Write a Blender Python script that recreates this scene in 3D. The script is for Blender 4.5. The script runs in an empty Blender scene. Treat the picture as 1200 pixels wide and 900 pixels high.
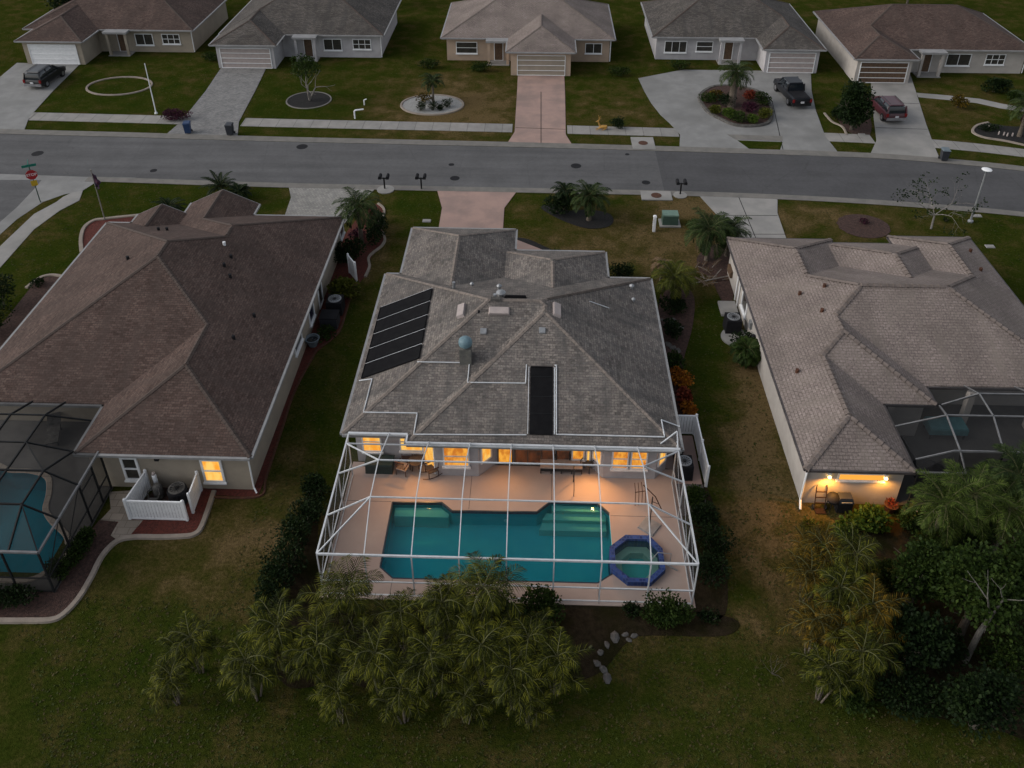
import bpy, bmesh, math, random
from math import sin, cos, pi, sqrt, radians, atan, hypot
from mathutils import Vector, Matrix
R = random.Random(7)
D = bpy.data
SC = bpy.context.scene
COL = SC.collection
# ------------------------------------------------------------------ camera model (drone 33.5 m up)
CF, CY0, CH = 1010.0, 255.0, 33.5
PH = math.atan((CY0 + 350) / CF)
YAW = math.atan(38 / hypot(CF, CY0 + 350))
FW = Vector((-sin(YAW) * cos(PH), cos(YAW) * cos(PH), -sin(PH)))
RT = Vector((cos(YAW), sin(YAW), 0))
UP = RT.cross(FW)
CC = Vector((0, 0, CH))
def ray(px, py): return FW + RT * ((px - 600) / CF) + UP * ((CY0 - py) / CF)
def P(px, py, z=0.0):
    d = ray(px, py); return CC + d * ((z - CH) / d.z)
def P2(px, py, z=0.0):
    p = P(px, py, z); return (p.x, p.y)
def PY(px, py, Y):
    d = ray(px, py); return CC + d * (Y / d.y)
def Q(x, y, z=0.0):
    v = Vector((x, y, z)) - CC; d = v.dot(FW)
    return 600 + CF * v.dot(RT) / d, CY0 - CF * v.dot(UP) / d
# ------------------------------------------------------------------ object helpers
USED = {}
def tag(o, label=None, cat=None, group=None, kind=None):
    if label:
        if label in USED and USED[label] != group: print('DUP LABEL', label)
        if label in USED and group is None: print('DUP LABEL', label)
        USED[label] = group
        o['label'] = label
    if cat: o['category'] = cat
    if group: o['group'] = group
    if kind: o['kind'] = kind
    return o
def thing(name, label, cat, loc=(0, 0, 0), group=None, rz=0):
    o = D.objects.new(name, None); COL.objects.link(o)
    o.location = loc; o.rotation_euler = (0, 0, rz); o.empty_display_size = .3
    return tag(o, label, cat, group)
def root_of(o):
    while o.parent: o = o.parent
    return o
class MB:
    def __init__(s): s.v = []; s.f = []; s.uv = []; s.smooth = False
    def add(s, vs, fs, uvs=None):
        n = len(s.v); s.v += [tuple(v) for v in vs]
        for i, f in enumerate(fs):
            s.f.append(tuple(a + n for a in f)); s.uv.append(uvs[i] if uvs else None)
        return s
    def box(s, x0, y0, z0, x1, y1, z1, c=None, rz=0, taper=0):
        t = taper
        vs = [(x0, y0, z0), (x1, y0, z0), (x1, y1, z0), (x0, y1, z0),
              (x0 + t, y0 + t, z1), (x1 - t, y0 + t, z1), (x1 - t, y1 - t, z1), (x0 + t, y1 - t, z1)]
        if rz:
            cx, cy = c or ((x0 + x1) / 2, (y0 + y1) / 2)
            vs = [(cx + (a - cx) * cos(rz) - (b - cy) * sin(rz), cy + (a - cx) * sin(rz) + (b - cy) * cos(rz), z) for a, b, z in vs]
        return s.add(vs, [(0, 3, 2, 1), (4, 5, 6, 7), (0, 1, 5, 4), (1, 2, 6, 5), (2, 3, 7, 6), (3, 0, 4, 7)])
    def bar(s, a, b, w, h=None, up=(0, 0, 1)):
        a = Vector(a); b = Vector(b); h = h or w; d = (b - a)
        if d.length < 1e-6: return s
        d.normalize(); u = Vector(up)
        if abs(d.dot(u)) > .99: u = Vector((0, 1, 0))
        r = d.cross(u).normalized() * (w / 2); u = r.cross(d).normalized() * (h / 2)
        vs = [p + x for p in (a, b) for x in (-r - u, r - u, r + u, -r + u)]
        return s.add(vs, [(0, 1, 2, 3), (7, 6, 5, 4), (0, 4, 5, 1), (1, 5, 6, 2), (2, 6, 7, 3), (3, 7, 4, 0)])
    def tube(s, pts, rad, n=8, cap=True):
        pts = [Vector(p) for p in pts]
        if not isinstance(rad, (list, tuple)): rad = [rad] * len(pts)
        vs = []; fs = []; prev = None
        for i, p in enumerate(pts):
            d = (pts[min(i + 1, len(pts) - 1)] - pts[max(i - 1, 0)])
            d = d.normalized() if d.length > 1e-9 else Vector((0, 0, 1))
            if prev is None: prev = Vector((1, 0, 0)) if abs(d.x) < .8 else Vector((0, 1, 0))
            r = (prev - d * prev.dot(d)).normalized(); prev = r; u = d.cross(r)
            for k in range(n):
                a = 2 * pi * k / n; vs.append(p + (r * cos(a) + u * sin(a)) * rad[i])
        for i in range(len(pts) - 1):
            for k in range(n):
                a = i * n + k; b = i * n + (k + 1) % n; fs.append((a, b, b + n, a + n))
        if cap: fs.append(tuple(range(n))[::-1]); fs.append(tuple(range((len(pts) - 1) * n, len(pts) * n)))
        return s.add(vs, fs)
    def lathe(s, c, prof, n=16):
        vs = []; fs = []
        for r, z in prof:
            for k in range(n): vs.append((c[0] + r * cos(2 * pi * k / n), c[1] + r * sin(2 * pi * k / n), c[2] + z))
        m = len(prof)
        for i in range(m - 1):
            for k in range(n):
                a = i * n + k; b = i * n + (k + 1) % n; fs.append((a, b, b + n, a + n))
        fs.append(tuple(range(n))[::-1]); fs.append(tuple(range((m - 1) * n, m * n)))
        return s.add(vs, fs)
    def prism(s, poly, z0, z1, top_only=False):
        a = sum(poly[i][0] * poly[(i + 1) % len(poly)][1] - poly[(i + 1) % len(poly)][0] * poly[i][1] for i in range(len(poly)))
        if a < 0: poly = poly[::-1]
        n = len(poly)
        vs = [(x, y, z1) for x, y in poly] + [(x, y, z0) for x, y in poly]
        fs = [tuple(range(n))]
        if not top_only:
            fs += [tuple(range(n, 2 * n))[::-1]] + [(n + i, n + (i + 1) % n, (i + 1) % n, i) for i in range(n)]
        return s.add(vs, fs)
    def ball(s, c, rx, ry, rz, n=12, m=8):
        return s._ball(c, rx, ry, rz, n, m)
    def _ball(s, c, rx, ry, rz, n, m):
        vs = []; fs = []
        for i in range(m + 1):
            t = pi * i / m
            for k in range(n): vs.append((c[0] + rx * sin(t) * cos(2 * pi * k / n), c[1] + ry * sin(t) * sin(2 * pi * k / n), c[2] - rz * cos(t)))
        for i in range(m):
            for k in range(n):
                a = i * n + k; b = i * n + (k + 1) % n; fs.append((a, b, b + n, a + n))
        return s.add(vs, fs)
    def build(s, name, mt, parent=None, loc=None, local=False, smooth=False, tri=False):
        """world coords unless local; a child is put at its thing's origin"""
        if parent is not None:
            r = root_of(parent); off = Vector((0, 0, 0)) if local else Vector(r.location)
        else: off = Vector(loc) if (loc is not None and not local) else Vector((0, 0, 0))
        me = D.meshes.new(name)
        me.from_pydata([(v[0] - off.x, v[1] - off.y, v[2] - off.z) for v in s.v], [], s.f)
        if any(u is not None for u in s.uv):
            uvl = me.uv_layers.new(name='UVMap'); k = 0
            for fi, f in enumerate(s.f):
                for j in range(len(f)):
                    if s.uv[fi]: uvl.data[k].uv = s.uv[fi][j]
                    k += 1
        if tri or any(len(f) > 4 for f in s.f):
            bm = bmesh.new(); bm.from_mesh(me)
            bmesh.ops.triangulate(bm, faces=[f for f in bm.faces if len(f.verts) > 4]); bm.to_mesh(me); bm.free()
        if smooth:
            for p in me.polygons: p.use_smooth = True
            try: me.set_sharp_from_angle(angle=radians(40))
            except Exception: pass
        me.materials.append(mt); me.update()
        o = D.objects.new(name, me); COL.objects.link(o)
        if parent is not None: o.parent = parent
        elif loc is not None: o.location = loc
        return o
def struct(name, mb, mt, **k):
    o = mb.build(name, mt, **k); o['kind'] = 'structure'; return o
def single(name, mb, mt, label, cat, loc, group=None, **k):
    return tag(mb.build(name, mt, loc=loc, **k), label, cat, group)
def copy_tree(o, parent=None):
    c = o.copy(); COL.objects.link(c); c.parent = parent
    for ch in [x for x in D.objects if x.parent == o]: copy_tree(ch, c)
    return c
def spline(pts, n=6, closed=False):
    out = []; m = len(pts)
    rng = range(m) if closed else range(m - 1)
    for i in rng:
        g = (lambda j: pts[j % m]) if closed else (lambda j: pts[max(0, min(m - 1, j))])
        p0, p1, p2, p3 = g(i - 1), g(i), g(i + 1), g(i + 2)
        for k in range(n):
            t = k / n
            out.append(tuple(.5 * ((2 * p1[a]) + (-p0[a] + p2[a]) * t + (2 * p0[a] - 5 * p1[a] + 4 * p2[a] - p3[a]) * t * t + (-p0[a] + 3 * p1[a] - 3 * p2[a] + p3[a]) * t ** 3) for a in (0, 1)))
    if not closed: out.append(tuple(pts[-1][:2]))
    return out
def px(pts, z=0.0): return [P2(a, b, z) for a, b in pts]
def sweep(mb, path, w, z0, z1):
    """low kerb along a 2-D path"""
    n = len(path); L = []; Rr = []
    for i in range(n):
        a = Vector(path[max(0, i - 1)][:2]); b = Vector(path[min(n - 1, i + 1)][:2]); d = (b - a).normalized(); nn = Vector((-d.y, d.x)) * (w / 2)
        p = Vector(path[i][:2]); L.append(p + nn); Rr.append(p - nn)
    vs = []
    for i in range(n):
        vs += [(L[i].x, L[i].y, z0), (L[i].x * .9 + Rr[i].x * .1, L[i].y * .9 + Rr[i].y * .1, z1), (Rr[i].x * .9 + L[i].x * .1, Rr[i].y * .9 + L[i].y * .1, z1), (Rr[i].x, Rr[i].y, z0)]
    fs = []
    for i in range(n - 1):
        a = i * 4
        for k in range(3): fs.append((a + k, a + k + 1, a + k + 5, a + k + 4)[::-1])
    fs += [(0, 1, 2, 3), tuple((n - 1) * 4 + k for k in (3, 2, 1, 0))]
    return mb.add(vs, fs)
# ------------------------------------------------------------------ materials
def mk(name):
    m = D.materials.new(name); m.use_nodes = True; nt = m.node_tree
    b = nt.nodes['Principled BSDF']; return m, nt, b
def N(nt, t, **k):
    n = nt.nodes.new(t)
    for a, v in k.items():
        if a.startswith('i_'):
            key = a[2:]
            key = int(key) if key.isdigit() else key.replace('_', ' ')
            n.inputs[key].default_value = v
        else: setattr(n, a, v)
    return n
def C4(c): return (c[0], c[1], c[2], 1)
def vary(name, c1, c2, scale=3.0, rough=.8, bump=0.0, bscale=None, metal=0.0, detail=6, spec=.3, c3=None, s3=.25, contrast=(.35, .65)):
    m, nt, b = mk(name); L = nt.links
    tc = N(nt, 'ShaderNodeTexCoord')
    no = N(nt, 'ShaderNodeTexNoise', i_Scale=scale, i_Detail=detail, i_Roughness=.6); L.new(tc.outputs['Object'], no.inputs['Vector'])
    mr = N(nt, 'ShaderNodeMapRange'); mr.inputs[1].default_value = contrast[0]; mr.inputs[2].default_value = contrast[1]; L.new(no.outputs[0], mr.inputs[0])
    mx = N(nt, 'ShaderNodeMix', data_type='RGBA'); L.new(mr.outputs[0], mx.inputs[0]); mx.inputs[6].default_value = C4(c1); mx.inputs[7].default_value = C4(c2)
    out = mx.outputs[2]
    if c3:
        n2 = N(nt, 'ShaderNodeTexNoise', i_Scale=s3, i_Detail=5.0); L.new(tc.outputs['Object'], n2.inputs['Vector'])
        m2 = N(nt, 'ShaderNodeMapRange'); m2.inputs[1].default_value = .45; m2.inputs[2].default_value = .7; L.new(n2.outputs[0], m2.inputs[0])
        x2 = N(nt, 'ShaderNodeMix', data_type='RGBA'); L.new(m2.outputs[0], x2.inputs[0]); L.new(out, x2.inputs[6]); x2.inputs[7].default_value = C4(c3); out = x2.outputs[2]
    L.new(out, b.inputs['Base Color']); b.inputs['Roughness'].default_value = rough; b.inputs['Metallic'].default_value = metal
    b.inputs['Specular IOR Level'].default_value = spec
    if bump:
        nb = N(nt, 'ShaderNodeTexNoise', i_Scale=bscale or scale * 4, i_Detail=4.0); L.new(tc.outputs['Object'], nb.inputs['Vector'])
        bp = N(nt, 'ShaderNodeBump', i_Strength=bump, i_Distance=.05); L.new(nb.outputs[0], bp.inputs['Height']); L.new(bp.outputs[0], b.inputs['Normal'])
    return m
def leafmat(name, dark, mid, light, rough=.55, trans=.25, scl=.6):
    """colour varies leaf by leaf and clump by clump"""
    m, nt, b = mk(name); L = nt.links
    g = N(nt, 'ShaderNodeNewGeometry'); tc = N(nt, 'ShaderNodeTexCoord')
    no = N(nt, 'ShaderNodeTexNoise', i_Scale=scl, i_Detail=3.0); L.new(tc.outputs['Object'], no.inputs['Vector'])
    ad = N(nt, 'ShaderNodeMath', operation='MULTIPLY_ADD'); L.new(g.outputs['Random Per Island'], ad.inputs[0]); ad.inputs[1].default_value = .6; 
    mr = N(nt, 'ShaderNodeMapRange'); mr.inputs[1].default_value = .3; mr.inputs[2].default_value = .7; mr.inputs[4].default_value = .4; L.new(no.outputs[0], mr.inputs[0]); L.new(mr.outputs[0], ad.inputs[2])
    cr = N(nt, 'ShaderNodeValToRGB'); e = cr.color_ramp.elements; e[0].color = C4(dark); e[1].color = C4(light); e[0].position = .1; e[1].position = .95
    k = e.new(.5); k.color = C4(mid); L.new(ad.outputs[0], cr.inputs[0])
    L.new(cr.outputs[0], b.inputs['Base Color']); b.inputs['Roughness'].default_value = rough; b.inputs['Specular IOR Level'].default_value = .08
    tr = N(nt, 'ShaderNodeBsdfTranslucent'); L.new(cr.outputs[0], tr.inputs[0])
    ms = N(nt, 'ShaderNodeMixShader'); ms.inputs[0].default_value = trans
    L.new(b.outputs[0], ms.inputs[1]); L.new(tr.outputs[0], ms.inputs[2]); L.new(ms.outputs[0], nt.nodes['Material Output'].inputs[0])
    return m
def shingle(name, cols, mortar, bw=.30, rh=.145, msize=.012, stain=None, bump=.5, vary_amt=1.0, streak=True):
    m, nt, b = mk(name); L = nt.links
    uv = N(nt, 'ShaderNodeUVMap'); tc = N(nt, 'ShaderNodeTexCoord')
    nz = N(nt, 'ShaderNodeTexNoise', i_Scale=1.3, i_Detail=2.0); L.new(uv.outputs[0], nz.inputs['Vector'])
    br = N(nt, 'ShaderNodeTexBrick', i_Scale=1.0); L.new(uv.outputs[0], br.inputs['Vector'])
    br.inputs['Brick Width'].default_value = bw; br.inputs['Row Height'].default_value = rh; br.inputs['Mortar Size'].default_value = msize; br.inputs['Mortar Smooth'].default_value = .4
    br.inputs['Color1'].default_value = (0, 0, 0, 1); br.inputs['Color2'].default_value = (1, 1, 1, 1); br.inputs['Mortar'].default_value = (.5, .5, .5, 1); br.offset = .5
    # per-shingle tone
    cr = N(nt, 'ShaderNodeValToRGB'); el = cr.color_ramp.elements
    el[0].color = C4(cols[0]); el[1].color = C4(cols[-1]); el[0].position = 0; el[1].position = 1
    for i, c in enumerate(cols[1:-1]):
        e = el.new((i + 1) / (len(cols) - 1)); e.color = C4(c)
    L.new(br.outputs['Color'], cr.inputs[0])
    col = cr.outputs[0]
    mm = N(nt, 'ShaderNodeMix', data_type='RGBA'); L.new(br.outputs['Fac'], mm.inputs[0]); L.new(col, mm.inputs[6]); mm.inputs[7].default_value = C4(mortar); col = mm.outputs[2]
    # granular grain and long weather streaks down the slope
    gn = N(nt, 'ShaderNodeTexNoise', i_Scale=9.0, i_Detail=6.0, i_Roughness=.75); L.new(uv.outputs[0], gn.inputs['Vector'])
    g2 = N(nt, 'ShaderNodeMapRange'); g2.inputs[1].default_value = .3; g2.inputs[2].default_value = .7; g2.inputs[3].default_value = .5; g2.inputs[4].default_value = 1.5; L.new(gn.outputs[0], g2.inputs[0])
    h1 = N(nt, 'ShaderNodeVectorMath', operation='SCALE'); L.new(col, h1.inputs[0]); L.new(g2.outputs[0], h1.inputs['Scale']); col = h1.outputs[0]
    if stain:
        mp = N(nt, 'ShaderNodeMapping'); mp.inputs['Scale'].default_value = (.9, .16, 1); L.new(uv.outputs[0], mp.inputs[0])
        n3 = N(nt, 'ShaderNodeTexNoise', i_Scale=1.6, i_Detail=5.0, i_Roughness=.6); L.new(mp.outputs[0], n3.inputs['Vector'])
        m3 = N(nt, 'ShaderNodeMapRange'); m3.inputs[1].default_value = .44; m3.inputs[2].default_value = .70; m3.inputs[4].default_value = .78; L.new(n3.outputs[0], m3.inputs[0])
        x3 = N(nt, 'ShaderNodeMix', data_type='RGBA'); L.new(m3.outputs[0], x3.inputs[0]); L.new(col, x3.inputs[6]); x3.inputs[7].default_value = C4(stain); col = x3.outputs[2]
        n4 = N(nt, 'ShaderNodeTexNoise', i_Scale=.45, i_Detail=4.0); L.new(tc.outputs['Object'], n4.inputs['Vector'])
        m4 = N(nt, 'ShaderNodeMapRange'); m4.inputs[1].default_value = .35; m4.inputs[2].default_value = .65; m4.inputs[3].default_value = .84; m4.inputs[4].default_value = 1.14; L.new(n4.outputs[0], m4.inputs[0])
        h2 = N(nt, 'ShaderNodeVectorMath', operation='SCALE'); L.new(col, h2.inputs[0]); L.new(m4.outputs[0], h2.inputs['Scale']); col = h2.outputs[0]
    L.new(col, b.inputs['Base Color']); b.inputs['Roughness'].default_value = .92; b.inputs['Specular IOR Level'].default_value = .2
    bp = N(nt, 'ShaderNodeBump', i_Strength=bump, i_Distance=.03, invert=True); L.new(br.outputs['Fac'], bp.inputs['Height']); L.new(bp.outputs[0], b.inputs['Normal'])
    return m
def emit(name, c, s, c2=None, scale=2.0):
    m, nt, b = mk(name); L = nt.links
    b.inputs['Base Color'].default_value = (.02, .015, .01, 1); b.inputs['Roughness'].default_value = .15
    b.inputs['Emission Color'].default_value = C4(c); b.inputs['Emission Strength'].default_value = s
    if c2:
        tc = N(nt, 'ShaderNodeTexCoord'); mp = N(nt, 'ShaderNodeMapping'); mp.inputs['Scale'].default_value = (2.4, 2.4, 1.1); L.new(tc.outputs['Object'], mp.inputs[0])
        no = N(nt, 'ShaderNodeTexNoise', i_Scale=scale, i_Detail=3.0); L.new(mp.outputs[0], no.inputs['Vector'])
        mr = N(nt, 'ShaderNodeMapRange'); mr.inputs[1].default_value = .38; mr.inputs[2].default_value = .62; L.new(no.outputs[0], mr.inputs[0])
        mx = N(nt, 'ShaderNodeMix', data_type='RGBA'); L.new(mr.outputs[0], mx.inputs[0]); mx.inputs[6].default_value = C4(c); mx.inputs[7].default_value = C4(c2); L.new(mx.outputs[2], b.inputs['Emission Color'])
        wv = N(nt, 'ShaderNodeTexWave', bands_direction='Z', i_Scale=4.5, i_Distortion=.4); L.new(tc.outputs['Object'], wv.inputs['Vector'])
        ms = N(nt, 'ShaderNodeMapRange'); ms.inputs[3].default_value = s * .72; ms.inputs[4].default_value = s * 1.15; L.new(wv.outputs[1], ms.inputs[0]); L.new(ms.outputs[0], b.inputs['Emission Strength'])
    return m
def screen(name, col, opacity):
    m, nt, b = mk(name); L = nt.links
    b.inputs['Base Color'].default_value = C4(col); b.inputs['Roughness'].default_value = .7
    t = N(nt, 'ShaderNodeBsdfTransparent'); ms = N(nt, 'ShaderNodeMixShader'); ms.inputs[0].default_value = opacity
    L.new(t.outputs[0], ms.inputs[1]); L.new(b.outputs[0], ms.inputs[2]); L.new(ms.outputs[0], nt.nodes['Material Output'].inputs[0])
    return m
def water(name, tint, deep, mixf):
    m, nt, b = mk(name); L = nt.links; nt.nodes.remove(b)
    tc = N(nt, 'ShaderNodeTexCoord'); no = N(nt, 'ShaderNodeTexNoise', i_Scale=2.2, i_Detail=3.0); L.new(tc.outputs['Object'], no.inputs['Vector'])
    bp = N(nt, 'ShaderNodeBump', i_Strength=.12, i_Distance=.05); L.new(no.outputs[0], bp.inputs['Height'])
    t = N(nt, 'ShaderNodeBsdfTransparent'); t.inputs[0].default_value = C4(tint)
    df = N(nt, 'ShaderNodeBsdfDiffuse'); df.inputs[0].default_value = C4(deep)
    m1 = N(nt, 'ShaderNodeMixShader'); m1.inputs[0].default_value = mixf; L.new(t.outputs[0], m1.inputs[1]); L.new(df.outputs[0], m1.inputs[2])
    gl = N(nt, 'ShaderNodeBsdfGlossy'); gl.inputs['Roughness'].default_value = .04; L.new(bp.outputs[0], gl.inputs['Normal'])
    fr = N(nt, 'ShaderNodeFresnel'); fr.inputs[0].default_value = 1.33; L.new(bp.outputs[0], fr.inputs['Normal'])
    m2 = N(nt, 'ShaderNodeMixShader'); L.new(fr.outputs[0], m2.inputs[0]); L.new(m1.outputs[0], m2.inputs[1]); L.new(gl.outputs[0], m2.inputs[2])
    L.new(m2.outputs[0], nt.nodes['Material Output'].inputs[0]); return m
def pavers(name, c1, c2, joint, bw, rh, ms=.01, bump=.3, rot=0.0):
    m, nt, b = mk(name); L = nt.links
    tc = N(nt, 'ShaderNodeTexCoord'); mp = N(nt, 'ShaderNodeMapping'); mp.inputs['Rotation'].default_value = (0, 0, rot); L.new(tc.outputs['Object'], mp.inputs[0])
    br = N(nt, 'ShaderNodeTexBrick', i_Scale=1.0); L.new(mp.outputs[0], br.inputs['Vector'])
    br.inputs['Brick Width'].default_value = bw; br.inputs['Row Height'].default_value = rh; br.inputs['Mortar Size'].default_value = ms; br.inputs['Mortar Smooth'].default_value = .3
    br.inputs['Color1'].default_value = C4(c1); br.inputs['Color2'].default_value = C4(c2); br.inputs['Mortar'].default_value = C4(joint)
    no = N(nt, 'ShaderNodeTexNoise', i_Scale=.9, i_Detail=6.0, i_Roughness=.65); L.new(tc.outputs['Object'], no.inputs['Vector'])
    mr = N(nt, 'ShaderNodeMapRange'); mr.inputs[1].default_value = .3; mr.inputs[2].default_value = .7; mr.inputs[3].default_value = .8; mr.inputs[4].default_value = 1.15; L.new(no.outputs[0], mr.inputs[0])
    h = N(nt, 'ShaderNodeVectorMath', operation='SCALE'); L.new(br.outputs['Color'], h.inputs[0]); L.new(mr.outputs[0], h.inputs['Scale'])
    L.new(h.outputs[0], b.inputs['Base Color']); b.inputs['Roughness'].default_value = .85; b.inputs['Specular IOR Level'].default_value = .25
    return m
M = {}
M['white'] = vary('white_paint', (.74, .75, .76), (.66, .67, .68), 4, .45)
M['beam'] = vary('white_aluminium', (.54, .56, .58), (.44, .46, .48), 3, .5)
M['bronze'] = vary('bronze_aluminium', (.010, .011, .012), (.016, .017, .018), 3, .6, spec=.15)
M['bronze_light'] = vary('worn_bronze_beam', (.16, .16, .165), (.11, .115, .12), 3, .5)
M['fascia'] = vary('fascia_gutter', (.26, .26, .26), (.20, .20, .20), 2, .5)
M['fascia_dark'] = vary('dark_gutter', (.05, .045, .045), (.08, .07, .07), 2, .5)
M['stucco_grey'] = vary('stucco_grey', (.40, .39, .40), (.34, .33, .34), 1.5, .9, .15, 60)
M['stucco_left'] = vary('stucco_beige', (.30, .26, .205), (.26, .225, .18), 1.2, .9, .15, 60)
M['stucco_right'] = vary('stucco_cream', (.40, .37, .34), (.34, .315, .29), 1.2, .9, .15, 60)
M['stucco_pink'] = vary('stucco_sand', (.40, .30, .22), (.34, .26, .2), 1.2, .9, .15, 60)
M['roof_c'] = shingle('shingle_weathered', [(.095, .085, .078), (.14, .122, .112), (.165, .145, .13), (.19, .168, .15), (.12, .11, .103)], (.075, .067, .062), .28, .14, .011, stain=(.07, .068, .066))
M['roof_l'] = shingle('shingle_brown', [(.055, .036, .030), (.076, .050, .042), (.088, .059, .050), (.10, .070, .060), (.066, .045, .038)], (.035, .025, .021), .26, .135, .010, stain=(.060, .043, .037))
M['roof_r'] = shingle('roof_tile', [(.165, .136, .124), (.19, .157, .143), (.21, .175, .16), (.175, .145, .132)], (.12, .098, .088), .30, .175, .02, stain=(.165, .14, .122), bump=.6)
M['roof_f'] = shingle('shingle_far', [(.06, .055, .05), (.09, .08, .07), (.11, .10, .09)], (.035, .03, .03), .34, .15, .014, stain=(.05, .047, .045))
M['cap_c'] = vary('ridge_cap_grey', (.21, .175, .15), (.12, .105, .095), 5, .9)
M['chim'] = vary('chimney_weathered', (.14, .135, .12), (.09, .09, .085), 4, .95)
M['cap_l'] = vary('ridge_cap_brown', (.075, .056, .048), (.055, .042, .036), 5, .9)
M['cap_r'] = vary('ridge_cap_tile', (.17, .14, .125), (.11, .09, .08), 3, .9)
def asphalt(name, c, streak):
    m, nt, b = mk(name); L = nt.links; tc = N(nt, 'ShaderNodeTexCoord')
    mp = N(nt, 'ShaderNodeMapping'); mp.inputs['Scale'].default_value = (.05, .9, 1); L.new(tc.outputs['Object'], mp.inputs[0])
    n1 = N(nt, 'ShaderNodeTexNoise', i_Scale=1.0, i_Detail=5.0); L.new(mp.outputs[0], n1.inputs['Vector'])
    n2 = N(nt, 'ShaderNodeTexNoise', i_Scale=3.0, i_Detail=8.0, i_Roughness=.8); L.new(tc.outputs['Object'], n2.inputs['Vector'])
    n3 = N(nt, 'ShaderNodeTexNoise', i_Scale=.35, i_Detail=4.0); L.new(tc.outputs['Object'], n3.inputs['Vector'])
    vo = N(nt, 'ShaderNodeTexVoronoi', feature='DISTANCE_TO_EDGE', i_Scale=.22)
    ad = N(nt, 'ShaderNodeMixRGB'); ad.inputs[0].default_value = .25; L.new(tc.outputs['Object'], ad.inputs[1]); L.new(n2.outputs[1], ad.inputs[2]); L.new(ad.outputs[0], vo.inputs['Vector'])
    ck = N(nt, 'ShaderNodeMapRange'); ck.inputs[1].default_value = .001; ck.inputs[2].default_value = .007; ck.inputs[3].default_value = .88; ck.inputs[4].default_value = 1.0; L.new(vo.outputs[0], ck.inputs[0])
    def mr(n, lo, hi):
        r = N(nt, 'ShaderNodeMapRange'); r.inputs[1].default_value = .35; r.inputs[2].default_value = .65; r.inputs[3].default_value = lo; r.inputs[4].default_value = hi; L.new(n.outputs[0], r.inputs[0]); return r.outputs[0]
    v = mr(n1, 1 - streak, 1 + streak)
    for q in (mr(n2, .9, 1.1), mr(n3, .9, 1.08), ck.outputs[0]):
        t = N(nt, 'ShaderNodeMath', operation='MULTIPLY'); L.new(v, t.inputs[0]); L.new(q, t.inputs[1]); v = t.outputs[0]
    k = N(nt, 'ShaderNodeVectorMath', operation='SCALE'); k.inputs[0].default_value = c; L.new(v, k.inputs['Scale']); L.new(k.outputs[0], b.inputs['Base Color'])
    b.inputs['Roughness'].default_value = .95; b.inputs['Specular IOR Level'].default_value = .15; return m
M['asphalt'] = asphalt('asphalt_worn', (.096, .096, .098), .12)
M['asphalt2'] = asphalt('asphalt_newer', (.072, .072, .075), .06)
M['asphalt_x'] = vary('asphalt_worn', (.085, .087, .092), (.10, .102, .106), 1.5, .9, .2, 40, c3=(.075, .077, .081), s3=.22)
M['asphalt_y'] = vary('asphalt_newer', (.062, .063, .068), (.072, .073, .078), 1.5, .9, .2, 40, c3=(.056, .057, .061), s3=.3)
M['kerb'] = vary('kerb_concrete', (.17, .16, .145), (.13, .125, .115), 1.2, .9, .1, 20)
M['conc'] = vary('pale_concrete', (.225, .225, .22), (.185, .185, .18), .9, .88, .1, 30, c3=(.155, .155, .15), s3=.3)
M['conc_w'] = vary('white_concrete', (.27, .26, .245), (.225, .22, .21), .9, .88, .1, 30, c3=(.18, .178, .168), s3=.3)
M['conc_p'] = vary('pink_concrete', (.33, .225, .19), (.28, .195, .17), .8, .88, .1, 30, c3=(.225, .165, .145), s3=.4)
M['paver_g'] = pavers('grey_pavers', (.24, .235, .23), (.16, .16, .158), (.06, .06, .06), .24, .12)
M['paver_l'] = pavers('light_pavers', (.27, .26, .24), (.20, .195, .185), (.12, .12, .11), .24, .24, .012)
M['deck'] = vary('pool_deck_coating', (.36, .285, .245), (.325, .255, .22), .7, .75, .1, 50, c3=(.32, .245, .215), s3=.45)
M['deck_g'] = vary('grey_stone_deck', (.085, .08, .074), (.055, .052, .049), .8, .8, .1, 40)
M['deck_t'] = pavers('travertine_deck', (.26, .22, .18), (.20, .17, .14), (.10, .085, .07), .6, .4, .012)
M['mulch_r'] = vary('red_mulch', (.11, .026, .018), (.055, .015, .011), 9, .95, 1.0, 25, detail=8)
M['mulch_b'] = vary('brown_mulch', (.075, .042, .034), (.03, .018, .015), 7, .95, 1.0, 25, detail=8)
M['mulch_k'] = vary('black_mulch', (.016, .015, .015), (.008, .008, .008), 7, .95, 1.0, 25)
M['gravel'] = vary('white_gravel', (.34, .34, .33), (.18, .18, .175), 14, .95, .8, 30)
M['dirt'] = vary('bare_soil', (.034, .026, .016), (.018, .014, .009), 4, 1, .8, 20, c3=(.012, .013, .004), s3=.7, spec=0)
M['walk'] = pavers('sidewalk_slabs', (.25, .24, .225), (.21, .205, .195), (.08, .08, .07), 1.6, 40, .02)
M['edging'] = vary('concrete_edging', (.26, .22, .185), (.20, .17, .14), 2, .9, .2, 20)
M['stone'] = vary('pale_stone', (.12, .113, .105), (.05, .048, .044), 3, .95, .5, 8)
M['solar'] = vary('solar_rubber', (.006, .006, .007), (.010, .010, .011), 3, .9, spec=.08)
M['black'] = vary('black_plastic', (.010, .010, .012), (.016, .016, .018), 3, .75, spec=.15)
M['blackmetal'] = vary('black_metal', (.015, .015, .016), (.025, .025, .026), 3, .35, metal=.3)
M['dkgreen'] = vary('dark_green_cover', (.01, .022, .02), (.014, .028, .025), 3, .6)
M['rust'] = vary('rusty_iron', (.09, .035, .018), (.045, .02, .012), 8, .7)
M['iron'] = vary('dark_rusty_iron', (.035, .018, .012), (.02, .012, .009), 8, .8, spec=.1)
M['wood'] = vary('weathered_wood', (.12, .075, .045), (.07, .045, .03), 5, .7)
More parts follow.
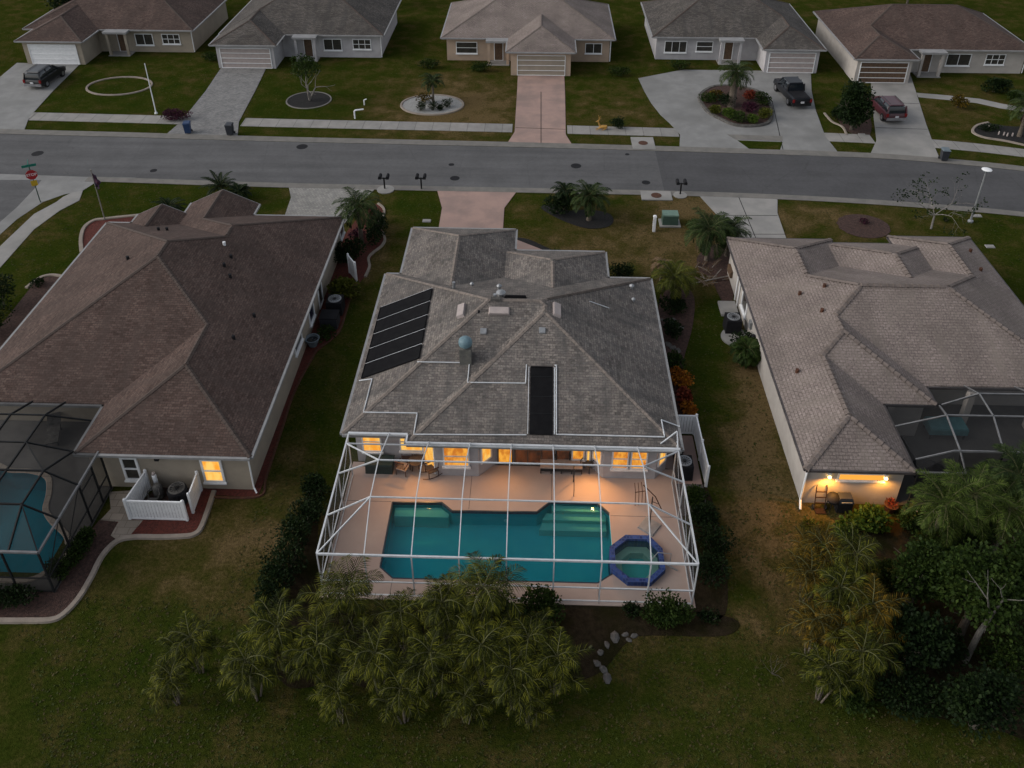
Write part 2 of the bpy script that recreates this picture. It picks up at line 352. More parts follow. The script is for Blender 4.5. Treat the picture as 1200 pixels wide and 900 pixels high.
M['cushion'] = vary('pale_cushion', (.42, .33, .27), (.32, .24, .2), 5, .9)
M['grey_metal'] = vary('galvanised', (.30, .31, .32), (.22, .23, .24), 4, .4, metal=.4)
M['vent'] = vary('pale_vent', (.36, .31, .29), (.30, .26, .25), 3, .6)
M['bluecap'] = vary('weathered_blue_cap', (.13, .21, .24), (.10, .16, .19), 6, .5)
M['util_green'] = vary('utility_green', (.055, .095, .075), (.045, .08, .062), 3, .5)
M['util_lid'] = vary('utility_lid_green', (.13, .20, .16), (.10, .16, .13), 3, .5)
M['teal'] = vary('teal_cover', (.06, .20, .22), (.045, .16, .18), 3, .8)
M['spa_tile'] = pavers('blue_spa_tile', (.025, .065, .24), (.008, .022, .10), (.05, .08, .18), .15, .15, .012)
M['basin'] = vary('pool_plaster', (.06, .50, .58), (.045, .45, .54), .5, .8, c3=(.13, .54, .56), s3=.35)
M['basin_step'] = vary('pool_step_plaster', (.60, .62, .56), (.55, .57, .52), 1, .8)
M['basin_l'] = vary('pool_plaster_blue', (.03, .50, .62), (.028, .46, .58), .6, .8)
M['water'] = water('pool_water', (.42, .93, .95), (.001, .12, .135), .16)
M['water2'] = water('spa_water', (.66, .90, .84), (.01, .11, .10), .12)
M['tile_line'] = vary('dark_waterline_tile', (.02, .03, .045), (.03, .045, .06), 6, .3)
M['scr_w'] = screen('screen_mesh_fine', (.03, .03, .03), .10)
M['scr_side'] = screen('screen_mesh_side', (.02, .022, .025), .32)
M['scr_d'] = screen('screen_mesh_dark', (.001, .001, .0012), .50)
M['tan_panel'] = vary('tan_kick_panel', (.22, .17, .14), (.18, .14, .115), 2, .7)
M['win_hot'] = emit('lit_window', (.95, .36, .03), .95, (1.0, .60, .14), 1.4)
M['win_mid'] = emit('lit_window_orange', (.62, .18, .01), .9, (1.0, .44, .05), 1.8)
M['win_dim'] = emit('dim_glass_door', (.20, .05, .012), .45, (.02, .008, .004), 1.2)
M['win_off'] = vary('dark_glass', (.03, .03, .028), (.055, .05, .042), 2, .1)
M['win_blue'] = vary('dark_blue_glass', (.01, .013, .03), (.015, .02, .04), 2, .1)
M['lamp'] = emit('lamp_glow', (1.0, .62, .2), 6)
M['paint_red'] = vary('maroon_paint', (.06, .016, .022), (.05, .014, .02), 2, .3, spec=.6)
M['paint_grey'] = vary('near_black_paint', (.008, .009, .012), (.011, .012, .015), 2, .35, spec=.4)
M['paint_blk'] = vary('black_paint', (.01, .01, .012), (.013, .013, .015), 2, .3, spec=.6)
M['glass'] = vary('car_glass', (.012, .016, .02), (.016, .02, .026), 1, .08, spec=.7)
M['tyre'] = vary('tyre_rubber', (.012, .012, .012), (.016, .016, .016), 5, .8)
M['chrome'] = vary('bright_metal', (.4, .4, .42), (.3, .3, .32), 4, .3, metal=.8)
M['taillight'] = vary('tail_light', (.22, .01, .012), (.16, .01, .01), 4, .3)
M['plate'] = vary('licence_plate_white', (.6, .6, .6), (.5, .5, .52), 4, .5)
M['gold'] = vary('gold_ornament', (.42, .24, .06), (.3, .16, .04), 6, .4)
M['stop_red'] = vary('stop_sign_red', (.33, .018, .022), (.28, .016, .02), 3, .5)
M['sign_green'] = vary('street_sign_green', (.01, .16, .12), (.01, .14, .10), 3, .5)
M['sign_yellow'] = vary('sign_yellow', (.50, .32, .02), (.42, .27, .02), 3, .5)
M['flag'] = vary('navy_flag', (.015, .018, .05), (.06, .015, .025), 5, .8)
M['bin_blue'] = vary('blue_bin', (.02, .045, .11), (.018, .04, .10), 3, .5)
M['bin_grey'] = vary('dark_bin', (.025, .028, .035), (.03, .033, .04), 3, .5)
M['bin_lid'] = vary('grey_bin_lid', (.12, .15, .17), (.10, .13, .15), 3, .5)
M['pole_green'] = vary('green_post', (.05, .09, .06), (.04, .07, .05), 3, .6)
M['bark'] = vary('bark', (.10, .085, .07), (.05, .042, .035), 6, .95, .8, 20)
M['bark_pale'] = vary('pale_bark', (.24, .22, .20), (.12, .11, .10), 5, .9, .6, 15)
M['bark_mid'] = vary('greyish_bark', (.12, .115, .10), (.06, .055, .05), 5, .95, .6, 15)
M['palm_bark'] = vary('palm_bark', (.15, .125, .10), (.08, .065, .05), 9, .95, .8, 14)
M['leaf_dark'] = leafmat('leaf_dark', (.005, .011, .004), (.011, .022, .007), (.025, .042, .012))
M['leaf_mid'] = leafmat('leaf_mid', (.010, .020, .005), (.022, .040, .008), (.045, .07, .014))
M['leaf_bright'] = leafmat('leaf_bright', (.018, .035, .006), (.05, .085, .012), (.10, .15, .022))
M['leaf_yel'] = leafmat('leaf_yellowgreen', (.025, .032, .006), (.06, .07, .01), (.13, .13, .02))
M['leaf_areca'] = leafmat('leaf_areca', (.004, .006, .001), (.034, .042, .005), (.18, .18, .02))
M['leaf_areca2'] = leafmat('leaf_areca_lit_brown', (.008, .008, .002), (.055, .043, .006), (.24, .14, .014))  # orange lamplight put into the thicket palms' leaf colour; also colours brown shrubs
M['stem_green'] = vary('frond_stem_green', (.10, .10, .04), (.055, .06, .02), 3, .8)
M['leaf_palm2'] = leafmat('leaf_palm_bright', (.014, .024, .005), (.042, .066, .012), (.10, .14, .028))
M['leaf_palm'] = leafmat('leaf_palm', (.010, .018, .006), (.025, .042, .012), (.06, .085, .025))
M['leaf_red'] = leafmat('leaf_red', (.05, .012, .008), (.16, .03, .02), (.30, .08, .03))
M['leaf_orange'] = leafmat('leaf_orange', (.10, .035, .006), (.28, .09, .012), (.42, .19, .02))
M['leaf_plum'] = leafmat('leaf_plum', (.02, .008, .012), (.05, .015, .03), (.10, .03, .05))
M['leaf_dry'] = leafmat('leaf_dead_frond', (.09, .055, .03), (.15, .10, .06), (.22, .15, .09))
# lawn
def lawnmat():
    m, nt, b = mk('lawn'); L = nt.links
    tc = N(nt, 'ShaderNodeTexCoord'); at = N(nt, 'ShaderNodeAttribute', attribute_name='dry')
    n1 = N(nt, 'ShaderNodeTexNoise', i_Scale=.55, i_Detail=7.0, i_Roughness=.68); L.new(tc.outputs['Object'], n1.inputs['Vector'])
    n2 = N(nt, 'ShaderNodeTexNoise', i_Scale=7.0, i_Detail=6.0, i_Roughness=.8); L.new(tc.outputs['Object'], n2.inputs['Vector'])
    s = N(nt, 'ShaderNodeSeparateColor'); L.new(at.outputs['Color'], s.inputs[0])
    a = N(nt, 'ShaderNodeMath', operation='MULTIPLY_ADD'); L.new(n1.outputs[0], a.inputs[0]); a.inputs[1].default_value = 2.0; a.inputs[2].default_value = -1.0
    a1 = N(nt, 'ShaderNodeMath', operation='ADD'); L.new(a.outputs[0], a1.inputs[0]); L.new(s.outputs[0], a1.inputs[1])
    a2 = N(nt, 'ShaderNodeMath', operation='MULTIPLY_ADD'); L.new(n2.outputs[0], a2.inputs[0]); a2.inputs[1].default_value = .5; L.new(a1.outputs[0], a2.inputs[2])
    cr = N(nt, 'ShaderNodeValToRGB'); e = cr.color_ramp.elements
    e[0].color = (.019, .031, .004, 1); e[0].position = .05; e[1].color = (.105, .074, .034, 1); e[1].position = 1.0
    k = e.new(.38); k.color = (.029, .036, .006, 1); k = e.new(.7); k.color = (.057, .047, .015, 1)
    L.new(a2.outputs[0], cr.inputs[0])
    mr = N(nt, 'ShaderNodeMapRange'); mr.inputs[1].default_value = .3; mr.inputs[2].default_value = .7; mr.inputs[3].default_value = .5; mr.inputs[4].default_value = 1.5; L.new(n2.outputs[0], mr.inputs[0])
    h = N(nt, 'ShaderNodeVectorMath', operation='SCALE'); L.new(cr.outputs[0], h.inputs[0]); L.new(mr.outputs[0], h.inputs['Scale'])
    L.new(h.outputs[0], b.inputs['Base Color']); b.inputs['Roughness'].default_value = 1; b.inputs['Specular IOR Level'].default_value = 0
    n3 = N(nt, 'ShaderNodeTexNoise', i_Scale=22.0, i_Detail=4.0); L.new(tc.outputs['Object'], n3.inputs['Vector'])
    bp = N(nt, 'ShaderNodeBump', i_Strength=.9, i_Distance=.06); L.new(n3.outputs[0], bp.inputs['Height']); L.new(bp.outputs[0], b.inputs['Normal'])
    return m
M['lawn'] = lawnmat()

# ================================================================== GROUND
DRY = [(520, 135, 90, 35, .45), (730, 135, 60, 30, .22), (1110, 125, 60, 30, .25), (620, 300, 50, 20, .2), (730, 285, 110, 40, .42), (800, 240, 35, 12, .55),
       (850, 290, 60, 60, .4), (940, 250, 40, 16, .25), (1010, 262, 90, 22, .3), (450, 270, 18, 50, .35), (425, 310, 22, 60, .3), (395, 430, 22, 60, .25),
       (890, 480, 36, 120, .62), (880, 430, 20, 60, .2), (290, 640, 110, 50, .42), (200, 700, 90, 30, .25), (330, 560, 40, 60, .18), (880, 600, 55, 70, .45), (60, 240, 60, 25, .2),
       (25, 265, 45, 30, .35), (860, 740, 90, 40, .22), (100, 750, 120, 30, .12), (1000, 600, 60, 30, .3), (1150, 300, 40, 30, .2), (700, 740, 90, 30, .3), (550, 120, 60, 40, .3), (110, 130, 60, 12, .1), (930, 690, 30, 60, .35)]
WET = [(415, 400, 16, 70, .3), (480, 240, 40, 18, .25), (390, 480, 26, 60, .2), (840, 400, 20, 60, .35), (350, 125, 80, 30, .2), (120, 125, 80, 30, .2), (60, 300, 60, 50, .25), (120, 230, 150, 22, .22), (1170, 300, 60, 60, .2), (150, 770, 150, 50, .2), (840, 560, 16, 90, .15)]
def frange(a, b, s):
    o = []
    while a < b - 1e-6: o.append(a); a += s
    return o
gx = [-900, -400, -200, -120] + frange(-78, 78, .75) + [78, 120, 200, 400, 900]
gy = [-500, -150, -40, 0, 6] + frange(10, 122, .75) + [122, 150, 220, 400, 900, 2000]
vs = [(x, y, 0) for y in gy for x in gx]; W_ = len(gx)
HOLES = [(-8.6, 23.9, 6.6, 30.2), (-30, 23.9, -21.2, 31.9)]
fs = []
for j in range(len(gy) - 1):
    for i in range(W_ - 1):
        if any(gx[i + 1] > a and gx[i] < c and gy[j + 1] > b and gy[j] < d and gx[i] >= a - .0 and gx[i + 1] <= c and gy[j] >= b and gy[j + 1] <= d for a, b, c, d in HOLES): continue
        fs.append((j * W_ + i, j * W_ + i + 1, (j + 1) * W_ + i + 1, (j + 1) * W_ + i))
g = MB(); g.add(vs, fs); go = struct('ground', g, M['lawn'])
ca = go.data.color_attributes.new('dry', 'FLOAT_COLOR', 'POINT')
for i, v in enumerate(vs):
    d = .17
    if v[1] > 8 and abs(v[0]) < 90 and v[1] < 130:
        a, b = Q(v[0], v[1])
        for q in DRY:
            t = ((a - q[0]) / q[2]) ** 2 + ((b - q[1]) / q[3]) ** 2
            if t < 4: d += q[4] * math.exp(-t)
        for q in WET:
            t = ((a - q[0]) / q[2]) ** 2 + ((b - q[1]) / q[3]) ** 2
            if t < 4: d -= q[4] * math.exp(-t)
    ca.data[i].color = (d, d, d, 1)
def interp(pts, x):
    if x <= pts[0][0]: i = 0
    else:
        i = len(pts) - 2
        for k in range(len(pts) - 1):
            if pts[k][0] <= x <= pts[k + 1][0]: i = k; break
    (x0, y0), (x1, y1) = pts[i], pts[i + 1]
    return y0 + (y1 - y0) * (x - x0) / (x1 - x0)
FE = spline(px([(-120, 153), (0, 157), (150, 161), (300, 165.5), (450, 169), (600, 172.5), (800, 178), (1000, 184.5), (1100, 191), (1200, 201), (1330, 219)]), 5)
NE = spline(px([(-120, 201), (0, 204.5), (150, 209), (300, 214), (450, 217.5), (600, 220.5), (780, 224), (900, 228), (1000, 233), (1100, 240), (1200, 249), (1330, 266)]), 5)
def ribbon(fa, fb, x0, x1, step=1.0):
    xs = frange(x0, x1, step) + [x1]
    return [(x, fa(x)) for x in xs] + [(x, fb(x)) for x in xs[::-1]]
fe = lambda x: interp(FE, x)
ne = lambda x: interp(NE, x)
HARD = []
def flat(name, poly, z, mt, h=None, **k):
    if mt is not M['lawn']: HARD.append((min(p[0] for p in poly), max(p[0] for p in poly), min(p[1] for p in poly), max(p[1] for p in poly), poly))
    m = MB(); m.prism(poly, (z - .03) if h is None else z - h, z)
    return struct(name, m, mt)
XL, XR = -75, 75
xs = P2(768, 178)[0]; xn = P2(778, 222)[0]
flat('road', [p for p in ribbon(ne, fe, XL, 12)] [:0] + [(x, ne(x)) for x in frange(XL, xn, 1)] + [(xn, ne(xn)), (xs, fe(xs))] + [(x, fe(x)) for x in frange(XL, xs, 1)[::-1]], .012, M['asphalt'])
flat('road', [(xn, ne(xn))] + [(x, ne(x)) for x in frange(xn + .5, XR, 1)] + [(x, fe(x)) for x in frange(xs + .5, XR, 1)[::-1]] + [(xs, fe(xs))], .010, M['asphalt2'])
flat('kerb', ribbon(fe, lambda x: fe(x) + .95, XL, XR), .05, M['kerb'])
xk = P2(100, 212)[0]
flat('kerb', ribbon(lambda x: ne(x) - .75, ne, xk, XR), .05, M['kerb'])
# side street at the left corner, its cross gutter and apron
flat('road', px([(-130, 211), (0, 211), (49, 211), (40, 222), (20, 243), (0, 264), (-60, 330), (-160, 330)]), .014, M['asphalt'])
flat('kerb', px([(-130, 203.5), (0, 204), (100, 207.5), (160, 208.5), (112, 214), (96, 224), (75, 228), (50, 237), (20, 257), (0, 275), (-60, 342), (-66, 335), (-4, 264), (20, 243), (40, 222), (49, 211), (0, 211), (-130, 211)]), .02, M['conc'])
flat('sidewalk', px([(97, 224), (93, 235), (70, 247), (40, 269), (0, 314), (-60, 385), (-90, 375), (0, 289), (40, 251), (66, 237), (74, 231), (84, 226)]), .03, M['conc_w'])
# sidewalk across the street, cut at the driveways
def sw(xa, xb):
    flat('sidewalk', ribbon(lambda x: fe(x) + 3.0, lambda x: fe(x) + 4.75, xa, xb), .037, M['walk'])
for a, b in [((-60, 145), (31, 143)), ((30, 143), (212, 146)), ((280, 150), (600, 156)), ((665, 157), (796, 160)), ((968, 166), (1026, 168)), ((1098, 176), (1290, 196))]:
    sw(P2(*a)[0], P2(*b)[0])
# driveways across the street
FH = 84.0
def up(pxy, Y):  # continue a driveway edge to depth Y on the ground
    return pxy
flat('driveway', px([(-60, 154.5), (27, 157), (34, 138), (62, 107), (93, 76), (20, 74), (-20, 107)]), .04, M['conc'])
flat('driveway', px([(191, 161), (278, 164), (280, 143), (299, 107), (312, 80), (259, 80), (241, 107), (212, 143)]), .04, M['paver_g'])
flat('driveway', px([(592, 172), (673, 174), (663, 158), (662, 107), (661, 84), (607, 84), (606, 107), (603, 155)]), .04, M['conc_p'])
flat('driveway', px([(796, 177), (797, 158), (785, 145), (774, 135), (763, 121), (755, 107), (748, 92), (800, 82), (950, 84), (951, 107), (956, 130), (967, 160), (986, 184)]), .04, M['conc'])
flat('driveway', px([(1018, 185), (1027, 165), (1024, 140), (1021, 107), (1020, 86), (1066, 86), (1073, 107), (1085, 145), (1094, 170), (1103, 190)]), .04, M['conc_w'])
flat('path', px([(1074, 109), (1110, 112), (1148, 116), (1175, 122), (1200, 126), (1200, 131), (1172, 127), (1145, 121), (1108, 117), (1076, 114)]), .03, M['conc_w'])
flat('grass_strip', px([(864, 165), (917, 167), (914, 176), (878, 175)]), .05, M['lawn'])
flat('sidewalk', px([(852, 158), (917, 160), (917, 166), (862, 164)]), .052, M['kerb'])
# near driveways
flat('driveway', px([(338, 217), (441, 220.5), (425, 235), (404, 262), (332, 258), (341, 232)]), .04, M['paver_l'])
flat('driveway', px([(512, 222), (606, 224), (591, 244), (589, 275), (513, 274), (518, 244)]), .04, M['conc_p'])
flat('path', px([(590, 275), (605, 281), (638, 294), (640, 305), (590, 305)]), .035, M['conc_p'])
flat('driveway', px([(818, 228), (911, 231), (911, 250), (923, 285), (866, 283), (840, 252)]), .04, M['conc_w'])
jt = MB()
for a, b in [((865, 230), (887, 283)), ((842, 253), (911, 253)), ((862, 275), (921, 275))]:
    p, q = P(*a), P(*b); jt.bar((p.x, p.y, .043), (q.x, q.y, .043), .05, .01)
for a, b in [((634, 108), (634, 173)), ((604, 150), (663, 152)), ((1022, 120), (1077, 122)), ((1026, 150), (1087, 152)), ((905, 120), (918, 178))]:
    p, q = P(*a), P(*b); jt.bar((p.x, p.y, .043), (q.x, q.y, .043), .06, .01)
struct('driveway_joints', jt, M['mulch_k'])
# manholes, stains, drain inlets
for a, b, r in [(675, 194.5, .45), (44, 180, .5), (757, 214, .35), (533, 209, .4), (180, 200, .3), (529, 193, .25), (354, 172, .5), (735, 181, .2), (932, 161, .3)]:
    c = P(a, b); m = MB(); m.lathe((c.x, c.y, .0), [(r, 0), (r, .016), (r * .8, .018), (r * .8, .016)], 14)
    o = m.build('manhole_cover', M['black'], loc=(c.x, c.y, 0))
    tag(o, None, 'manhole', 'round iron covers set in the pavement')
    o['label'] = {675: 'dark iron cover in the middle of the road facing the pink driveway', 44: 'dark oval iron cover in the road near the stop sign', 757: 'small dark cover in the road beside the darker asphalt', 533: 'dark cover in the road off the near pink driveway mouth',
                  180: 'faint small cover in the road above the corner lawn', 529: 'tiny dark cover in mid road above the near pink driveway', 354: 'faint iron cover close to the far kerb', 735: 'tiny cover near the far kerb by the storm inlet', 932: 'small dark cover set in the grey circular driveway'}[a]
def inlet(a, b, w, l, lab):
    c = P(a, b); r = thing('storm_inlet', lab, 'storm drain', (c.x, c.y, 0), 'concrete storm inlets at the kerb')
    m = MB(); m.box(c.x - w / 2, c.y - l / 2, -.05, c.x + w / 2, c.y + l / 2, .085); m.build('slab', M['conc_w'], r)
    m = MB(); m.lathe((c.x, c.y, .085), [(.42, 0), (.42, .012), (.3, .015)], 14); m.build('lid', M['rust'], r)
inlet(753.5, 168.5, 2.0, 2.4, 'pale concrete storm inlet with dark lid on the far kerb')
inlet(769, 230, 2.4, 1.4, 'concrete storm inlet with reddish lid on the near kerb')
# planting beds
def bed(name, pts, mt, z=.03, sm=True): return flat(name, spline(px(pts), 5, True) if sm else px(pts), z, mt)
bed('mulch_bed', [(432, 240), (446, 240), (450, 250), (444, 262), (450, 274), (451, 284), (438, 296), (432, 308), (432, 320), (424, 328), (412, 345), (405, 365), (396, 390), (384, 402), (372, 412), (350, 445), (330, 505), (311, 560), (302, 583), (244, 580), (246, 572), (292, 572), (330, 450), (372, 340), (400, 280)], M['mulch_r'], sm=False)
bed('mulch_bed', [(140, 632), (243, 600), (251, 574), (240, 572), (200, 560), (150, 600), (118, 608), (88, 645), (62, 685), (-60, 686), (-60, 728), (0, 728), (60, 727), (75, 720), (92, 702), (107, 677), (120, 652)], M['mulch_b'], .025, sm=False)
bed('mulch_bed', [(251, 576), (243, 600), (235, 620), (227, 627), (215, 629), (187, 630), (154, 630), (140, 620), (135, 607), (150, 606), (205, 590), (232, 570)], M['mulch_r'], .035, sm=False)
def edge(pts, name, lab, mt='edging', w=.2, h=.11):
    p = spline(px(pts), 6); m = MB(); sweep(m, p, w, 0, h); c = p[0]
    return single(name, m, M[mt], lab, 'edging', (c[0], c[1], 0))
edge([(251, 576), (243, 600), (235, 620), (227, 627), (215, 629), (187, 630), (157, 630), (137, 635), (120, 652), (107, 677), (92, 702), (75, 720), (60, 727), (30, 728), (0, 728), (-60, 728)], 'garden_edging', 'long curved concrete edging round the red mulch behind the left house', w=.26)
edge([(443, 239), (449, 244), (450, 250), (446, 258), (441, 264)], 'garden_edging', 'short curved pale edging right of the palm beside the left house')
edge([(448, 272), (451, 281), (447, 289), (438, 296), (432, 303), (433, 313), (428, 325)], 'garden_edging', 'winding pale edging along the mulch bed between the two houses')
edge([(422, 330), (412, 345), (406, 365), (398, 388), (385, 401), (372, 410), (366, 420), (345, 460), (330, 505), (312, 560), (304, 582), (250, 583)], 'garden_edging', 'long brown edging following the left house side wall', 'rust', .12, .07)
bed('mulch_bed', [(96, 288), (94, 275), (100, 263), (115, 257), (135, 256), (200, 252), (200, 262), (125, 266), (100, 300)], M['mulch_r'])
edge([(96, 296), (95, 280), (99, 267), (110, 259), (123, 257), (140, 255), (170, 252)], 'garden_edging', 'pale curved edging round the bed under the flagpole', w=.3)
bed('mulch_bed', [(30, 345), (45, 328), (60, 323), (78, 324), (78, 345), (40, 400), (-20, 470), (-40, 440)], M['mulch_b'])
edge([(31, 338), (40, 331), (50, 325), (62, 323), (76, 325)], 'garden_edging', 'short pale edging at the corner bed left of the left house', w=.25)
# flagstone path by the left fence
flat('path', px([(128, 577), (176, 574), (158, 585), (155, 610), (168, 610), (150, 631), (137, 633), (130, 628), (139, 612), (118, 610), (130, 597)]), .04, M['deck_t'])
# circular / oval beds
def oval(name, a, b, rx, ry, mt, z=.03, n=28):
    c = P(a, b); return flat(name, [(c.x + rx * cos(2 * pi * k / n) * (1 + .04 * sin(3 * k)), c.y + ry * sin(2 * pi * k / n)) for k in range(n)], z, mt), c
bed('mulch_bed', [(634, 243), (650, 240), (664, 247), (690, 246), (712, 250), (719, 258), (712, 266), (690, 268), (668, 262), (648, 253)], M['mulch_k'])
oval('mulch_bed', 1012, 265, 1.9, 1.7, M['mulch_b'])
oval('mulch_bed', 362, 117.5, 2.1, 2.0, M['mulch_k'])
oval('gravel_bed', 506.5, 123, 2.9, 2.3, M['gravel'], .04)
bed('mulch_bed', [(605, 279), (620, 281), (640, 290), (650, 294), (652, 300), (636, 298), (618, 288)], M['mulch_k'])
def ring(a, b, rx, ry, lab, mt='edging', w=.22, h=.1):
    c = P(a, b); p = [(c.x + rx * cos(2 * pi * k / 32), c.y + ry * sin(2 * pi * k / 32)) for k in range(33)]
    m = MB(); sweep(m, p, w, 0, h); single('bed_ring', m, M[mt], lab, 'edging', (c.x, c.y, 0))
ring(506.5, 123, 3.0, 2.4, 'pale oval kerb round the white gravel bed')
ring(362, 117.5, 2.15, 2.05, 'thin round border of the dark mulch circle across the street', 'kerb', .15, .06)
ring(140, 101, 3.2, 2.4, 'pale round kerb on the lawn at the far left')
bed('mulch_bed', [(1140, 152), (1144, 146), (1155, 144), (1180, 148), (1230, 152), (1230, 172), (1190, 166), (1160, 162), (1146, 158)], M['mulch_k'])
edge([(1158, 144), (1146, 147), (1140, 152), (1142, 157), (1155, 162), (1180, 166), (1215, 174)], 'garden_edging', 'curved pale edging of the flower bed at far right', w=.25)
bed('mulch_bed', [(775, 340), (790, 330), (812, 345), (812, 380), (800, 430), (808, 470), (808, 490), (780, 488), (770, 400)], M['mulch_b'])
bed('mulch_bed', [(842, 286), (862, 300), (860, 330), (858, 352), (848, 355), (842, 345), (832, 325), (820, 318), (818, 300)], M['mulch_b'])
bed('mulch_bed', [(978, 130), (1003, 122), (1020, 140), (1018, 160), (1000, 157), (988, 149)], M['mulch_b'])
edge([(966, 133), (975, 143), (987, 149), (992, 158)], 'garden_edging', 'curved edging beside the dark tree across the street', w=.2)
bed('soil_patch', [(640, 712), (700, 706), (770, 712), (860, 725), (850, 745), (760, 745), (735, 752), (700, 790), (640, 800), (600, 760)], M['dirt'], .02)
bed('soil_patch', [(360, 575), (374, 572), (382, 705), (500, 712), (600, 740), (640, 790), (600, 812), (540, 800), (470, 815), (400, 800), (340, 806), (318, 770), (322, 720), (338, 660)], M['dirt'], .015)
bed('soil_patch', [(812, 560), (830, 575), (848, 640), (850, 720), (810, 712), (806, 640)], M['dirt'], .02)
bed('soil_patch', [(950, 640), (1010, 610), (1100, 615), (1300, 640), (1300, 870), (1150, 850), (1050, 830), (975, 790), (955, 740)], M['dirt'], .018)

# ================================================================== ROOF ENVELOPE
def clip(poly, a, b, c, strict=False):
    out = []; n = len(poly)
    if n < 3: return []
    vals = [a * x + b * y + c for x, y in poly]
    for i in range(n):
        j = (i + 1) % n
        if vals[i] >= -1e-9: out.append(poly[i])
        if (vals[i] > 1e-9 and vals[j] < -1e-9) or (vals[i] < -1e-9 and vals[j] > 1e-9):
            t = vals[i] / (vals[i] - vals[j]); out.append((poly[i][0] + t * (poly[j][0] - poly[i][0]), poly[i][1] + t * (poly[j][1] - poly[i][1])))
    return out
def area(p): return abs(sum(p[i][0] * p[(i + 1) % len(p)][1] - p[(i + 1) % len(p)][0] * p[i][1] for i in range(len(p)))) / 2 if len(p) > 2 else 0
class Roof:
    def __init__(s, rects, slope=.47, z=2.6):
        s.R = []; s.z = z; s.s = slope
        for r in rects:
            x0, x1, y0, y1 = r[:4]; opn = r[4] if len(r) > 4 else ''
            k = r[5] if len(r) > 5 else slope
            pl = {}
            if 'W' not in opn.upper(): pl['W'] = (k, 0, z - k * x0)
            if 'E' not in opn.upper(): pl['E'] = (-k, 0, z + k * x1)
            if 'S' not in opn.upper(): pl['S'] = (0, k, z - k * y0)
            if 'N' not in opn.upper(): pl['N'] = (0, -k, z + k * y1)
            s.R.append(((x0, x1, y0, y1), pl, opn, k))
    def hr(s, i, x, y):
        (x0, x1, y0, y1), pl, o, k = s.R[i]
        if x < x0 - 1e-6 or x > x1 + 1e-6 or y < y0 - 1e-6 or y > y1 + 1e-6: return -1
        return min(a * x + b * y + c for a, b, c in pl.values())
    def h(s, x, y): return max(s.hr(i, x, y) for i in range(len(s.R)))
    def hit(s, px_, py_, off=0.0):
        z = s.z + 1
        for _ in range(60):
            p = P(px_, py_, z); hh = s.h(p.x, p.y)
            if hh < 0: hh = s.z
            z = z + (hh + off - z) * .5
        p = P(px_, py_, z); return p
    def faces(s):
        out = []
        for i, ((x0, x1, y0, y1), pl, o, k) in enumerate(s.R):
            for side, (a, b, c) in pl.items():
                poly = [(x0, y0), (x1, y0), (x1, y1), (x0, y1)]
                for s2, (a2, b2, c2) in pl.items():
                    if s2 != side: poly = clip(poly, a2 - a, b2 - b, c2 - c)
                if area(poly) < 1e-4: continue
                pcs = [poly]
                for m, ((u0, u1, v0, v1), pm, om, km) in enumerate(s.R):
                    if m == i: continue
                    hp = [(1, 0, -u0), (-1, 0, u1), (0, 1, -v0), (0, -1, v1)]
                    dead = False
                    for a2, b2, c2 in pm.values():
                        A, B, Cc = a2 - a, b2 - b, c2 - c
                        if abs(A) < 1e-9 and abs(B) < 1e-9:
                            if Cc < -1e-6 or (abs(Cc) <= 1e-6 and m > i): dead = True
                            continue
                        hp.append((A, B, Cc))
                    if dead: continue
                    new = []
                    for q in pcs:
                        rem = q
                        for A, B, Cc in hp:
                            outp = clip(rem, -A, -B, -Cc)
                            if area(outp) > 1e-4: new.append(outp)
                            rem = clip(rem, A, B, Cc)
                            if area(rem) < 1e-4: break
                    pcs = new
                for q in pcs:
                    if area(q) > 1e-3: out.append((side, (a, b, c), k, q, i))
        return out
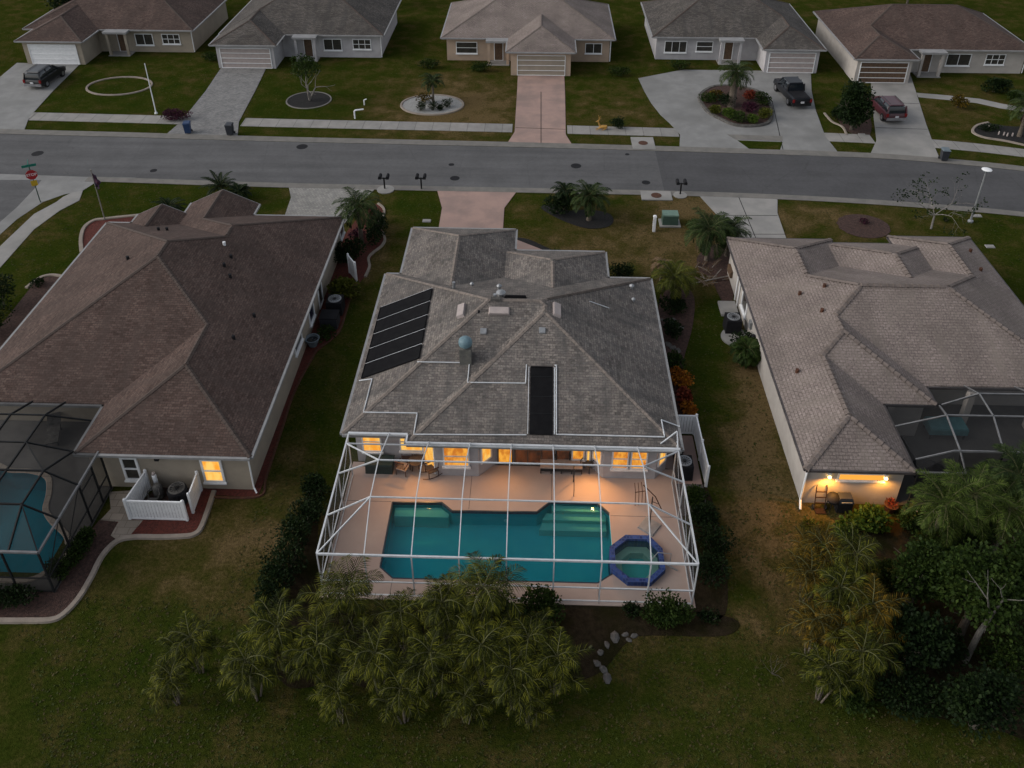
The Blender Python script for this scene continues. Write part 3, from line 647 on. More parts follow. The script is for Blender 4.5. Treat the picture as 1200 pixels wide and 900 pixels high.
def make_roof(rf, root, mroof, mfas, mcap, tile=False, soffit=None, gut=.13):
    fcs = rf.faces(); m = MB(); so = MB(); fa = MB()
    for side, (a, b, c), k, q, i in fcs:
        (x0, x1, y0, y1) = rf.R[i][0]; s1 = sqrt(1 + k * k)
        # drop duplicate vertices
        qq = []
        for p in q:
            if not qq or hypot(p[0] - qq[-1][0], p[1] - qq[-1][1]) > 1e-4: qq.append(p)
        if len(qq) > 1 and hypot(qq[0][0] - qq[-1][0], qq[0][1] - qq[-1][1]) < 1e-4: qq.pop()
        if len(qq) < 3: continue
        q = qq
        vs = [(x, y, a * x + b * y + c) for x, y in q]
        uv = [((y if side in 'WE' else x), {'W': x - x0, 'E': x1 - x, 'S': y - y0, 'N': y1 - y}[side] * s1) for x, y in q]
        m.add(vs, [tuple(range(len(q)))], [uv])
        so.add([(x, y, rf.z - .12) for x, y in q][::-1], [tuple(range(len(q)))])
        for j in range(len(q)):
            p, r = vs[j], vs[(j + 1) % len(q)]
            if abs(p[2] - rf.z) < 1e-4 and abs(r[2] - rf.z) < 1e-4 and hypot(p[0] - r[0], p[1] - r[1]) > .05:
                mx, my = (p[0] + r[0]) / 2, (p[1] + r[1]) / 2
                n = {'W': (-1, 0), 'E': (1, 0), 'S': (0, -1), 'N': (0, 1)}[side]
                if rf.h(mx + n[0] * .05, my + n[1] * .05) < 0:
                    g_ = gut
                    fa.bar((p[0] + n[0] * g_ / 2, p[1] + n[1] * g_ / 2, rf.z - .07), (r[0] + n[0] * g_ / 2, r[1] + n[1] * g_ / 2, rf.z - .07), g_, .13)
    # gable ends
    gb = MB()
    for (x0, x1, y0, y1), pl, o, k in rf.R:
        if 'n' in o:
            xm = (x0 + x1) / 2; zt = rf.z + k * (x1 - x0) / 2
            gb.add([(x0, y1 - .02, rf.z - .1), (x1, y1 - .02, rf.z - .1), (x1, y1 - .02, rf.z), (xm, y1 - .02, zt - .01), (x0, y1 - .02, rf.z)], [(0, 1, 2, 3, 4)])
            for u, v in (((x0, rf.z), (xm, zt)), ((xm, zt), (x1, rf.z))): fa.bar((u[0], y1, u[1] - .09), (v[0], y1, v[1] - .09), .12, .14)
    R_ = m.build('roof', mroof, root)
    fa.build('gutter', mfas, root); so.build('soffit', soffit or M['white'], root)
    if gb.v: gb.build('gable_wall', M['stucco_left'], root)
    # hip and ridge caps
    st = .36 if tile else .25; w = .17 if tile else .13
    def seg(p, q, i):
        p = Vector(p); q = Vector(q); L = (q - p).length; n = int(L / st)
        d = (q - p).normalized() if L > 1e-6 else None
        if not d: return
        r = d.cross(Vector((0, 0, 1))).normalized()
        ss = rf.R[i][3]; cp = MB()
        for k in range(n):
            a = p + d * (st * k); b = p + d * (st * (k + 1) * 1.0)
            mid = (a + b) / 2
            if rf.h(mid.x, mid.y) > rf.hr(i, mid.x, mid.y) + .02: continue
            if rf.h(mid.x, mid.y) < (rf.h(mid.x + r.x * .3, mid.y + r.y * .3) + rf.h(mid.x - r.x * .3, mid.y - r.y * .3)) / 2 + .03: continue
            if abs(rf.h(mid.x + r.x * .3, mid.y + r.y * .3) - rf.h(mid.x - r.x * .3, mid.y - r.y * .3)) > .06: continue
            dz = w * (ss * .72)
            if abs(d.z) < 1e-3: dz = w * ss
            t0, t1 = ((.09, .045) if tile else (.035, .02))
            vs = [a - r * w + Vector((0, 0, -dz + t0)), a + Vector((0, 0, t0 + .015)), a + r * w + Vector((0, 0, -dz + t0)),
                  b - r * w * .85 + Vector((0, 0, -dz * .85 + t1)), b + Vector((0, 0, t1 + .015)), b + r * w * .85 + Vector((0, 0, -dz * .85 + t1))]
            lo = [v - Vector((0, 0, .1)) for v in (vs[0], vs[2])]
            cp.add(vs + lo, [(0, 3, 4, 1), (1, 4, 5, 2), (0, 1, 2, 7, 6)])
        if cp.v: cp.build('ridge_cap', mcap, R_)
    for i, ((x0, x1, y0, y1), pl, o, k) in enumerate(rf.R):
        O = o.upper(); hw = min(x1 - x0, y1 - y0) / 2
        alongx = (x1 - x0) > (y1 - y0)
        if 'N' in O or 'S' in O: alongx = False; hw = (x1 - x0) / 2
        if 'E' in O or 'W' in O: alongx = True; hw = (y1 - y0) / 2
        zt = rf.z + k * hw
        if alongx:
            ym = (y0 + y1) / 2; ra = x0 if 'W' in O else x0 + hw; rb = x1 if 'E' in O else x1 - hw
            if 'W' not in O:
                seg((x0, y0, rf.z), (ra, ym, zt), i); seg((x0, y1, rf.z), (ra, ym, zt), i)
            if 'E' not in O:
                seg((x1, y0, rf.z), (rb, ym, zt), i); seg((x1, y1, rf.z), (rb, ym, zt), i)
            seg((ra, ym, zt), (rb, ym, zt), i)
        else:
            xm = (x0 + x1) / 2; ra = y0 if 'S' in O else y0 + hw; rb = y1 if 'N' in O else y1 - hw
            if 'S' not in O:
                seg((x0, y0, rf.z), (xm, ra, zt), i); seg((x1, y0, rf.z), (xm, ra, zt), i)
            if 'N' not in O:
                seg((x0, y1, rf.z), (xm, rb, zt), i); seg((x1, y1, rf.z), (xm, rb, zt), i)
            seg((xm, ra, zt), (xm, rb, zt), i)
    return R_
def walls(root, poly, mt, zt=2.47, z0=-.05, name='wall'):
    m = MB(); m.prism(poly, z0, zt); return m.build(name, mt, root)
def window(root, a, b, z0, z1, mpane, fr=.07, mull=1, bars=1, name='window', mfr='white', sill=True, proud=.06):
    """a->b runs along the wall with the outside on the right-hand side of a->b"""
    a = Vector((a[0], a[1], 0)); b = Vector((b[0], b[1], 0)); d = (b - a).normalized(); n = Vector((d.y, -d.x, 0)); L = (b - a).length
    m = MB(); o = n * (proud / 2)
    def bar(p, q, zp, zq, w): m.bar(a + d * p + o + Vector((0, 0, zp)), a + d * q + o + Vector((0, 0, zq)), w, proud + .02, up=n)
    bar(0, L, z1 - fr / 2, z1 - fr / 2, fr); bar(0, L, z0 + fr / 2, z0 + fr / 2, fr)
    bar(fr / 2, fr / 2, z0 + fr, z1 - fr, fr); bar(L - fr / 2, L - fr / 2, z0 + fr, z1 - fr, fr)
    for k in range(1, mull): bar(L * k / mull, L * k / mull, z0 + fr, z1 - fr, fr * .7)
    for k in range(1, bars): bar(fr, L - fr, z0 + (z1 - z0) * k / bars, z0 + (z1 - z0) * k / bars, fr * .7)
    f = m.build(name, M[mfr], root)
    if sill:
        s = MB(); p = a - d * .05 + n * .05; q = b + d * .05 + n * .05
        s.bar((p.x, p.y, z0 - .05), (q.x, q.y, z0 - .05), .16, .09); s.build('sill', M['white'], f)
    g_ = MB(); c = n * .02
    g_.add([a + d * fr * .5 + c + Vector((0, 0, z0 + fr * .5)), b - d * fr * .5 + c + Vector((0, 0, z0 + fr * .5)), b - d * fr * .5 + c + Vector((0, 0, z1 - fr * .5)), a + d * fr * .5 + c + Vector((0, 0, z1 - fr * .5)),
            a + d * fr * .5 + Vector((0, 0, z0 + fr * .5)) + n * .004, b - d * fr * .5 + Vector((0, 0, z0 + fr * .5)) + n * .004, b - d * fr * .5 + Vector((0, 0, z1 - fr * .5)) + n * .004, a + d * fr * .5 + Vector((0, 0, z1 - fr * .5)) + n * .004],
           [(0, 1, 2, 3), (4, 7, 6, 5), (0, 4, 5, 1), (1, 5, 6, 2), (2, 6, 7, 3), (3, 7, 4, 0)])
    g_.build('pane', M[mpane], f); return f

# ================================================================== CENTRE HOUSE
CR = Roof([(-9.35, 7.2, 30.65, 44.45), (-6.1, 7.2, 30.1, 44.45), (-8.4, -1.35, 38.0, 50.0, 'S'), (-2.4, 4.55, 38.0, 47.4, 'S')])
ch = thing('house', 'grey shingled house with lit windows behind the white pool cage', 'house', (-1, 37, 0))
make_roof(CR, ch, M['roof_c'], M['fascia'], M['cap_c'])
walls(ch, [(-8.9, 31.3), (-5.5, 31.3), (-4.75, 30.45), (-2.65, 30.45), (-1.85, 31.3), (3.0, 31.3), (3.55, 30.55), (6.15, 30.55), (6.78, 31.25), (6.78, 44.0), (-8.9, 44.0)], M['stucco_grey'])
walls(ch, [(-7.95, 44.003), (-1.8, 44.003), (-1.8, 49.6), (-7.95, 49.6)], M['stucco_grey'])
walls(ch, [(-1.79, 44.003), (4.1, 44.003), (4.1, 46.9), (-1.79, 46.9)], M['stucco_grey'])
def wx(a, Y, z=1.5):  # x of image column a on wall plane Y at height z
    d = ray(a, 530); lo, hi = 480, 600
    for _ in range(40):
        mid = (lo + hi) / 2
        if PY(a, mid, Y).z > z: lo = mid
        else: hi = mid
    return PY(a, lo, Y).x
window(ch, (wx(424, 31.3), 31.3), (wx(447, 31.3), 31.3), .75, 2.15, 'win_hot', mull=1, bars=2)
window(ch, (wx(468, 31.3), 31.3), (wx(496, 31.3), 31.3), .85, 2.15, 'win_hot', mull=1, bars=2)
window(ch, (-5.46, 31.255), (-4.80, 30.505), .1, 2.2, 'win_hot', sill=False, name='glass_door', mull=1)
window(ch, (wx(519, 30.45), 30.45), (wx(550, 30.45), 30.45), .75, 2.15, 'win_mid', mull=1, bars=2)
window(ch, (-2.55, 30.555), (-2.05, 31.087), .8, 2.2, 'win_hot', sill=False, mull=1)
window(ch, (-1.75, 31.3), (-.95, 31.3), .08, 2.25, 'win_mid', sill=False, name='glass_door', mfr='wood')
window(ch, (-.90, 31.3), (1.15, 31.3), .08, 2.25, 'win_dim', sill=False, name='sliding_door', mull=3, mfr='wood')
window(ch, (1.2, 31.3), (1.95, 31.3), .08, 2.25, 'win_dim', sill=False, name='sliding_door', mull=1, mfr='blackmetal')
window(ch, (2.0, 31.3), (2.66, 31.3), .5, 2.25, 'win_mid', mull=1)
window(ch, (2.72, 31.3), (2.97, 31.3), .06, 2.25, 'win_hot', sill=False, name='glass_door')
window(ch, (3.08, 31.19), (3.48, 30.645), .8, 2.2, 'win_hot', sill=False, mull=1)
window(ch, (wx(717, 30.55), 30.55), (wx(737, 30.55), 30.55), .75, 2.15, 'win_mid', mull=1, bars=2)
window(ch, (wx(739, 30.55), 30.55), (wx(759, 30.55), 30.55), .75, 2.15, 'win_mid', mull=1, bars=2)
window(ch, (6.24, 30.65), (6.68, 31.14), .8, 2.2, 'win_hot', sill=False, mull=1)
window(ch, (-7.4, 49.6)[::1] if 0 else (-2.4, 49.6), (-7.4, 49.6), .02, 2.2, 'vent', name='garage_door', mull=1, bars=4, sill=False)
window(ch, (1.7, 46.9), (.5, 46.9), .02, 2.1, 'win_off', name='front_door', sill=False)
# roof fittings (each part of the house roof)
rootroof = [o for o in D.objects if o.parent == ch and o.name.startswith('roof')][0]
def on_roof_box(rf, a, b, w, l, h, name, mt, parent, zr=0):
    p = rf.hit(a, b); e = .05
    gx_ = (rf.h(p.x + e, p.y) - rf.h(p.x - e, p.y)) / (2 * e); gy_ = (rf.h(p.x, p.y + e) - rf.h(p.x, p.y - e)) / (2 * e)
    n = Vector((-gx_, -gy_, 1)).normalized(); tx = Vector((1, 0, gx_)).normalized(); ty = n.cross(tx)
    m = MB(); vs = []
    for zz, t in ((-.03, 1), (h, .88)):
        for u, v in ((-1, -1), (1, -1), (1, 1), (-1, 1)): vs.append(p + tx * (u * w / 2 * t) + ty * (v * l / 2 * t) + n * zz)
    m.add(vs, [(0, 3, 2, 1), (4, 5, 6, 7), (0, 1, 5, 4), (1, 2, 6, 5), (2, 3, 7, 6), (3, 0, 4, 7)])
    return m.build(name, mt, parent), p
def vent_pipe(rf, a, b, r, h, parent, mt, name='vent_pipe', cap=False):
    p = rf.hit(a, b); m = MB(); m.tube([(p.x, p.y, p.z - .1), (p.x, p.y, p.z + h)], r, 10)
    if cap: m.lathe((p.x, p.y, p.z + h), [(r * 1.7, -.03), (r * 1.7, .02), (r * .8, .1), (.01, .13)], 10)
    return m.build(name, mt, parent)
on_roof_box(CR, 541, 365, .45, 1.15, .16, 'roof_vent', M['vent'], rootroof)
on_roof_box(CR, 585, 365, 1.15, .45, .16, 'roof_vent', M['vent'], rootroof)
on_roof_box(CR, 652, 364, .45, 1.15, .16, 'roof_vent', M['vent'], rootroof)
on_roof_box(CR, 604, 349, 1.25, .28, .14, 'ridge_vent', M['solar'], rootroof)
on_roof_box(CR, 581, 351, .6, .25, .12, 'ridge_vent', M['stone'], rootroof)
for a, b in ((566.5, 388.5), (635.5, 387.5)):
    f, p = on_roof_box(CR, a, b, .36, .36, .08, 'skylight_vent', M['grey_metal'], rootroof)
for a, b, r, h, c in ((585, 340, .09, .3, 1), (587, 347, .16, .25, 1), (580, 350, .1, .3, 0), (532, 338, .09, .45, 0), (553, 335, .07, .15, 1), (740, 338, .09, .2, 1), (742, 353, .07, .15, 1), (561, 366, .05, .12, 0)):
    vent_pipe(CR, a, b, r, h, rootroof, M['grey_metal'] if r != .05 else M['black'], cap=bool(c))
p = CR.hit(546, 421); m = MB(); m.box(p.x - .3, p.y - .3, p.z - .4, p.x + .3, p.y + .35, p.z + .85); chm = m.build('chimney', M['chim'], rootroof)
m = MB(); m.lathe((p.x, p.y, p.z + .85), [(.20, 0), (.20, .12), (.34, .14), (.36, .28), (.33, .42), (.24, .52), (.1, .57), (.01, .58)], 18); m.build('chimney_cap', M['bluecap'], chm, smooth=True)
# white pool-heating pipes clipped to the shingles
def roof_pipe(rf, pts, r, lab, mt):
    P3 = []
    for i in range(len(pts) - 1):
        n = 10
        for k in range(n + (i == len(pts) - 2)):
            t = k / n; P3.append(rf.hit(pts[i][0] + (pts[i + 1][0] - pts[i][0]) * t, pts[i][1] + (pts[i + 1][1] - pts[i][1]) * t, .05))
    m = MB(); m.tube(P3, r * .72, 6); return single('roof_pipe', m, mt, lab, 'pipe', tuple(P3[0]), 'white solar heating pipes across the middle roof')
roof_pipe(CR, [(421, 446), (436, 444), (426, 483), (489, 484), (485, 509), (617, 509.5)], .045, 'white pipe stepping down from the five solar panels to the rear eave', M['beam'])
roof_pipe(CR, [(489, 424), (550, 425), (548, 448), (616, 449), (617, 427)], .04, 'white pipe running past the round chimney cap to the rear solar panel', M['beam'])
roof_pipe(CR, [(650, 428), (652, 428), (652, 509), (779, 512), (775, 492), (797, 500)], .05, 'white pipe from the rear solar panel to the right roof corner', M['beam'])
roof_pipe(CR, [(691, 353), (714, 361)], .035, 'short loose white pipe lying on the right roof slope', M['beam'])
# solar panels
def roofpanel(rf, x0, x1, y0, y1, side, lab, group):
    n = 14; m = MB(); k = rf.s; vs = []
    f = lambda x, y: rf.h(x, y)
    nrm = Vector((-k, 0, 1)).normalized() if side == 'W' else Vector((0, -k, 1)).normalized()
    cs = [(x0, y0), (x1, y0), (x1, y1), (x0, y1)]
    lo = [Vector((x, y, f(x, y))) + nrm * .03 for x, y in cs]; hi = [v + nrm * .04 for v in lo]
    c = lo[0]; r = thing('solar_panel', lab, 'solar panel', tuple(c), group)
    m.add(lo + hi, [(0, 3, 2, 1), (4, 5, 6, 7), (0, 1, 5, 4), (1, 2, 6, 5), (2, 3, 7, 6), (3, 0, 4, 7)]); m.build('collector_mat', M['solar'], r)
    h = MB()
    if side == 'W':
        for a, b in ((0, 3), (1, 2)): h.tube([lo[a] + nrm * .05, lo[b] + nrm * .05], .03, 6)
        h.bar(hi[3] + nrm * .012, hi[2] + nrm * .012, .035, .02); h.build('header_pipe', M['solar'], r)
        q = MB(); q.bar(lo[3] + Vector((0, .07, .02)), lo[2] + Vector((0, .07, .02)), .04, .03); q.build('spacer', M['beam'], r)
    else:
        for a, b in ((0, 1), (3, 2)): h.tube([lo[a] + nrm * .05, lo[b] + nrm * .05], .035, 6)
        h.build('header_pipe', M['solar'], r)
        q = MB()
        for t in (.3, .55, .85): q.bar(hi[0].lerp(hi[3], t) + nrm * .006, hi[1].lerp(hi[2], t) + nrm * .006, .03, .012)
        q.build('strap', M['bronze'], r)
        q = MB(); q.bar(lo[1] + Vector((.09, 0, .02)), lo[2] + Vector((.09, 0, .02)), .05, .04); q.bar(lo[0] + Vector((-.09, 0, .02)), lo[3] + Vector((-.09, 0, .02)), .03, .03); q.build('spacer', M['beam'], r)
    return r
YS = [CR.hit(421, 446).y, CR.hit(445, 361).y]
XX = [CR.hit(422, 446).x + .1, CR.hit(491, 423).x]
dy = (YS[1] - YS[0]) / 5
lb = ['black solar panel nearest the pool in the row of five', 'black solar panel second from the pool in the row of five', 'middle black solar panel in the row of five', 'black solar panel second from the street in the row of five', 'black solar panel nearest the street in the row of five']
for i in range(5): roofpanel(CR, XX[0], XX[1], YS[0] + dy * i + .04, YS[0] + dy * (i + 1) - .12, 'W', lb[i], 'solar panels on the left slope of the middle roof')
a, b = CR.hit(620.5, 509), CR.hit(648, 431)
roofpanel(CR, a.x, a.x + 1.12, a.y, b.y, 'S', 'single long black solar panel on the rear slope of the middle roof', None)
m = MB(); a, b = P(442, 371, 2.6), P(421, 446, 2.6)
# front yard walk light strip of lawn etc. are in the ground

# ================================================================== POOL CAGE
EX0, EX1, EY0, EY1 = -9.0, 7.0, 23.6, 30.1
deck_out = [(-9.15, 23.4), (7.15, 23.4), (7.15, 31.2), (6.75, 31.2), (-8.87, 31.2), (-9.15, 31.2)]
pool = [(-6.75, 25.0), (-6.1, 24.45), (3.0, 24.5), (3.72, 25.02), (3.78, 25.0), (4.3, 24.42), (5.32, 24.42), (6.0, 25.1), (6.0, 26.2), (5.5, 26.86), (4.4, 26.86), (3.78, 26.2), (3.76, 26.24), (3.76, 28.35), (3.2, 28.98), (.95, 28.98), (.28, 28.32), (-3.8, 28.26), (-4.35, 28.74), (-6.75, 28.68)]
def holed(name, outer, hole, z, mt, zb=-.1):
    bm = bmesh.new()
    loops = []
    for lp in (outer, hole):
        vs = [bm.verts.new((x, y, z)) for x, y in lp]; loops.append(vs)
        for i in range(len(vs)): bm.edges.new((vs[i], vs[(i + 1) % len(vs)]))
    bmesh.ops.triangle_fill(bm, use_beauty=True, use_dissolve=False, edges=bm.edges[:])
    for f in bm.faces:
        f.normal_update()
        if f.normal.z < 0: f.normal_flip()
    for vs in loops[:1]:
        lo = [bm.verts.new((v.co.x, v.co.y, zb)) for v in vs]
        for i in range(len(vs)):
            j = (i + 1) % len(vs); bm.faces.new((vs[i], lo[i], lo[j], vs[j]))
    me = D.meshes.new(name); bm.to_mesh(me); bm.free(); me.materials.append(mt)
    o = D.objects.new(name, me); COL.objects.link(o); return o
o = holed('pool_deck', deck_out, pool, .06, M['deck']); o['kind'] = 'structure'
pr = thing('swimming_pool', 'turquoise swimming pool with corner steps under the white cage', 'swimming pool', (-1.5, 26.6, 0))
def basin(poly, zt, zb, mt, parent, name='basin'):
    a = sum(poly[i][0] * poly[(i + 1) % len(poly)][1] - poly[(i + 1) % len(poly)][0] * poly[i][1] for i in range(len(poly)))
    if a < 0: poly = poly[::-1]
    n = len(poly); m = MB()
    m.add([(x, y, zt) for x, y in poly] + [(x, y, zb) for x, y in poly], [(i, (i + 1) % n, n + (i + 1) % n, n + i) for i in range(n)] + [tuple(range(n, 2 * n))])
    return m.build(name, mt, parent)
basin(pool, .058, -.95, M['basin'], pr)
m = MB()
for i in range(len(pool)):
    a, b = pool[i], pool[(i + 1) % len(pool)]
    if min(a[0], b[0]) > 3.7: continue
    m.bar((a[0], a[1], -.02), (b[0], b[1], -.02), .06, .17)
m.build('waterline_tile', M['tile_line'], pr)
m = MB()
m.prism([(-6.6, 28.05), (-4.0, 28.05), (-3.95, 28.25), (-4.4, 28.62), (-6.6, 28.56)], -.94, -.2)
for k, (ya, yb, zz) in enumerate([(28.6, 28.92, -.18), (28.2, 28.595, -.36), (27.75, 28.195, -.56)]):
    m.prism([((1.0, .55, .4)[k], ya), (3.62, ya), (3.62 if k else 3.25, yb), ((1.0, .75, .55)[k], yb)], -.94, zz)
m.build('steps', M['basin_step'], pr)
pw = [p for p in pool if p[0] < 3.77] ; m = MB(); m.prism(pw, -.13, -.12, True); m.build('pool_water', M['water'], pr)
sp = thing('spa', 'octagonal spa with blue tiled rim joined to the pool', 'spa', (4.88, 25.64, 0))
oc = [(3.62, 25.05), (4.3, 24.40), (5.32, 24.40), (6.03, 25.1), (6.03, 26.2), (5.5, 26.9), (4.4, 26.9), (3.62, 26.22)]
cx_, cy_ = 4.85, 25.65
inn = [(cx_ + (x - cx_) * .82, cy_ + (y - cy_) * .82) for x, y in oc]
m = MB(); n = 8
vv = [(x, y, -1.3) for x, y in oc] + [(x, y, .33) for x, y in oc] + [(x, y, .33) for x, y in inn] + [(x, y, -1.3) for x, y in inn]
m.add(vv, [f for i in range(n) for f in ((i, (i + 1) % n, n + (i + 1) % n, n + i), (n + i, n + (i + 1) % n, 2 * n + (i + 1) % n, 2 * n + i), (2 * n + i, 2 * n + (i + 1) % n, 3 * n + (i + 1) % n, 3 * n + i))])
m.build('rim', M['spa_tile'], sp)
m = MB(); m.prism(inn, -1.2, -.62); m.build('floor', M['basin'], sp)
m = MB(); seat = [(cx_ + (x - cx_) * .55, cy_ + (y - cy_) * .55) for x, y in oc]
vv = [(x, y, -.22) for x, y in inn] + [(x, y, -.22) for x, y in seat] + [(x, y, -.6) for x, y in seat]
m.add(vv, [f for i in range(n) for f in ((i, (i + 1) % n, n + (i + 1) % n, n + i), (n + i, n + (i + 1) % n, 2 * n + (i + 1) % n, 2 * n + i))]); m.build('bench', M['basin_step'], sp)
m = MB(); m.prism(inn, .19, .2, True); m.build('spa_water', M['water2'], sp)
m = MB(); m.bar((6.05, 25.35, .36), (6.6, 25.2, .12), .05); m.tube([(6.3, 25.55, .06), (6.3, 25.55, .8), (5.7, 25.6, .8), (5.5, 25.6, .35)], .022, 8); m.build('handrail', M['grey_metal'], sp)
jd = MB()
for a, b in (((-9.1, 24.3), (-6.2, 24.3)), ((3.2, 24.2), (7.1, 24.2)), ((-3.0, 28.35), (-3.0, 31.2)), ((1.0, 29.05), (1.0, 31.2)), ((-9.1, 28.7), (-6.8, 28.7)), ((3.8, 28.2), (7.1, 28.2)), ((-6.1, 24.4), (-6.1, 23.45)), ((-1.0, 24.4), (-1.0, 23.45)), ((3.0, 24.4), (3.0, 23.45))): jd.bar((a[0], a[1], .061), (b[0], b[1], .061), .022, .006)
struct('deck_joints', jd, M['stone'])
m = MB(); m.lathe((-1.5, 26.2, -.95), [(.16, 0), (.16, .02), (.1, .03)], 14); m.build('main_drain', M['black'], pr)
m = MB(); m.lathe((0, 0, 0), [(.11, 0), (.11, .03), (.05, .04)], 12); m.v = [(x - 1.2, 28.26 - z, -.55 + y) for x, y, z in m.v]; m.build('pool_light', M['white'], pr)
# frame
cg = thing('pool_cage', 'white aluminium screened pool cage behind the middle house', 'pool cage', (-1, 26.8, 0))
ZE, ZT = 2.68, 3.8; TX0, TX1, TY0, TY1 = -7.0, 5.05, 25.72, 27.85
fr = MB(); top = MB(); bw = .055
def bm_(a, b, w=.042, h=.07, mb=None): (mb or top).bar(a, b, w, h)
xsb = [-7, -5, -3, -1, 1, 3, 5.05]
bm_((EX0, EY0, ZE), (EX1, EY0, ZE), .075, .09)
bm_((EX0, EY0, ZE), (EX0, 30.6, ZE), .07, .1); bm_((EX1, EY0, ZE), (EX1, 30.5, ZE), .07, .1)
bm_((TX0, TY0, ZT), (TX1, TY0, ZT)); bm_((TX0, TY1, ZT), (TX1, TY1, ZT))
for x in xsb:
    bm_((x, EY0, ZE), (x, TY0, ZT), .042, .06); bm_((x, TY0, ZT), (x, TY1, ZT), .042, .06); bm_((x, TY1, ZT), (x, 30.05 if x > -6 else 30.6, 2.75), .042, .06)
for sx, ex in ((TX0, EX0), (TX1, EX1)):
    bm_((sx, TY0, ZT), (ex, EY0, ZE)); bm_((sx, TY1, ZT), (ex, 29.9, ZE)); bm_((sx, TY0, ZT), (ex, 25.6, ZE)); bm_((sx, TY1, ZT), (ex, 28.0, ZE))
bm_((EX0, 29.9, ZE), (EX1, 29.9, ZE), .05, .06)
bm_((-9.0, 30.52, 2.73), (-6.1, 30.52, 2.73), .12, .12); bm_((-6.1, 29.97, 2.73), (7.1, 29.97, 2.73), .12, .12); bm_((-6.1, 30.52, 2.73), (-6.1, 29.97, 2.73), .08, .1)
bm_((7.0, 30.0, 2.7), (7.0, 30.7, 3.2), .05, .06); bm_((7.0, 30.7, 3.2), (6.2, 30.3, 2.75), .05, .06)
top.build('roof_beam', M['beam'], cg)
for x in [EX0, -7, -5, -3, -1, 1, 3, 5.05, EX1]:
    m = MB(); m.bar((x, EY0, .03), (x, EY0, ZE - .05), .055, .055); m.build('post', M['beam'], cg)
for X in (EX0, EX1):
    for y in (25.6, 28.0, 30.3):
        m = MB(); m.bar((X, y, .03), (X, y, ZE - .05), .055, .055); m.build('post', M['beam'], cg)
m = MB()
for z in (.95, .08): m.bar((EX0, EY0, z), (EX1, EY0, z), .05, .05)
for X in (EX0, EX1):
    for z in (.95, .08): m.bar((X, EY0, z), (X, 30.3, z), .05, .05)
    for y0, y1 in ((23.6, 25.6), (25.6, 28.0), (28.0, 30.3)): m.bar((X, y0, .95), (X, y1, ZE), .022, .022)
m.build('rail', M['beam'], cg)
m = MB(); z = .04
m.add([(EX0, EY0 + .012, z), (EX1, EY0 + .012, z), (EX1, EY0 + .012, ZE), (EX0, EY0 + .012, ZE)], [(0, 1, 2, 3)]); m.build('front_screen', M['scr_w'], cg)
m = MB()
for X in (EX0 + .012, EX1 - .012): m.add([(X, EY0, z), (X, 30.3, z), (X, 30.3, ZE), (X, EY0, ZE)], [(0, 1, 2, 3)])
m.build('side_screen', M['scr_side'], cg)
m = MB()
q = lambda *v: m.add(v, [tuple(range(len(v)))])
q((EX0, EY0, ZE), (EX1, EY0, ZE), (TX1, TY0, ZT), (TX0, TY0, ZT)); q((TX0, TY0, ZT), (TX1, TY0, ZT), (TX1, TY1, ZT), (TX0, TY1, ZT)); q((TX0, TY1, ZT), (TX1, TY1, ZT), (5.05, 30.05, 2.75), (-7, 30.05, 2.75))
q((EX0, EY0, ZE), (TX0, TY0, ZT), (TX0, TY1, ZT), (EX0, 29.9, ZE)); q((EX1, EY0, ZE), (EX1, 29.9, ZE), (TX1, TY1, ZT), (TX1, TY0, ZT))
q((EX0, 29.9, ZE), (TX0, TY1, ZT), (-7, 30.6, 2.75)); q((EX1, 29.9, ZE), (TX1, TY1, ZT), (5.05, 30.05, 2.75))
m.build('roof_screen', M['scr_w'], cg)
m = MB(); m.box(EX0 - .03, EY0 - .02, .06, EX1 + .03, EY0 + .02, .1); m.build('sill_plate', M['beam'], cg)

# ================================================================== PATIO FURNITURE
def at(a, b, z=.06): return P(a, b, z)
c = at(446.5, 552); r = thing('storage_box', 'dark green covered patio storage box by the left window', 'storage box', (c.x, c.y, .06))
m = MB(); m.box(c.x - .75, c.y - .2, .06, c.x + .62, c.y + .5, .62, taper=.02); m.build('body', M['dkgreen'], r)
m = MB(); m.box(c.x - .79, c.y - .24, .62, c.x + .66, c.y + .54, .70, taper=.04); m.build('lid', M['dkgreen'], r)
def chair(c, rz, lab, frame, cush, group=None, rocker=False):
    r = thing('patio_chair', lab, 'chair', (c.x, c.y, .06), group, rz)
    m = MB(); m.box(-.27, -.25, .38, .27, .27, .43); m.build('seat', cush, r, local=True)
    m = MB()
    for k in range(7): m.bar((-.22 + .073 * k, .25, .45), (-.22 + .073 * k, .36, 1.0), .03, .02)
    m.bar((-.27, .36, 1.0), (.27, .36, 1.0), .05, .05); m.build('backrest', frame, r, local=True)
    for sx in (-.26, .26):
        for sy in (-.23, .27):
            m = MB(); m.bar((sx, sy, 0.03 if rocker else 0), (sx, sy, .4), .035); m.build('leg', frame, r, local=True)
        m = MB(); m.bar((sx, -.25, .62), (sx, .3, .62), .04); m.bar((sx, -.23, .4), (sx, -.23, .62), .03); m.build('armrest', frame, r, local=True)
        if rocker:
            m = MB(); m.tube([(sx, -.55 + .12 * k, .16 * ((k - 4.5) / 4.5) ** 2 + .01) for k in range(11)], .02, 6); m.build('rocker', frame, r, local=True)
    return r
def round_table(c, rad, lab, h=.72):
    r = thing('patio_table', lab, 'table', (c.x, c.y, .06))
    m = MB(); m.lathe((0, 0, h - .04), [(rad, 0), (rad, .04)], 20); m.build('tabletop', M['wood'], r, local=True)
    for k in range(4):
        a = pi / 4 + k * pi / 2; m = MB(); m.bar((rad * .7 * cos(a), rad * .7 * sin(a), 0), (rad * .4 * cos(a), rad * .4 * sin(a), h - .04), .04); m.build('leg', M['rust'], r, local=True)
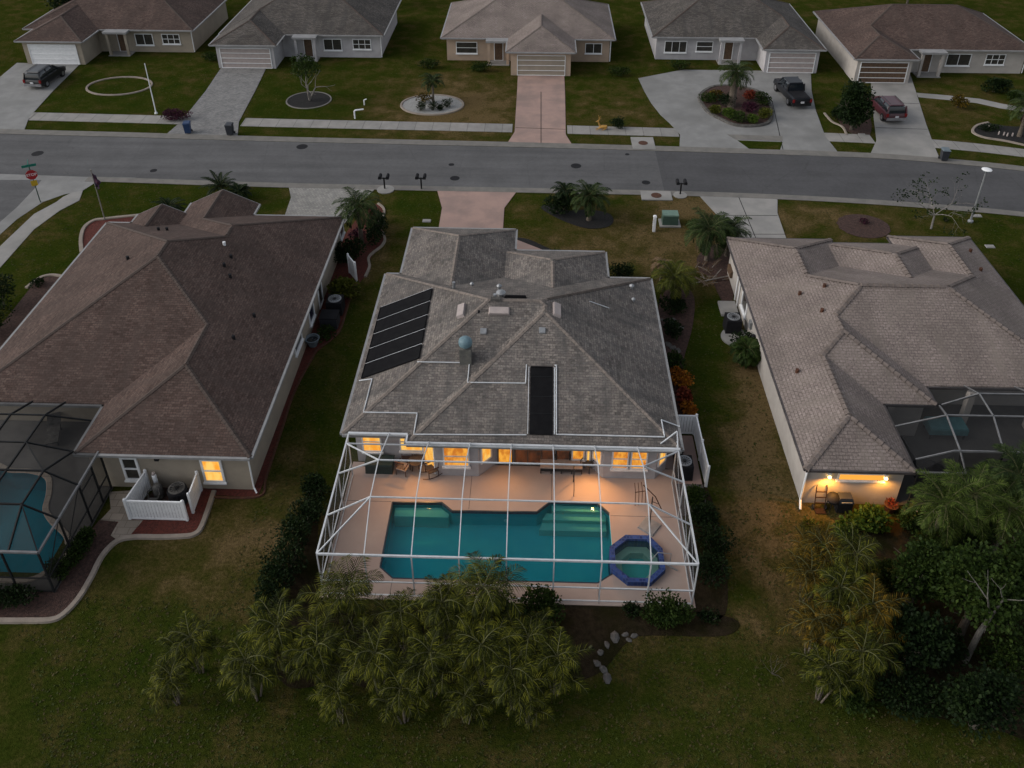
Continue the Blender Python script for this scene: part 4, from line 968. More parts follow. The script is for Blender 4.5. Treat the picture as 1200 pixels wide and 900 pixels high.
chair(at(473, 553), pi * .9, 'patio chair with pale pinkish cushion near the storage box', M['rust'], M['cushion'])
chair(at(478, 541), .1, 'dark red patio chair against the wall under the second window', M['rust'], M['rust'])
round_table(at(488, 549), .38, 'small round patio table between chair and rocking chair', .6)
chair(at(506, 556), -1.1, 'rusty metal rocking chair beside the left bay', M['rust'], M['wood'], rocker=True)
# long bench table under the lanai
c = at(655, 551); r = thing('outdoor_sofa', 'long dark patio bench with pale seat before the sliding doors', 'bench', (c.x, c.y, .06))
x0, x1 = P(633, 553).x, P(682, 553).x; yy = c.y
m = MB(); m.box(x0, yy - .25, .42, x1, yy + .35, .5); m.build('seat', M['cushion'], r)
m = MB(); m.bar((x0, yy + .35, .72), (x1, yy + .35, .72), .05, .3); m.build('backrest', M['wood'], r)
m = MB(); m.bar((x0, yy - .22, .3), (x1, yy - .22, .3), .04, .16); m.bar((x0, yy + .3, .3), (x1, yy + .3, .3), .04, .16); m.build('apron', M['blackmetal'], r)
for k in range(5):
    for dy_ in (-.22, .3):
        xx = x0 + .03 + (x1 - x0 - .06) * k / 4; m = MB(); m.bar((xx, yy + dy_, .06), (xx, yy + dy_, .42), .05); m.build('leg', M['blackmetal'], r)
# armchair at its end
chair(at(688, 549), -.6, 'dark patio chair at the right end of the long bench', M['blackmetal'], M['wood'])
m = MB(); a = at(672, 571); m.tube([a + Vector((0, .35, .0)), a + Vector((0, .35, 1.2)), a + Vector((0, .12, 1.2)), a + Vector((0, -.5, .35)), a + Vector((0, -.6, -.2))], .02, 8)
single('pool_handrail', m, M['blackmetal'], 'dark curved handrail at the right pool steps', 'handrail', tuple(a))
# hammock / frame chair near spa: black stand, leaning base
c = at(761, 617); r = thing('umbrella_base', 'grey square umbrella base with short dark pole near the spa', 'umbrella base', (c.x, c.y, .06), None, .15)
m = MB(); m.box(-.42, -.42, 0, .42, .42, .07, taper=.03, rz=pi / 4); m.build('base_plate', M['grey_metal'], r, local=True)
m = MB(); m.tube([(0, 0, .07), (.02, .1, 1.9)], .03, 8); m.build('pole', M['blackmetal'], r, local=True)
m = MB(); m.tube([(.55, .2, 0.9), (.25, .35, 1.6), (-.35, .5, 2.3)], .025, 8); m.tube([(.02, .1, 1.6), (.4, .3, 1.15)], .015, 6); m.build('arm', M['rust'], r, local=True)
c = at(748, 586); r = thing('towel_rack', 'rusty slatted rack standing on the deck near the umbrella base', 'rack', (c.x, c.y, .06), None, .2)
for k in range(4):
    m = MB(); m.tube([(-.25 + k * .17, -.3, 0), (-.22 + k * .17, -.1, .7), (-.18 + k * .17, .25, .95)], .018, 6); m.build('slat', M['rust'], r, local=True)
m = MB(); m.bar((-.25, -.1, .7), (.3, -.1, .7), .03); m.build('crossbar', M['rust'], r, local=True)
# pool skimmer basket lids on deck
for a, b, lab in ((519, 667, 'a'),): pass

# ================================================================== SIDE YARD right of the middle house
def fence(pts, h, lab, name='fence', mt='white', th=.05, slats=True):
    pts = [Vector((a, b, 0)) for a, b in pts]; r = thing(name, lab, 'fence', tuple(pts[0]))
    for i in range(len(pts) - 1):
        a, b = pts[i], pts[i + 1]; L = (b - a).length; d = (b - a).normalized(); m = MB(); n = max(1, int(L / .15))
        for k in range(n):
            p = a + d * (L * k / n); q = a + d * (L * (k + .86) / n); m.bar(p + Vector((0, 0, .04 + (h - .08) / 2)), q + Vector((0, 0, .04 + (h - .08) / 2)), th * .6, h - .08)
        m.bar(a + Vector((0, 0, h - .05)), b + Vector((0, 0, h - .05)), th * 1.4, .1); m.bar(a + Vector((0, 0, .1)), b + Vector((0, 0, .1)), th * 1.2, .1)
        m.build('panel', M[mt], r)
    k = 0
    for i, p in enumerate(pts):
        m = MB(); m.box(p.x - .06, p.y - .06, 0, p.x + .06, p.y + .06, h + .06); m.lathe((p.x, p.y, h + .06), [(.08, 0), (.08, .03), (.01, .08)], 4); m.build('post', M[mt], r)
    return r
fence([(6.8, 33.75), (8.6, 33.75), (8.62, 31.95), (8.66, 30.2)], 1.35, 'white L-shaped vinyl fence at the right corner of the middle house')
flat('side_pad', [(7.16, 30.3), (8.5, 30.3), (8.5, 33.6), (6.8, 33.6), (6.8, 31.3), (7.16, 31.2)], .05, M['conc_p'])
flat('side_pad', [(7.16, 28.3), (8.5, 28.6), (8.55, 30.28), (7.16, 30.28)], .045, M['deck_g'])
def condenser(c, w, h, lab, mt='black', rnd=False, group=None, topmat='grey_metal'):
    r = thing('air_conditioner', lab, 'air conditioner', (c.x, c.y, .05), group)
    m = MB()
    if rnd: m.lathe((0, 0, 0), [(w / 2, 0), (w / 2, h * .9), (w / 2 * .92, h)], 20)
    else: m.box(-w / 2, -w / 2, 0, w / 2, w / 2, h, taper=.02)
    m.build('casing', M[mt], r, local=True)
    m = MB(); m.lathe((0, 0, h), [(w * .42, 0), (w * .42, .035), (w * .34, .04), (w * .33, .01)], 20); m.build('grille_ring', M[topmat], r, local=True)
    m = MB()
    for k in range(6): a = pi * k / 6; m.bar((-w * .34 * cos(a), -w * .34 * sin(a), h + .045), (w * .34 * cos(a), w * .34 * sin(a), h + .045), .02, .012)
    m.lathe((0, 0, h), [(.09, 0), (.09, .06), (.02, .07)], 12); m.build('fan_guard', M['blackmetal'], r, local=True)
    return r
condenser(Vector((7.62, 30.9, 0)), .85, .95, 'black air conditioner on the pink pad inside the white fence')
c = Vector((7.5, 32.0, 0)); r = thing('pool_pump', 'black pool pump with round filter between fence and house', 'pool pump', (c.x, c.y, .05))
m = MB(); m.lathe((0, 0, 0), [(.22, 0), (.25, .1), (.25, .75), (.18, .9), (.05, .95)], 14); m.build('filter_tank', M['black'], r, local=True, smooth=True)
m = MB(); m.tube([(-.1, .35, .2), (.35, .35, .2)], .13, 12); m.build('motor', M['blackmetal'], r, local=True)
m = MB(); m.tube([(.05, 0, .9), (.05, .3, 1.0), (.2, .35, .6), (.2, .35, .2)], .03, 8); m.build('hose', M['grey_metal'], r, local=True)
# ================================================================== VEGETATION
def leaf(m, p, d, n, L, w):
    s = d.cross(n).normalized() * w; m.v += [tuple(p), tuple(p + d * (L * .5) + s + n * (L * .06)), tuple(p + d * L), tuple(p + d * (L * .5) - s + n * (L * .06))]
    k = len(m.v); m.f.append((k - 4, k - 3, k - 2, k - 1)); m.uv.append(None)
def rnd_dir(rr, up=.3):
    while 1:
        v = Vector((rr.uniform(-1, 1), rr.uniform(-1, 1), rr.uniform(-1, 1)))
        if .1 < v.length < 1: break
    v.normalize(); v.z += up; return v.normalized()
def foliage(rr, c, rx, ry, rz, n, ls, lw=.35, lumps=7, fill=.45):
    m = MB(); L = []
    for k in range(lumps):
        d = rnd_dir(rr, .15); t = rr.uniform(.35, .62)
        L.append((Vector((d.x * rx * t, d.y * ry * t, d.z * rz * t)), rr.uniform(.42, .62)))
    L.append((Vector((0, 0, 0)), .72))
    for i in range(n):
        o, s = L[rr.randrange(len(L))] if rr.random() < .85 else L[-1]
        d = rnd_dir(rr, .12); t = rr.uniform(fill, 1.0) ** .6 if rr.random() < .8 else rr.uniform(.2, 1)
        p = Vector((o.x + d.x * rx * s * t, o.y + d.y * ry * s * t, o.z + d.z * rz * s * t))
        if p.z < -rz * .98: continue
        dd = (d + rnd_dir(rr, 0) * .8).normalized(); nn = (d * .5 + rnd_dir(rr, .5)).normalized()
        if abs(dd.dot(nn)) > .95: continue
        leaf(m, c + p, dd, nn, ls * rr.uniform(.6, 1.25), ls * lw * rr.uniform(.7, 1.2))
    return m
SH = 0
def shrub(x, y, rx, ry, h, lab, mt='leaf_dark', n=900, ls=.14, group=None, name='shrub', cat='shrub', stems=5, z=0.0, lw=.35):
    global SH; SH += 1; rr = random.Random(SH * 13 + 5)
    r = thing(name, lab, cat, (x, y, z), group)
    m = foliage(rr, Vector((0, 0, h * .53)), rx, ry, h * .52, n, ls, lw); m.build('foliage', M[mt], r, local=True)
    m = MB()
    for k in range(stems):
        a = rr.uniform(0, 6.28); m.tube([(0.05 * cos(a), .05 * sin(a), -.05), (rx * .3 * cos(a), ry * .3 * sin(a), h * .35), (rx * .55 * cos(a), ry * .55 * sin(a), h * .75)], [.025, .018, .008], 5)
    m.build('stem', M['bark'], r, local=True); return r
def frond(m, rr, base, az, el, L, lw, droop, nl=22, ww=.028, fold=.35, rachis=None):
    """feather frond: leaflets both sides of an arching rachis"""
    pts = []; p = Vector(base); n = 12; e = el
    for k in range(n + 1):
        pts.append(p.copy()); d = Vector((cos(az) * cos(e), sin(az) * cos(e), sin(e))); p = p + d * (L / n); e -= droop / n * (.5 + k / n)
    if rachis is not None: rachis.tube(pts, [.022 * (1 - .8 * k / n) + .004 for k in range(n + 1)], 4, cap=False)
    for i in range(nl):
        t = .12 + .88 * (i + .5) / nl; f = t * n; k = min(int(f), n - 1); a = pts[k].lerp(pts[k + 1], f - k); d = (pts[k + 1] - pts[k]).normalized()
        s = d.cross(Vector((0, 0, 1))); s = s.normalized() if s.length > .05 else Vector((-sin(az), cos(az), 0)); u = s.cross(d)
        ll = lw * (sin(pi * (.12 + .86 * t)) ** .7 + .08) * rr.uniform(.85, 1.12)
        for sg in (-1, 1):
            dd = (s * sg * (1 - .35 * t) + d * (.45 + .5 * t) + u * (fold + rr.uniform(-.15, .15))).normalized()
            q1 = a + dd * (ll * .5); d2 = (dd + Vector((0, 0, -.75 + rr.uniform(-.2, .2)))).normalized(); q2 = q1 + d2 * (ll * .5)
            wv = dd.cross(u).normalized() * ww if abs(dd.dot(u)) < .97 else d * ww
            b0 = len(m.v); m.v += [tuple(a - wv * .4), tuple(a + wv * .4), tuple(q1 + wv), tuple(q1 - wv), tuple(q2)]
            m.f += [(b0, b0 + 1, b0 + 2, b0 + 3), (b0 + 3, b0 + 2, b0 + 4)]; m.uv += [None, None]
def palm(x, y, h, lab, nf=22, L=1.7, lw=.45, mt='leaf_palm', tr=.13, cat='palm', name='palm_tree', droop=1.6, dead=0, group=None, lean=(0, 0), ww=.03, el0=1.25, el1=-.35, skirt=0):
    global SH; SH += 1; rr = random.Random(SH * 31 + 1)
    r = thing(name, lab, cat, (x, y, 0), group)
    tp = Vector((lean[0], lean[1], h))
    m = MB(); m.tube([(0, 0, -.05), (lean[0] * .3, lean[1] * .3, h * .3), (lean[0] * .7, lean[1] * .7, h * .7), tp], [tr * 1.35, tr, tr * .9, tr * 1.05], 10)
    for k in range(int(h / .14)): zz = .07 + .14 * k; m.lathe((lean[0] * zz / h, lean[1] * zz / h, zz), [(tr * 1.02, -.03), (tr * 1.16, .02), (tr * .98, .05)], 8)
    m.build('trunk', M['palm_bark'], r, local=True)
    m = MB(); rc = MB()
    for k in range(nf):
        t = (k + .5) / nf; az = k * 2.39996 + rr.uniform(-.2, .2)
        frond(m, rr, tp + Vector((0, 0, .05)), az, el0 + (el1 - el0) * t ** .8 + rr.uniform(-.1, .1), L * rr.uniform(.85, 1.1), lw, droop * rr.uniform(.8, 1.2), rachis=rc, ww=ww)
    c = m.build('crown', M[mt], r, local=True); rc.build('frond_stem', M['stem_green'], c, local=True)
    if dead:
        m = MB()
        for k in range(dead): frond(m, rr, tp, rr.uniform(0, 6.28), -.6, L * .8, lw * .7, 1.2, ww=ww)
        m.build('dead_frond', M['leaf_dry'], r, local=True)
    return r
ARECA = {}
def areca_mesh(seed, h, spread, L):
    rr = random.Random(seed); m = MB(); st = MB(); rc = MB()
    ns = 4 + seed % 3
    for k in range(ns):
        a = 2 * pi * k / ns + rr.uniform(-.4, .4); s = spread * rr.uniform(.35, 1.0) if k else 0.05; hh = h * (rr.uniform(.62, .92) if k else 1.0)
        b = Vector((.25 * s * cos(a), .25 * s * sin(a), 0)); tp = Vector((s * cos(a), s * sin(a), hh))
        st.tube([b - Vector((0, 0, .05)), b.lerp(tp, .5) + Vector((0, 0, .12)), tp], [.055, .045, .04], 6)
        for j in range(8 if k else 11):
            az = j * 2.39996 + rr.uniform(-.25, .25) + k; el = 1.2 - 1.15 * (j / 9) + rr.uniform(-.12, .12)
            frond(m, rr, tp, az, el, L * rr.uniform(.7, 1.15), .52, 2.1 * rr.uniform(.7, 1.35), nl=17, ww=.018, rachis=rc, fold=rr.uniform(-.1, .35))
    return m, st, rc
def areca(x, y, h, lab, mt='leaf_areca', var=0, rz=0.0, s=1.0, group=None):
    if (var, mt) not in ARECA:
        m, st, rc = areca_mesh(var * 7 + 3, h, .75, 1.45)
        r = thing('areca_palm', lab, 'palm', (x, y, 0), group, rz)
        c = m.build('crown', M[mt], r, local=True); rc.build('frond_stem', M['stem_green'], c, local=True); st.build('trunk', M['palm_bark'], r, local=True)
        ARECA[(var, mt)] = r
    else:
        r = copy_tree(ARECA[(var, mt)]); r.location = (x, y, 0); r.rotation_euler = (0, 0, rz); tag(r, lab, 'palm', group)
    r.scale = (s, s, s); return r
def tree_branches(rr, m, p, d, L, r, depth, ends, curl=.35, up=.08, split=3):
    n = 4; pts = [p.copy()]; rad = [r]
    for k in range(n):
        d = (d + rnd_dir(rr, up) * curl * .4).normalized(); p = p + d * (L / n); pts.append(p.copy()); rad.append(r * (1 - .38 * (k + 1) / n))
    m.tube(pts, rad, 6 if r > .02 else 4, cap=False)
    if depth == 0: ends.append((p, d)); return
    for k in range(split):
        q = pts[-1] if k < 2 else pts[rr.choice((2, 3))]
        tree_branches(rr, m, q, (d + rnd_dir(rr, .1) * .85).normalized(), L * rr.uniform(.62, .85), rad[-1] * (.8 if k == 0 else .62), depth - 1, ends, curl, up, split)

# unseen spots added outside the lit windows to strengthen their spill on the deck
def spill(x, y, z, e, dx=0, dy=-1, dz=-.9, ang=150, col=(1, .46, .13)):
    L = D.lights.new('added_window_spill', 'SPOT'); L.energy = e; L.color = col; L.shadow_soft_size = .08; L.spot_size = radians(ang if e < 30 else 95); L.spot_blend = 1.0
    o = D.objects.new('added_window_spill', L); COL.objects.link(o); o.location = (x, y, z); o.rotation_euler = Vector((-dx, -dy, -dz)).to_track_quat('Z', 'Y').to_euler()
for x, y, e in ((-8.3, 31.0, 25), (-6.4, 31.0, 130), (-5.3, 30.6, 190), (-3.7, 30.1, 29), (-2.1, 30.6, 29), (-1.3, 31.0, 170), (.2, 31.0, 29), (2.85, 31.0, 560), (3.2, 30.7, 90), (4.3, 30.2, 29), (5.5, 30.2, 29), (6.5, 30.6, 22)): spill(x, y - .05, 2.15, e)
# ================================================================== LEFT HOUSE
LR = Roof([(-29.6, -13.42, 32.25, 50.0), (-21.93, -13.42, 28.95, 44.0, 'N'), (-24.7, -13.42, 40.0, 51.3, 'S'), (-24.7, -19.85, 45.0, 52.9, 'Sn'), (-27.9, -24.2, 45.0, 51.2, 'Sn')])
lh = thing('house', 'dark brown shingled house on the left with one lit rear window', 'house', (-21, 40, 0))
make_roof(LR, lh, M['roof_l'], M['fascia'], M['cap_l'])
walls(lh, [(-29.2, 33.6), (-21.5, 33.6), (-21.5, 29.25), (-13.75, 29.25), (-13.75, 50.9), (-24.3, 50.9), (-29.2, 49.7)], M['stucco_left'])
walls(lh, [(-24.3, 50.903), (-20.2, 50.903), (-20.2, 52.5), (-24.3, 52.5)], M['stucco_left'])
xa = lambda a, z=1.3: wx(a, 29.25, z)
window(lh, (xa(144), 29.25), (xa(164), 29.25), .55, 2.1, 'win_off', fr=.11, bars=2)
window(lh, (xa(237), 29.25), (xa(262), 29.25), .55, 2.1, 'win_hot', fr=.11, bars=2)
rw = lambda a, b: ray(a, b)
def side_y(a, b, X):
    d = ray(a, b); t = X / d.x; return (CC + d * t)
y1 = side_y(367, 400, -13.75).y; y2 = side_y(374, 375, -13.75).y
window(lh, (-13.75, y1 - .2), (-13.75, y1 + 1.0), .6, 2.15, 'win_blue', fr=.1)
window(lh, (-13.75, y1 + 2.2), (-13.75, y1 + 3.2), .1, 2.15, 'win_off', fr=.1, name='side_door', sill=False)
yy = side_y(352, 425, -13.75).y
window(lh, (-13.75, yy - .7), (-13.75, yy + .9), 1.1, 2.2, 'win_off', fr=.1)
window(lh, (-13.75, yy + 12), (-13.75, yy + 13.2), .9, 2.1, 'win_off', fr=.1)
window(lh, (-14.6, 50.9), (-19.4, 50.9), .02, 2.2, 'vent', name='garage_door', bars=4, sill=False)
m = MB(); m.tube([(-13.62, 29.12, 2.4), (-13.66, 29.16, .3), (-13.5, 29.0, .08)], .045, 6); m.build('downspout', M['white'], lh)
m = MB(); m.box(-18.2, 29.05, 2.05, -18.0, 29.22, 2.3); m.build('wall_lamp', M['black'], lh)
rl = [o for o in D.objects if o.parent == lh and o.name.startswith('roof')][0]
for a, b, c in ((263, 287, 1), (271, 302, 0), (263, 312, 0), (270, 325, 0), (274, 397, 0), (298, 371, 0), (186, 270, 0), (196, 270, 0), (150, 304, 0)):
    vent_pipe(LR, a, b, .09, .22, rl, M['black'] if not c else M['white'])
# ------------------------------------------------------------------ left pool cage
flat('pool_deck', [(-40, 23.3), (-20.75, 23.3), (-20.75, 29.2), (-21.45, 29.2), (-21.45, 33.55), (-29.2, 33.55), (-29.2, 29), (-40, 29)], -1.6, M['deck_g']) if 0 else None
lpool = spline(px([(-10, 545), (12, 552), (36, 553), (56, 560), (58, 578), (54, 597), (62, 612), (78, 628), (80, 645), (66, 662), (40, 679), (10, 681), (-25, 681)]) + [(-26.6, 24.0), (-27.6, 26.0), (-27.4, 28.8)], 4, True)
o = holed('pool_deck', [(-30, 23.3), (-20.75, 23.3), (-20.75, 29.2), (-21.45, 29.2), (-21.45, 33.55), (-30, 33.55)], lpool, .06, M['deck_g']); o['kind'] = 'structure'
lp = thing('swimming_pool', 'dark blue free-form pool inside the bronze cage at far left', 'swimming pool', (-24, 26.5, 0))
basin(lpool, .058, -1.3, M['basin_l'], lp)
m = MB(); m.prism(lpool, -.13, -.12, True); m.build('pool_water', M['water'], lp)
m = MB(); sweep(m, lpool + [lpool[0]], .3, .055, .09); m.build('coping', M['deck_t'], lp)
lc = thing('pool_cage', 'dark bronze screened pool cage behind the left house', 'pool cage', (-24, 26.5, 0))
m = MB(); zt = 3.6; z2 = 2.6; XE = -20.8; YF = 23.3
for x in (-22.1, -23.8, -25.5, -27.2): 
    m.bar((x, YF, z2), (x, 25.0, zt), .06, .1); m.bar((x, 25.0, zt), (x, 26.9 if x > -23 else 30.4, zt), .06, .1)
    if x < -23: m.bar((x, 30.4, zt), (x - .1, 32.2, 2.75), .06, .1)
m.bar((-22.1, 26.9, zt), (-21.95, 28.95, 2.7), .06, .1)
for y in (25.0, 26.9): m.bar((-30, y, zt), (-22.1, y, zt), .06, .1)
m.bar((-30, 28.6, zt), (-23.8, 28.6, zt), .05, .08); m.bar((-30, 30.4, zt), (-23.8, 30.4, zt), .05, .08)
m.bar((-23.8, 28.6, zt), (-22.0, 28.95, 2.7), .05, .08); m.bar((-23.8, 30.4, zt), (-22.0, 31.0, 2.7), .05, .08); m.bar((-23.8, 28.6, zt), (-22.1, 26.9, zt), .05, .08)
m.bar((-22.1, 26.9, zt), (XE, 27.0, z2), .05, .08); m.bar((-22.1, 25.0, zt), (XE, 25.1, z2), .05, .08); m.bar((-22.1, 25.0, zt), (XE, YF, z2), .05, .08)
m.build('roof_beam', M['bronze'], lc)
m = MB(); m.bar((XE, YF, z2), (XE, 29.1, z2), .08, .1); m.bar((-30, YF, z2 + .05), (XE, YF, z2 + .05), .1, .09); m.build('eave_beam', M['bronze_light'], lc)
for y in (YF, 25.1, 27.0, 28.2, 29.1):
    m = MB(); m.bar((XE, y, 0), (XE, y, z2 - .05), .07); m.build('post', M['bronze'], lc)
for x in (-22.4, -24.1, -25.8, -27.5, -29.2):
    m = MB(); m.bar((x, YF, 0), (x, YF, z2), .07); m.build('post', M['bronze'], lc)
m = MB()
for z in (.1, .95): m.bar((-30, YF, z), (XE, YF, z), .05); m.bar((XE, YF, z), (XE, 29.1, z), .05)
for a, b in ((YF, 25.1), (25.1, 27.0)): m.bar((XE, a, .95), (XE, b, z2), .03)
m.bar((XE, 27.05, 2.1), (XE, 28.15, 2.1), .05); m.build('rail', M['bronze'], lc)
m = MB(); q = lambda *v: m.add(v, [tuple(range(len(v)))])
q((-30, YF, .03), (XE, YF, .03), (XE, YF, z2), (-30, YF, z2)); q((XE, YF, .03), (XE, 29.2, .03), (XE, 29.2, z2), (XE, YF, z2)); m.build('side_screen', M['scr_d'], lc)
m = MB()
q((-30, YF, z2), (XE, YF, z2), (-22.1, 25, zt), (-30, 25, zt)); q((-30, 25, zt), (-22.1, 25, zt), (-22.1, 26.9, zt), (-23.8, 28.6, zt), (-23.8, 30.4, zt), (-30, 30.4, zt)); q((-30, 30.4, zt), (-23.8, 30.4, zt), (-23.9, 32.2, 2.75), (-30, 32.2, 2.75))
q((XE, YF, z2), (XE, 27, z2), (-22.1, 26.9, zt), (-22.1, 25, zt)); q((XE, 27, z2), (XE, 28.95, z2), (-21.9, 28.95, 2.7), (-22.1, 26.9, zt)); q((-22.1, 26.9, zt), (-21.95, 28.95, 2.7), (-22.0, 32.2, 2.7), (-23.9, 32.2, 2.75), (-23.8, 30.4, zt), (-23.8, 28.6, zt))
m.build('roof_screen', M['scr_d'], lc)
c = P(62, 505, .4); r = thing('lounge_chair', 'pale grey lounge chair under the left bronze cage', 'lounge chair', (c.x, c.y, .06), None, .35)
m = MB(); m.box(-.33, -.9, .25, .33, .5, .33); m.build('seat', M['stone'], r, local=True); m = MB(); m.bar((0, .5, .3), (0, 1.05, .65), .66, .07); m.build('backrest', M['stone'], r, local=True)
for sx in (-.28, .28):
    for sy in (-.8, .4): m = MB(); m.bar((sx, sy, 0), (sx, sy, .26), .05); m.build('leg', M['bronze'], r, local=True)
# white fence enclosure and its machines
fence([(-18.85, 29.1), (-19.1, 27.3), (-16.35, 27.3)], 1.3, 'white two-sided vinyl screen in front of the left house air conditioner')
fence([(-16.3, 29.1), (-16.22, 27.75)], 1.3, 'short white vinyl screen panel below the lit window of the left house')
condenser(Vector((-17.15, 28.5, 0)), .95, .8, 'round-topped air conditioner inside the white screen of the left house', mt='black', rnd=True, topmat='stone')
c = Vector((-18.2, 28.4, 0)); r = thing('pool_pump', 'beige pool filter and pump inside the white screen of the left house', 'pool pump', (c.x, c.y, .03))
m = MB(); m.lathe((0, .25, 0), [(.2, 0), (.24, .1), (.24, .7), (.16, .85), (.05, .9)], 14); m.build('filter_tank', M['stone'], r, local=True, smooth=True)
m = MB(); m.tube([(-.35, -.2, .25), (.1, -.2, .25)], .14, 12); m.build('motor', M['stone'], r, local=True)
m = MB(); m.tube([(.1, -.2, .3), (.25, -.1, .6), (.1, .2, .8)], .035, 8); m.tube([(-.3, -.2, .3), (-.45, .1, .5), (-.2, .25, .7)], .035, 8); m.build('hose', M['stone'], r, local=True)
c = Vector((-18.1, 29.0, 0)); r = thing('water_softener', 'small white tank against the left house rear wall', 'tank', (c.x - .3, c.y, .03))
m = MB(); m.lathe((0, 0, 0), [(.1, 0), (.11, 1.1), (.05, 1.2)], 12); m.build('tank', M['white'], r, local=True)
m = MB(); m.lathe((0, 0, 1.18), [(.09, 0), (.08, .1), (.02, .12)], 10); m.build('cap', M['vent'], r, local=True)
# things along the left house side wall
c = P(396, 365); condenser(Vector((c.x - .1, c.y, 0)), 1.0, .95, 'black air conditioner on the mulch beside the left house, nearer the street', mt='black')
c = P(389, 381); r = thing('storage_bin', 'dark grey box on the mulch beside the left house', 'storage box', (c.x - .1, c.y, .03))
m = MB(); m.box(-.55, -.45, 0, .55, .5, .75, taper=.04); m.build('body', M['bin_grey'], r, local=True); m = MB(); m.box(-.58, -.48, .75, .58, .53, .82, taper=.03); m.build('lid', M['black'], r, local=True)
c = P(367, 405); r = thing('garden_pot', 'round grey pot of water beside the left house side wall', 'pot', (c.x, c.y, .03))
m = MB(); m.lathe((0, 0, 0), [(.25, 0), (.42, .5), (.46, .55), (.38, .55), (.3, .3), (.02, .28)], 18); m.build('pot', M['bin_lid'], r, local=True)
m = MB(); m.lathe((0, 0, .42), [(.35, 0), (.01, .02)], 18); m.build('water_surface', M['glass'], r, local=True)
fence([P2(418, 330), P2(410, 320)], 1.5, 'narrow white screen panel between mulch beds beside the left house')
# ================================================================== RIGHT HOUSE
RR = Roof([(12.85, 29.09, 35.0, 46.4), (12.85, 20.66, 33.6, 42.0, 'N'), (12.85, 17.95, 29.05, 38.5, 'N'), (12.85, 19.75, 41, 49.4, 'S'), (18.75, 25.9, 41, 49.0, 'S'), (23.7, 29.09, 41, 49.95, 'S')], slope=.43)
rh = thing('house', 'tan tile roofed house on the right with two lit wall lamps', 'house', (21, 40, 0))
make_roof(RR, rh, M['roof_r'], M['fascia_dark'], M['cap_r'], tile=True, gut=.08)
walls(rh, [(13.12, 29.35), (17.65, 29.35), (17.65, 34.0), (20.3, 34.0), (20.3, 36.5), (28.7, 36.5), (28.7, 49.6), (24.0, 49.6), (24.0, 46.5), (19.3, 46.5), (19.3, 49.0), (13.12, 49.0)], M['stucco_right'])
m = MB(); m.box(14.55, 29.28, 1.68, 16.75, 29.35, 2.12); f = m.build('window', M['white'], rh)
m = MB(); m.box(14.62, 29.262, 1.74, 16.68, 29.28, 2.06); m.build('pane', emit('lit_transom', (1.0, .42, .06), .9), f)
m = MB(); m.box(14.5, 29.22, 1.60, 16.8, 29.35, 1.67); m.build('sill', M['white'], f)
m = MB(); m.tube([(13.05, 29.28, 2.4), (13.05, 29.28, .3), (12.98, 28.85, .08)], .055, 8); m.build('downspout', M['white'], rh)
for X in (17.3, 20.0): pass
for i, a in enumerate((972, 1038)):
    X = wx(a, 29.35, 2.1); m = MB(); m.box(X - .07, 29.2, 2.0, X + .07, 29.35, 2.18); wl = m.build('wall_lamp', M['white'], rh)
    m = MB(); m.ball((X, 29.2, 1.94), .09, .09, .09, 10, 6); m.build('bulb', M['lamp'], wl)
    L = D.lights.new('wall_lamp_light', 'SPOT'); L.energy = (230, 130)[i]; L.color = (1, .42, .06); L.shadow_soft_size = .1; L.spot_size = radians(172); L.spot_blend = .6
    lo = D.objects.new('wall_lamp_light', L); COL.objects.link(lo); lo.location = (X, 29.05, 1.82); lo.rotation_euler = (radians(-22), 0, 0)
rr_ = [o for o in D.objects if o.parent == rh and o.name.startswith('roof')][0]
for a, b in ((937, 345), (963, 365), (934, 436), (966, 336), (1137, 295), (1149, 317)): vent_pipe(RR, a, b, .1, .2, rr_, M['rust'])
# side wall details: pipes and windows
def sideW(a, b, X=13.12): return side_y(a, b, X)
for a, b in ((864, 340), (866, 350)):
    p = sideW(a, b); m = MB(); m.tube([(13.05, p.y, 0), (13.05, p.y, 2.3)], .05, 8); m.build('downspout', M['white'], rh)
p = sideW(872, 362); window(rh, (13.12, p.y + .7), (13.12, p.y - .7), .7, 2.1, 'win_off', fr=.12)
p = sideW(880, 385); m = MB(); m.box(12.98, p.y - .2, 1.0, 13.12, p.y + .2, 1.5); m.build('meter_box', M['grey_metal'], rh)
p = sideW(885, 397); m = MB(); m.lathe((13.0, p.y, 1.1), [(.12, 0), (.14, .1), (.1, .25)], 10); m.build('vent_hood', M['black'], rh)
p = sideW(858, 312); m = MB(); m.box(12.95, p.y - .5, .6, 13.12, p.y + .5, 1.1); m.build('meter_box', M['wood'], rh)
window(rh, (18.3, 49.0), (13.8, 49.0), .02, 2.2, 'vent', name='garage_door', bars=4, sill=False)
c = P(853, 362.5); r = single('electrical_pad', (lambda m: (m.box(c.x - .55, c.y - .75, 0, c.x + .6, c.y + .75, .14, taper=.03), m)[1])(MB()), M['conc_w'], 'pale square slab against the left wall of the right house', 'slab', (c.x, c.y, 0))
c = P(858, 390); condenser(Vector((c.x, c.y + .25, 0)), .95, 1.0, 'dark air conditioner beside the left wall of the right house')
c = P(862, 396); m = MB(); m.lathe((c.x, c.y, 0), [(.9, 0), (.9, .1)], 20); single('concrete_pad', m, M['conc_w'], 'round pale pad under the air conditioner of the right house', 'slab', (c.x, c.y, 0))
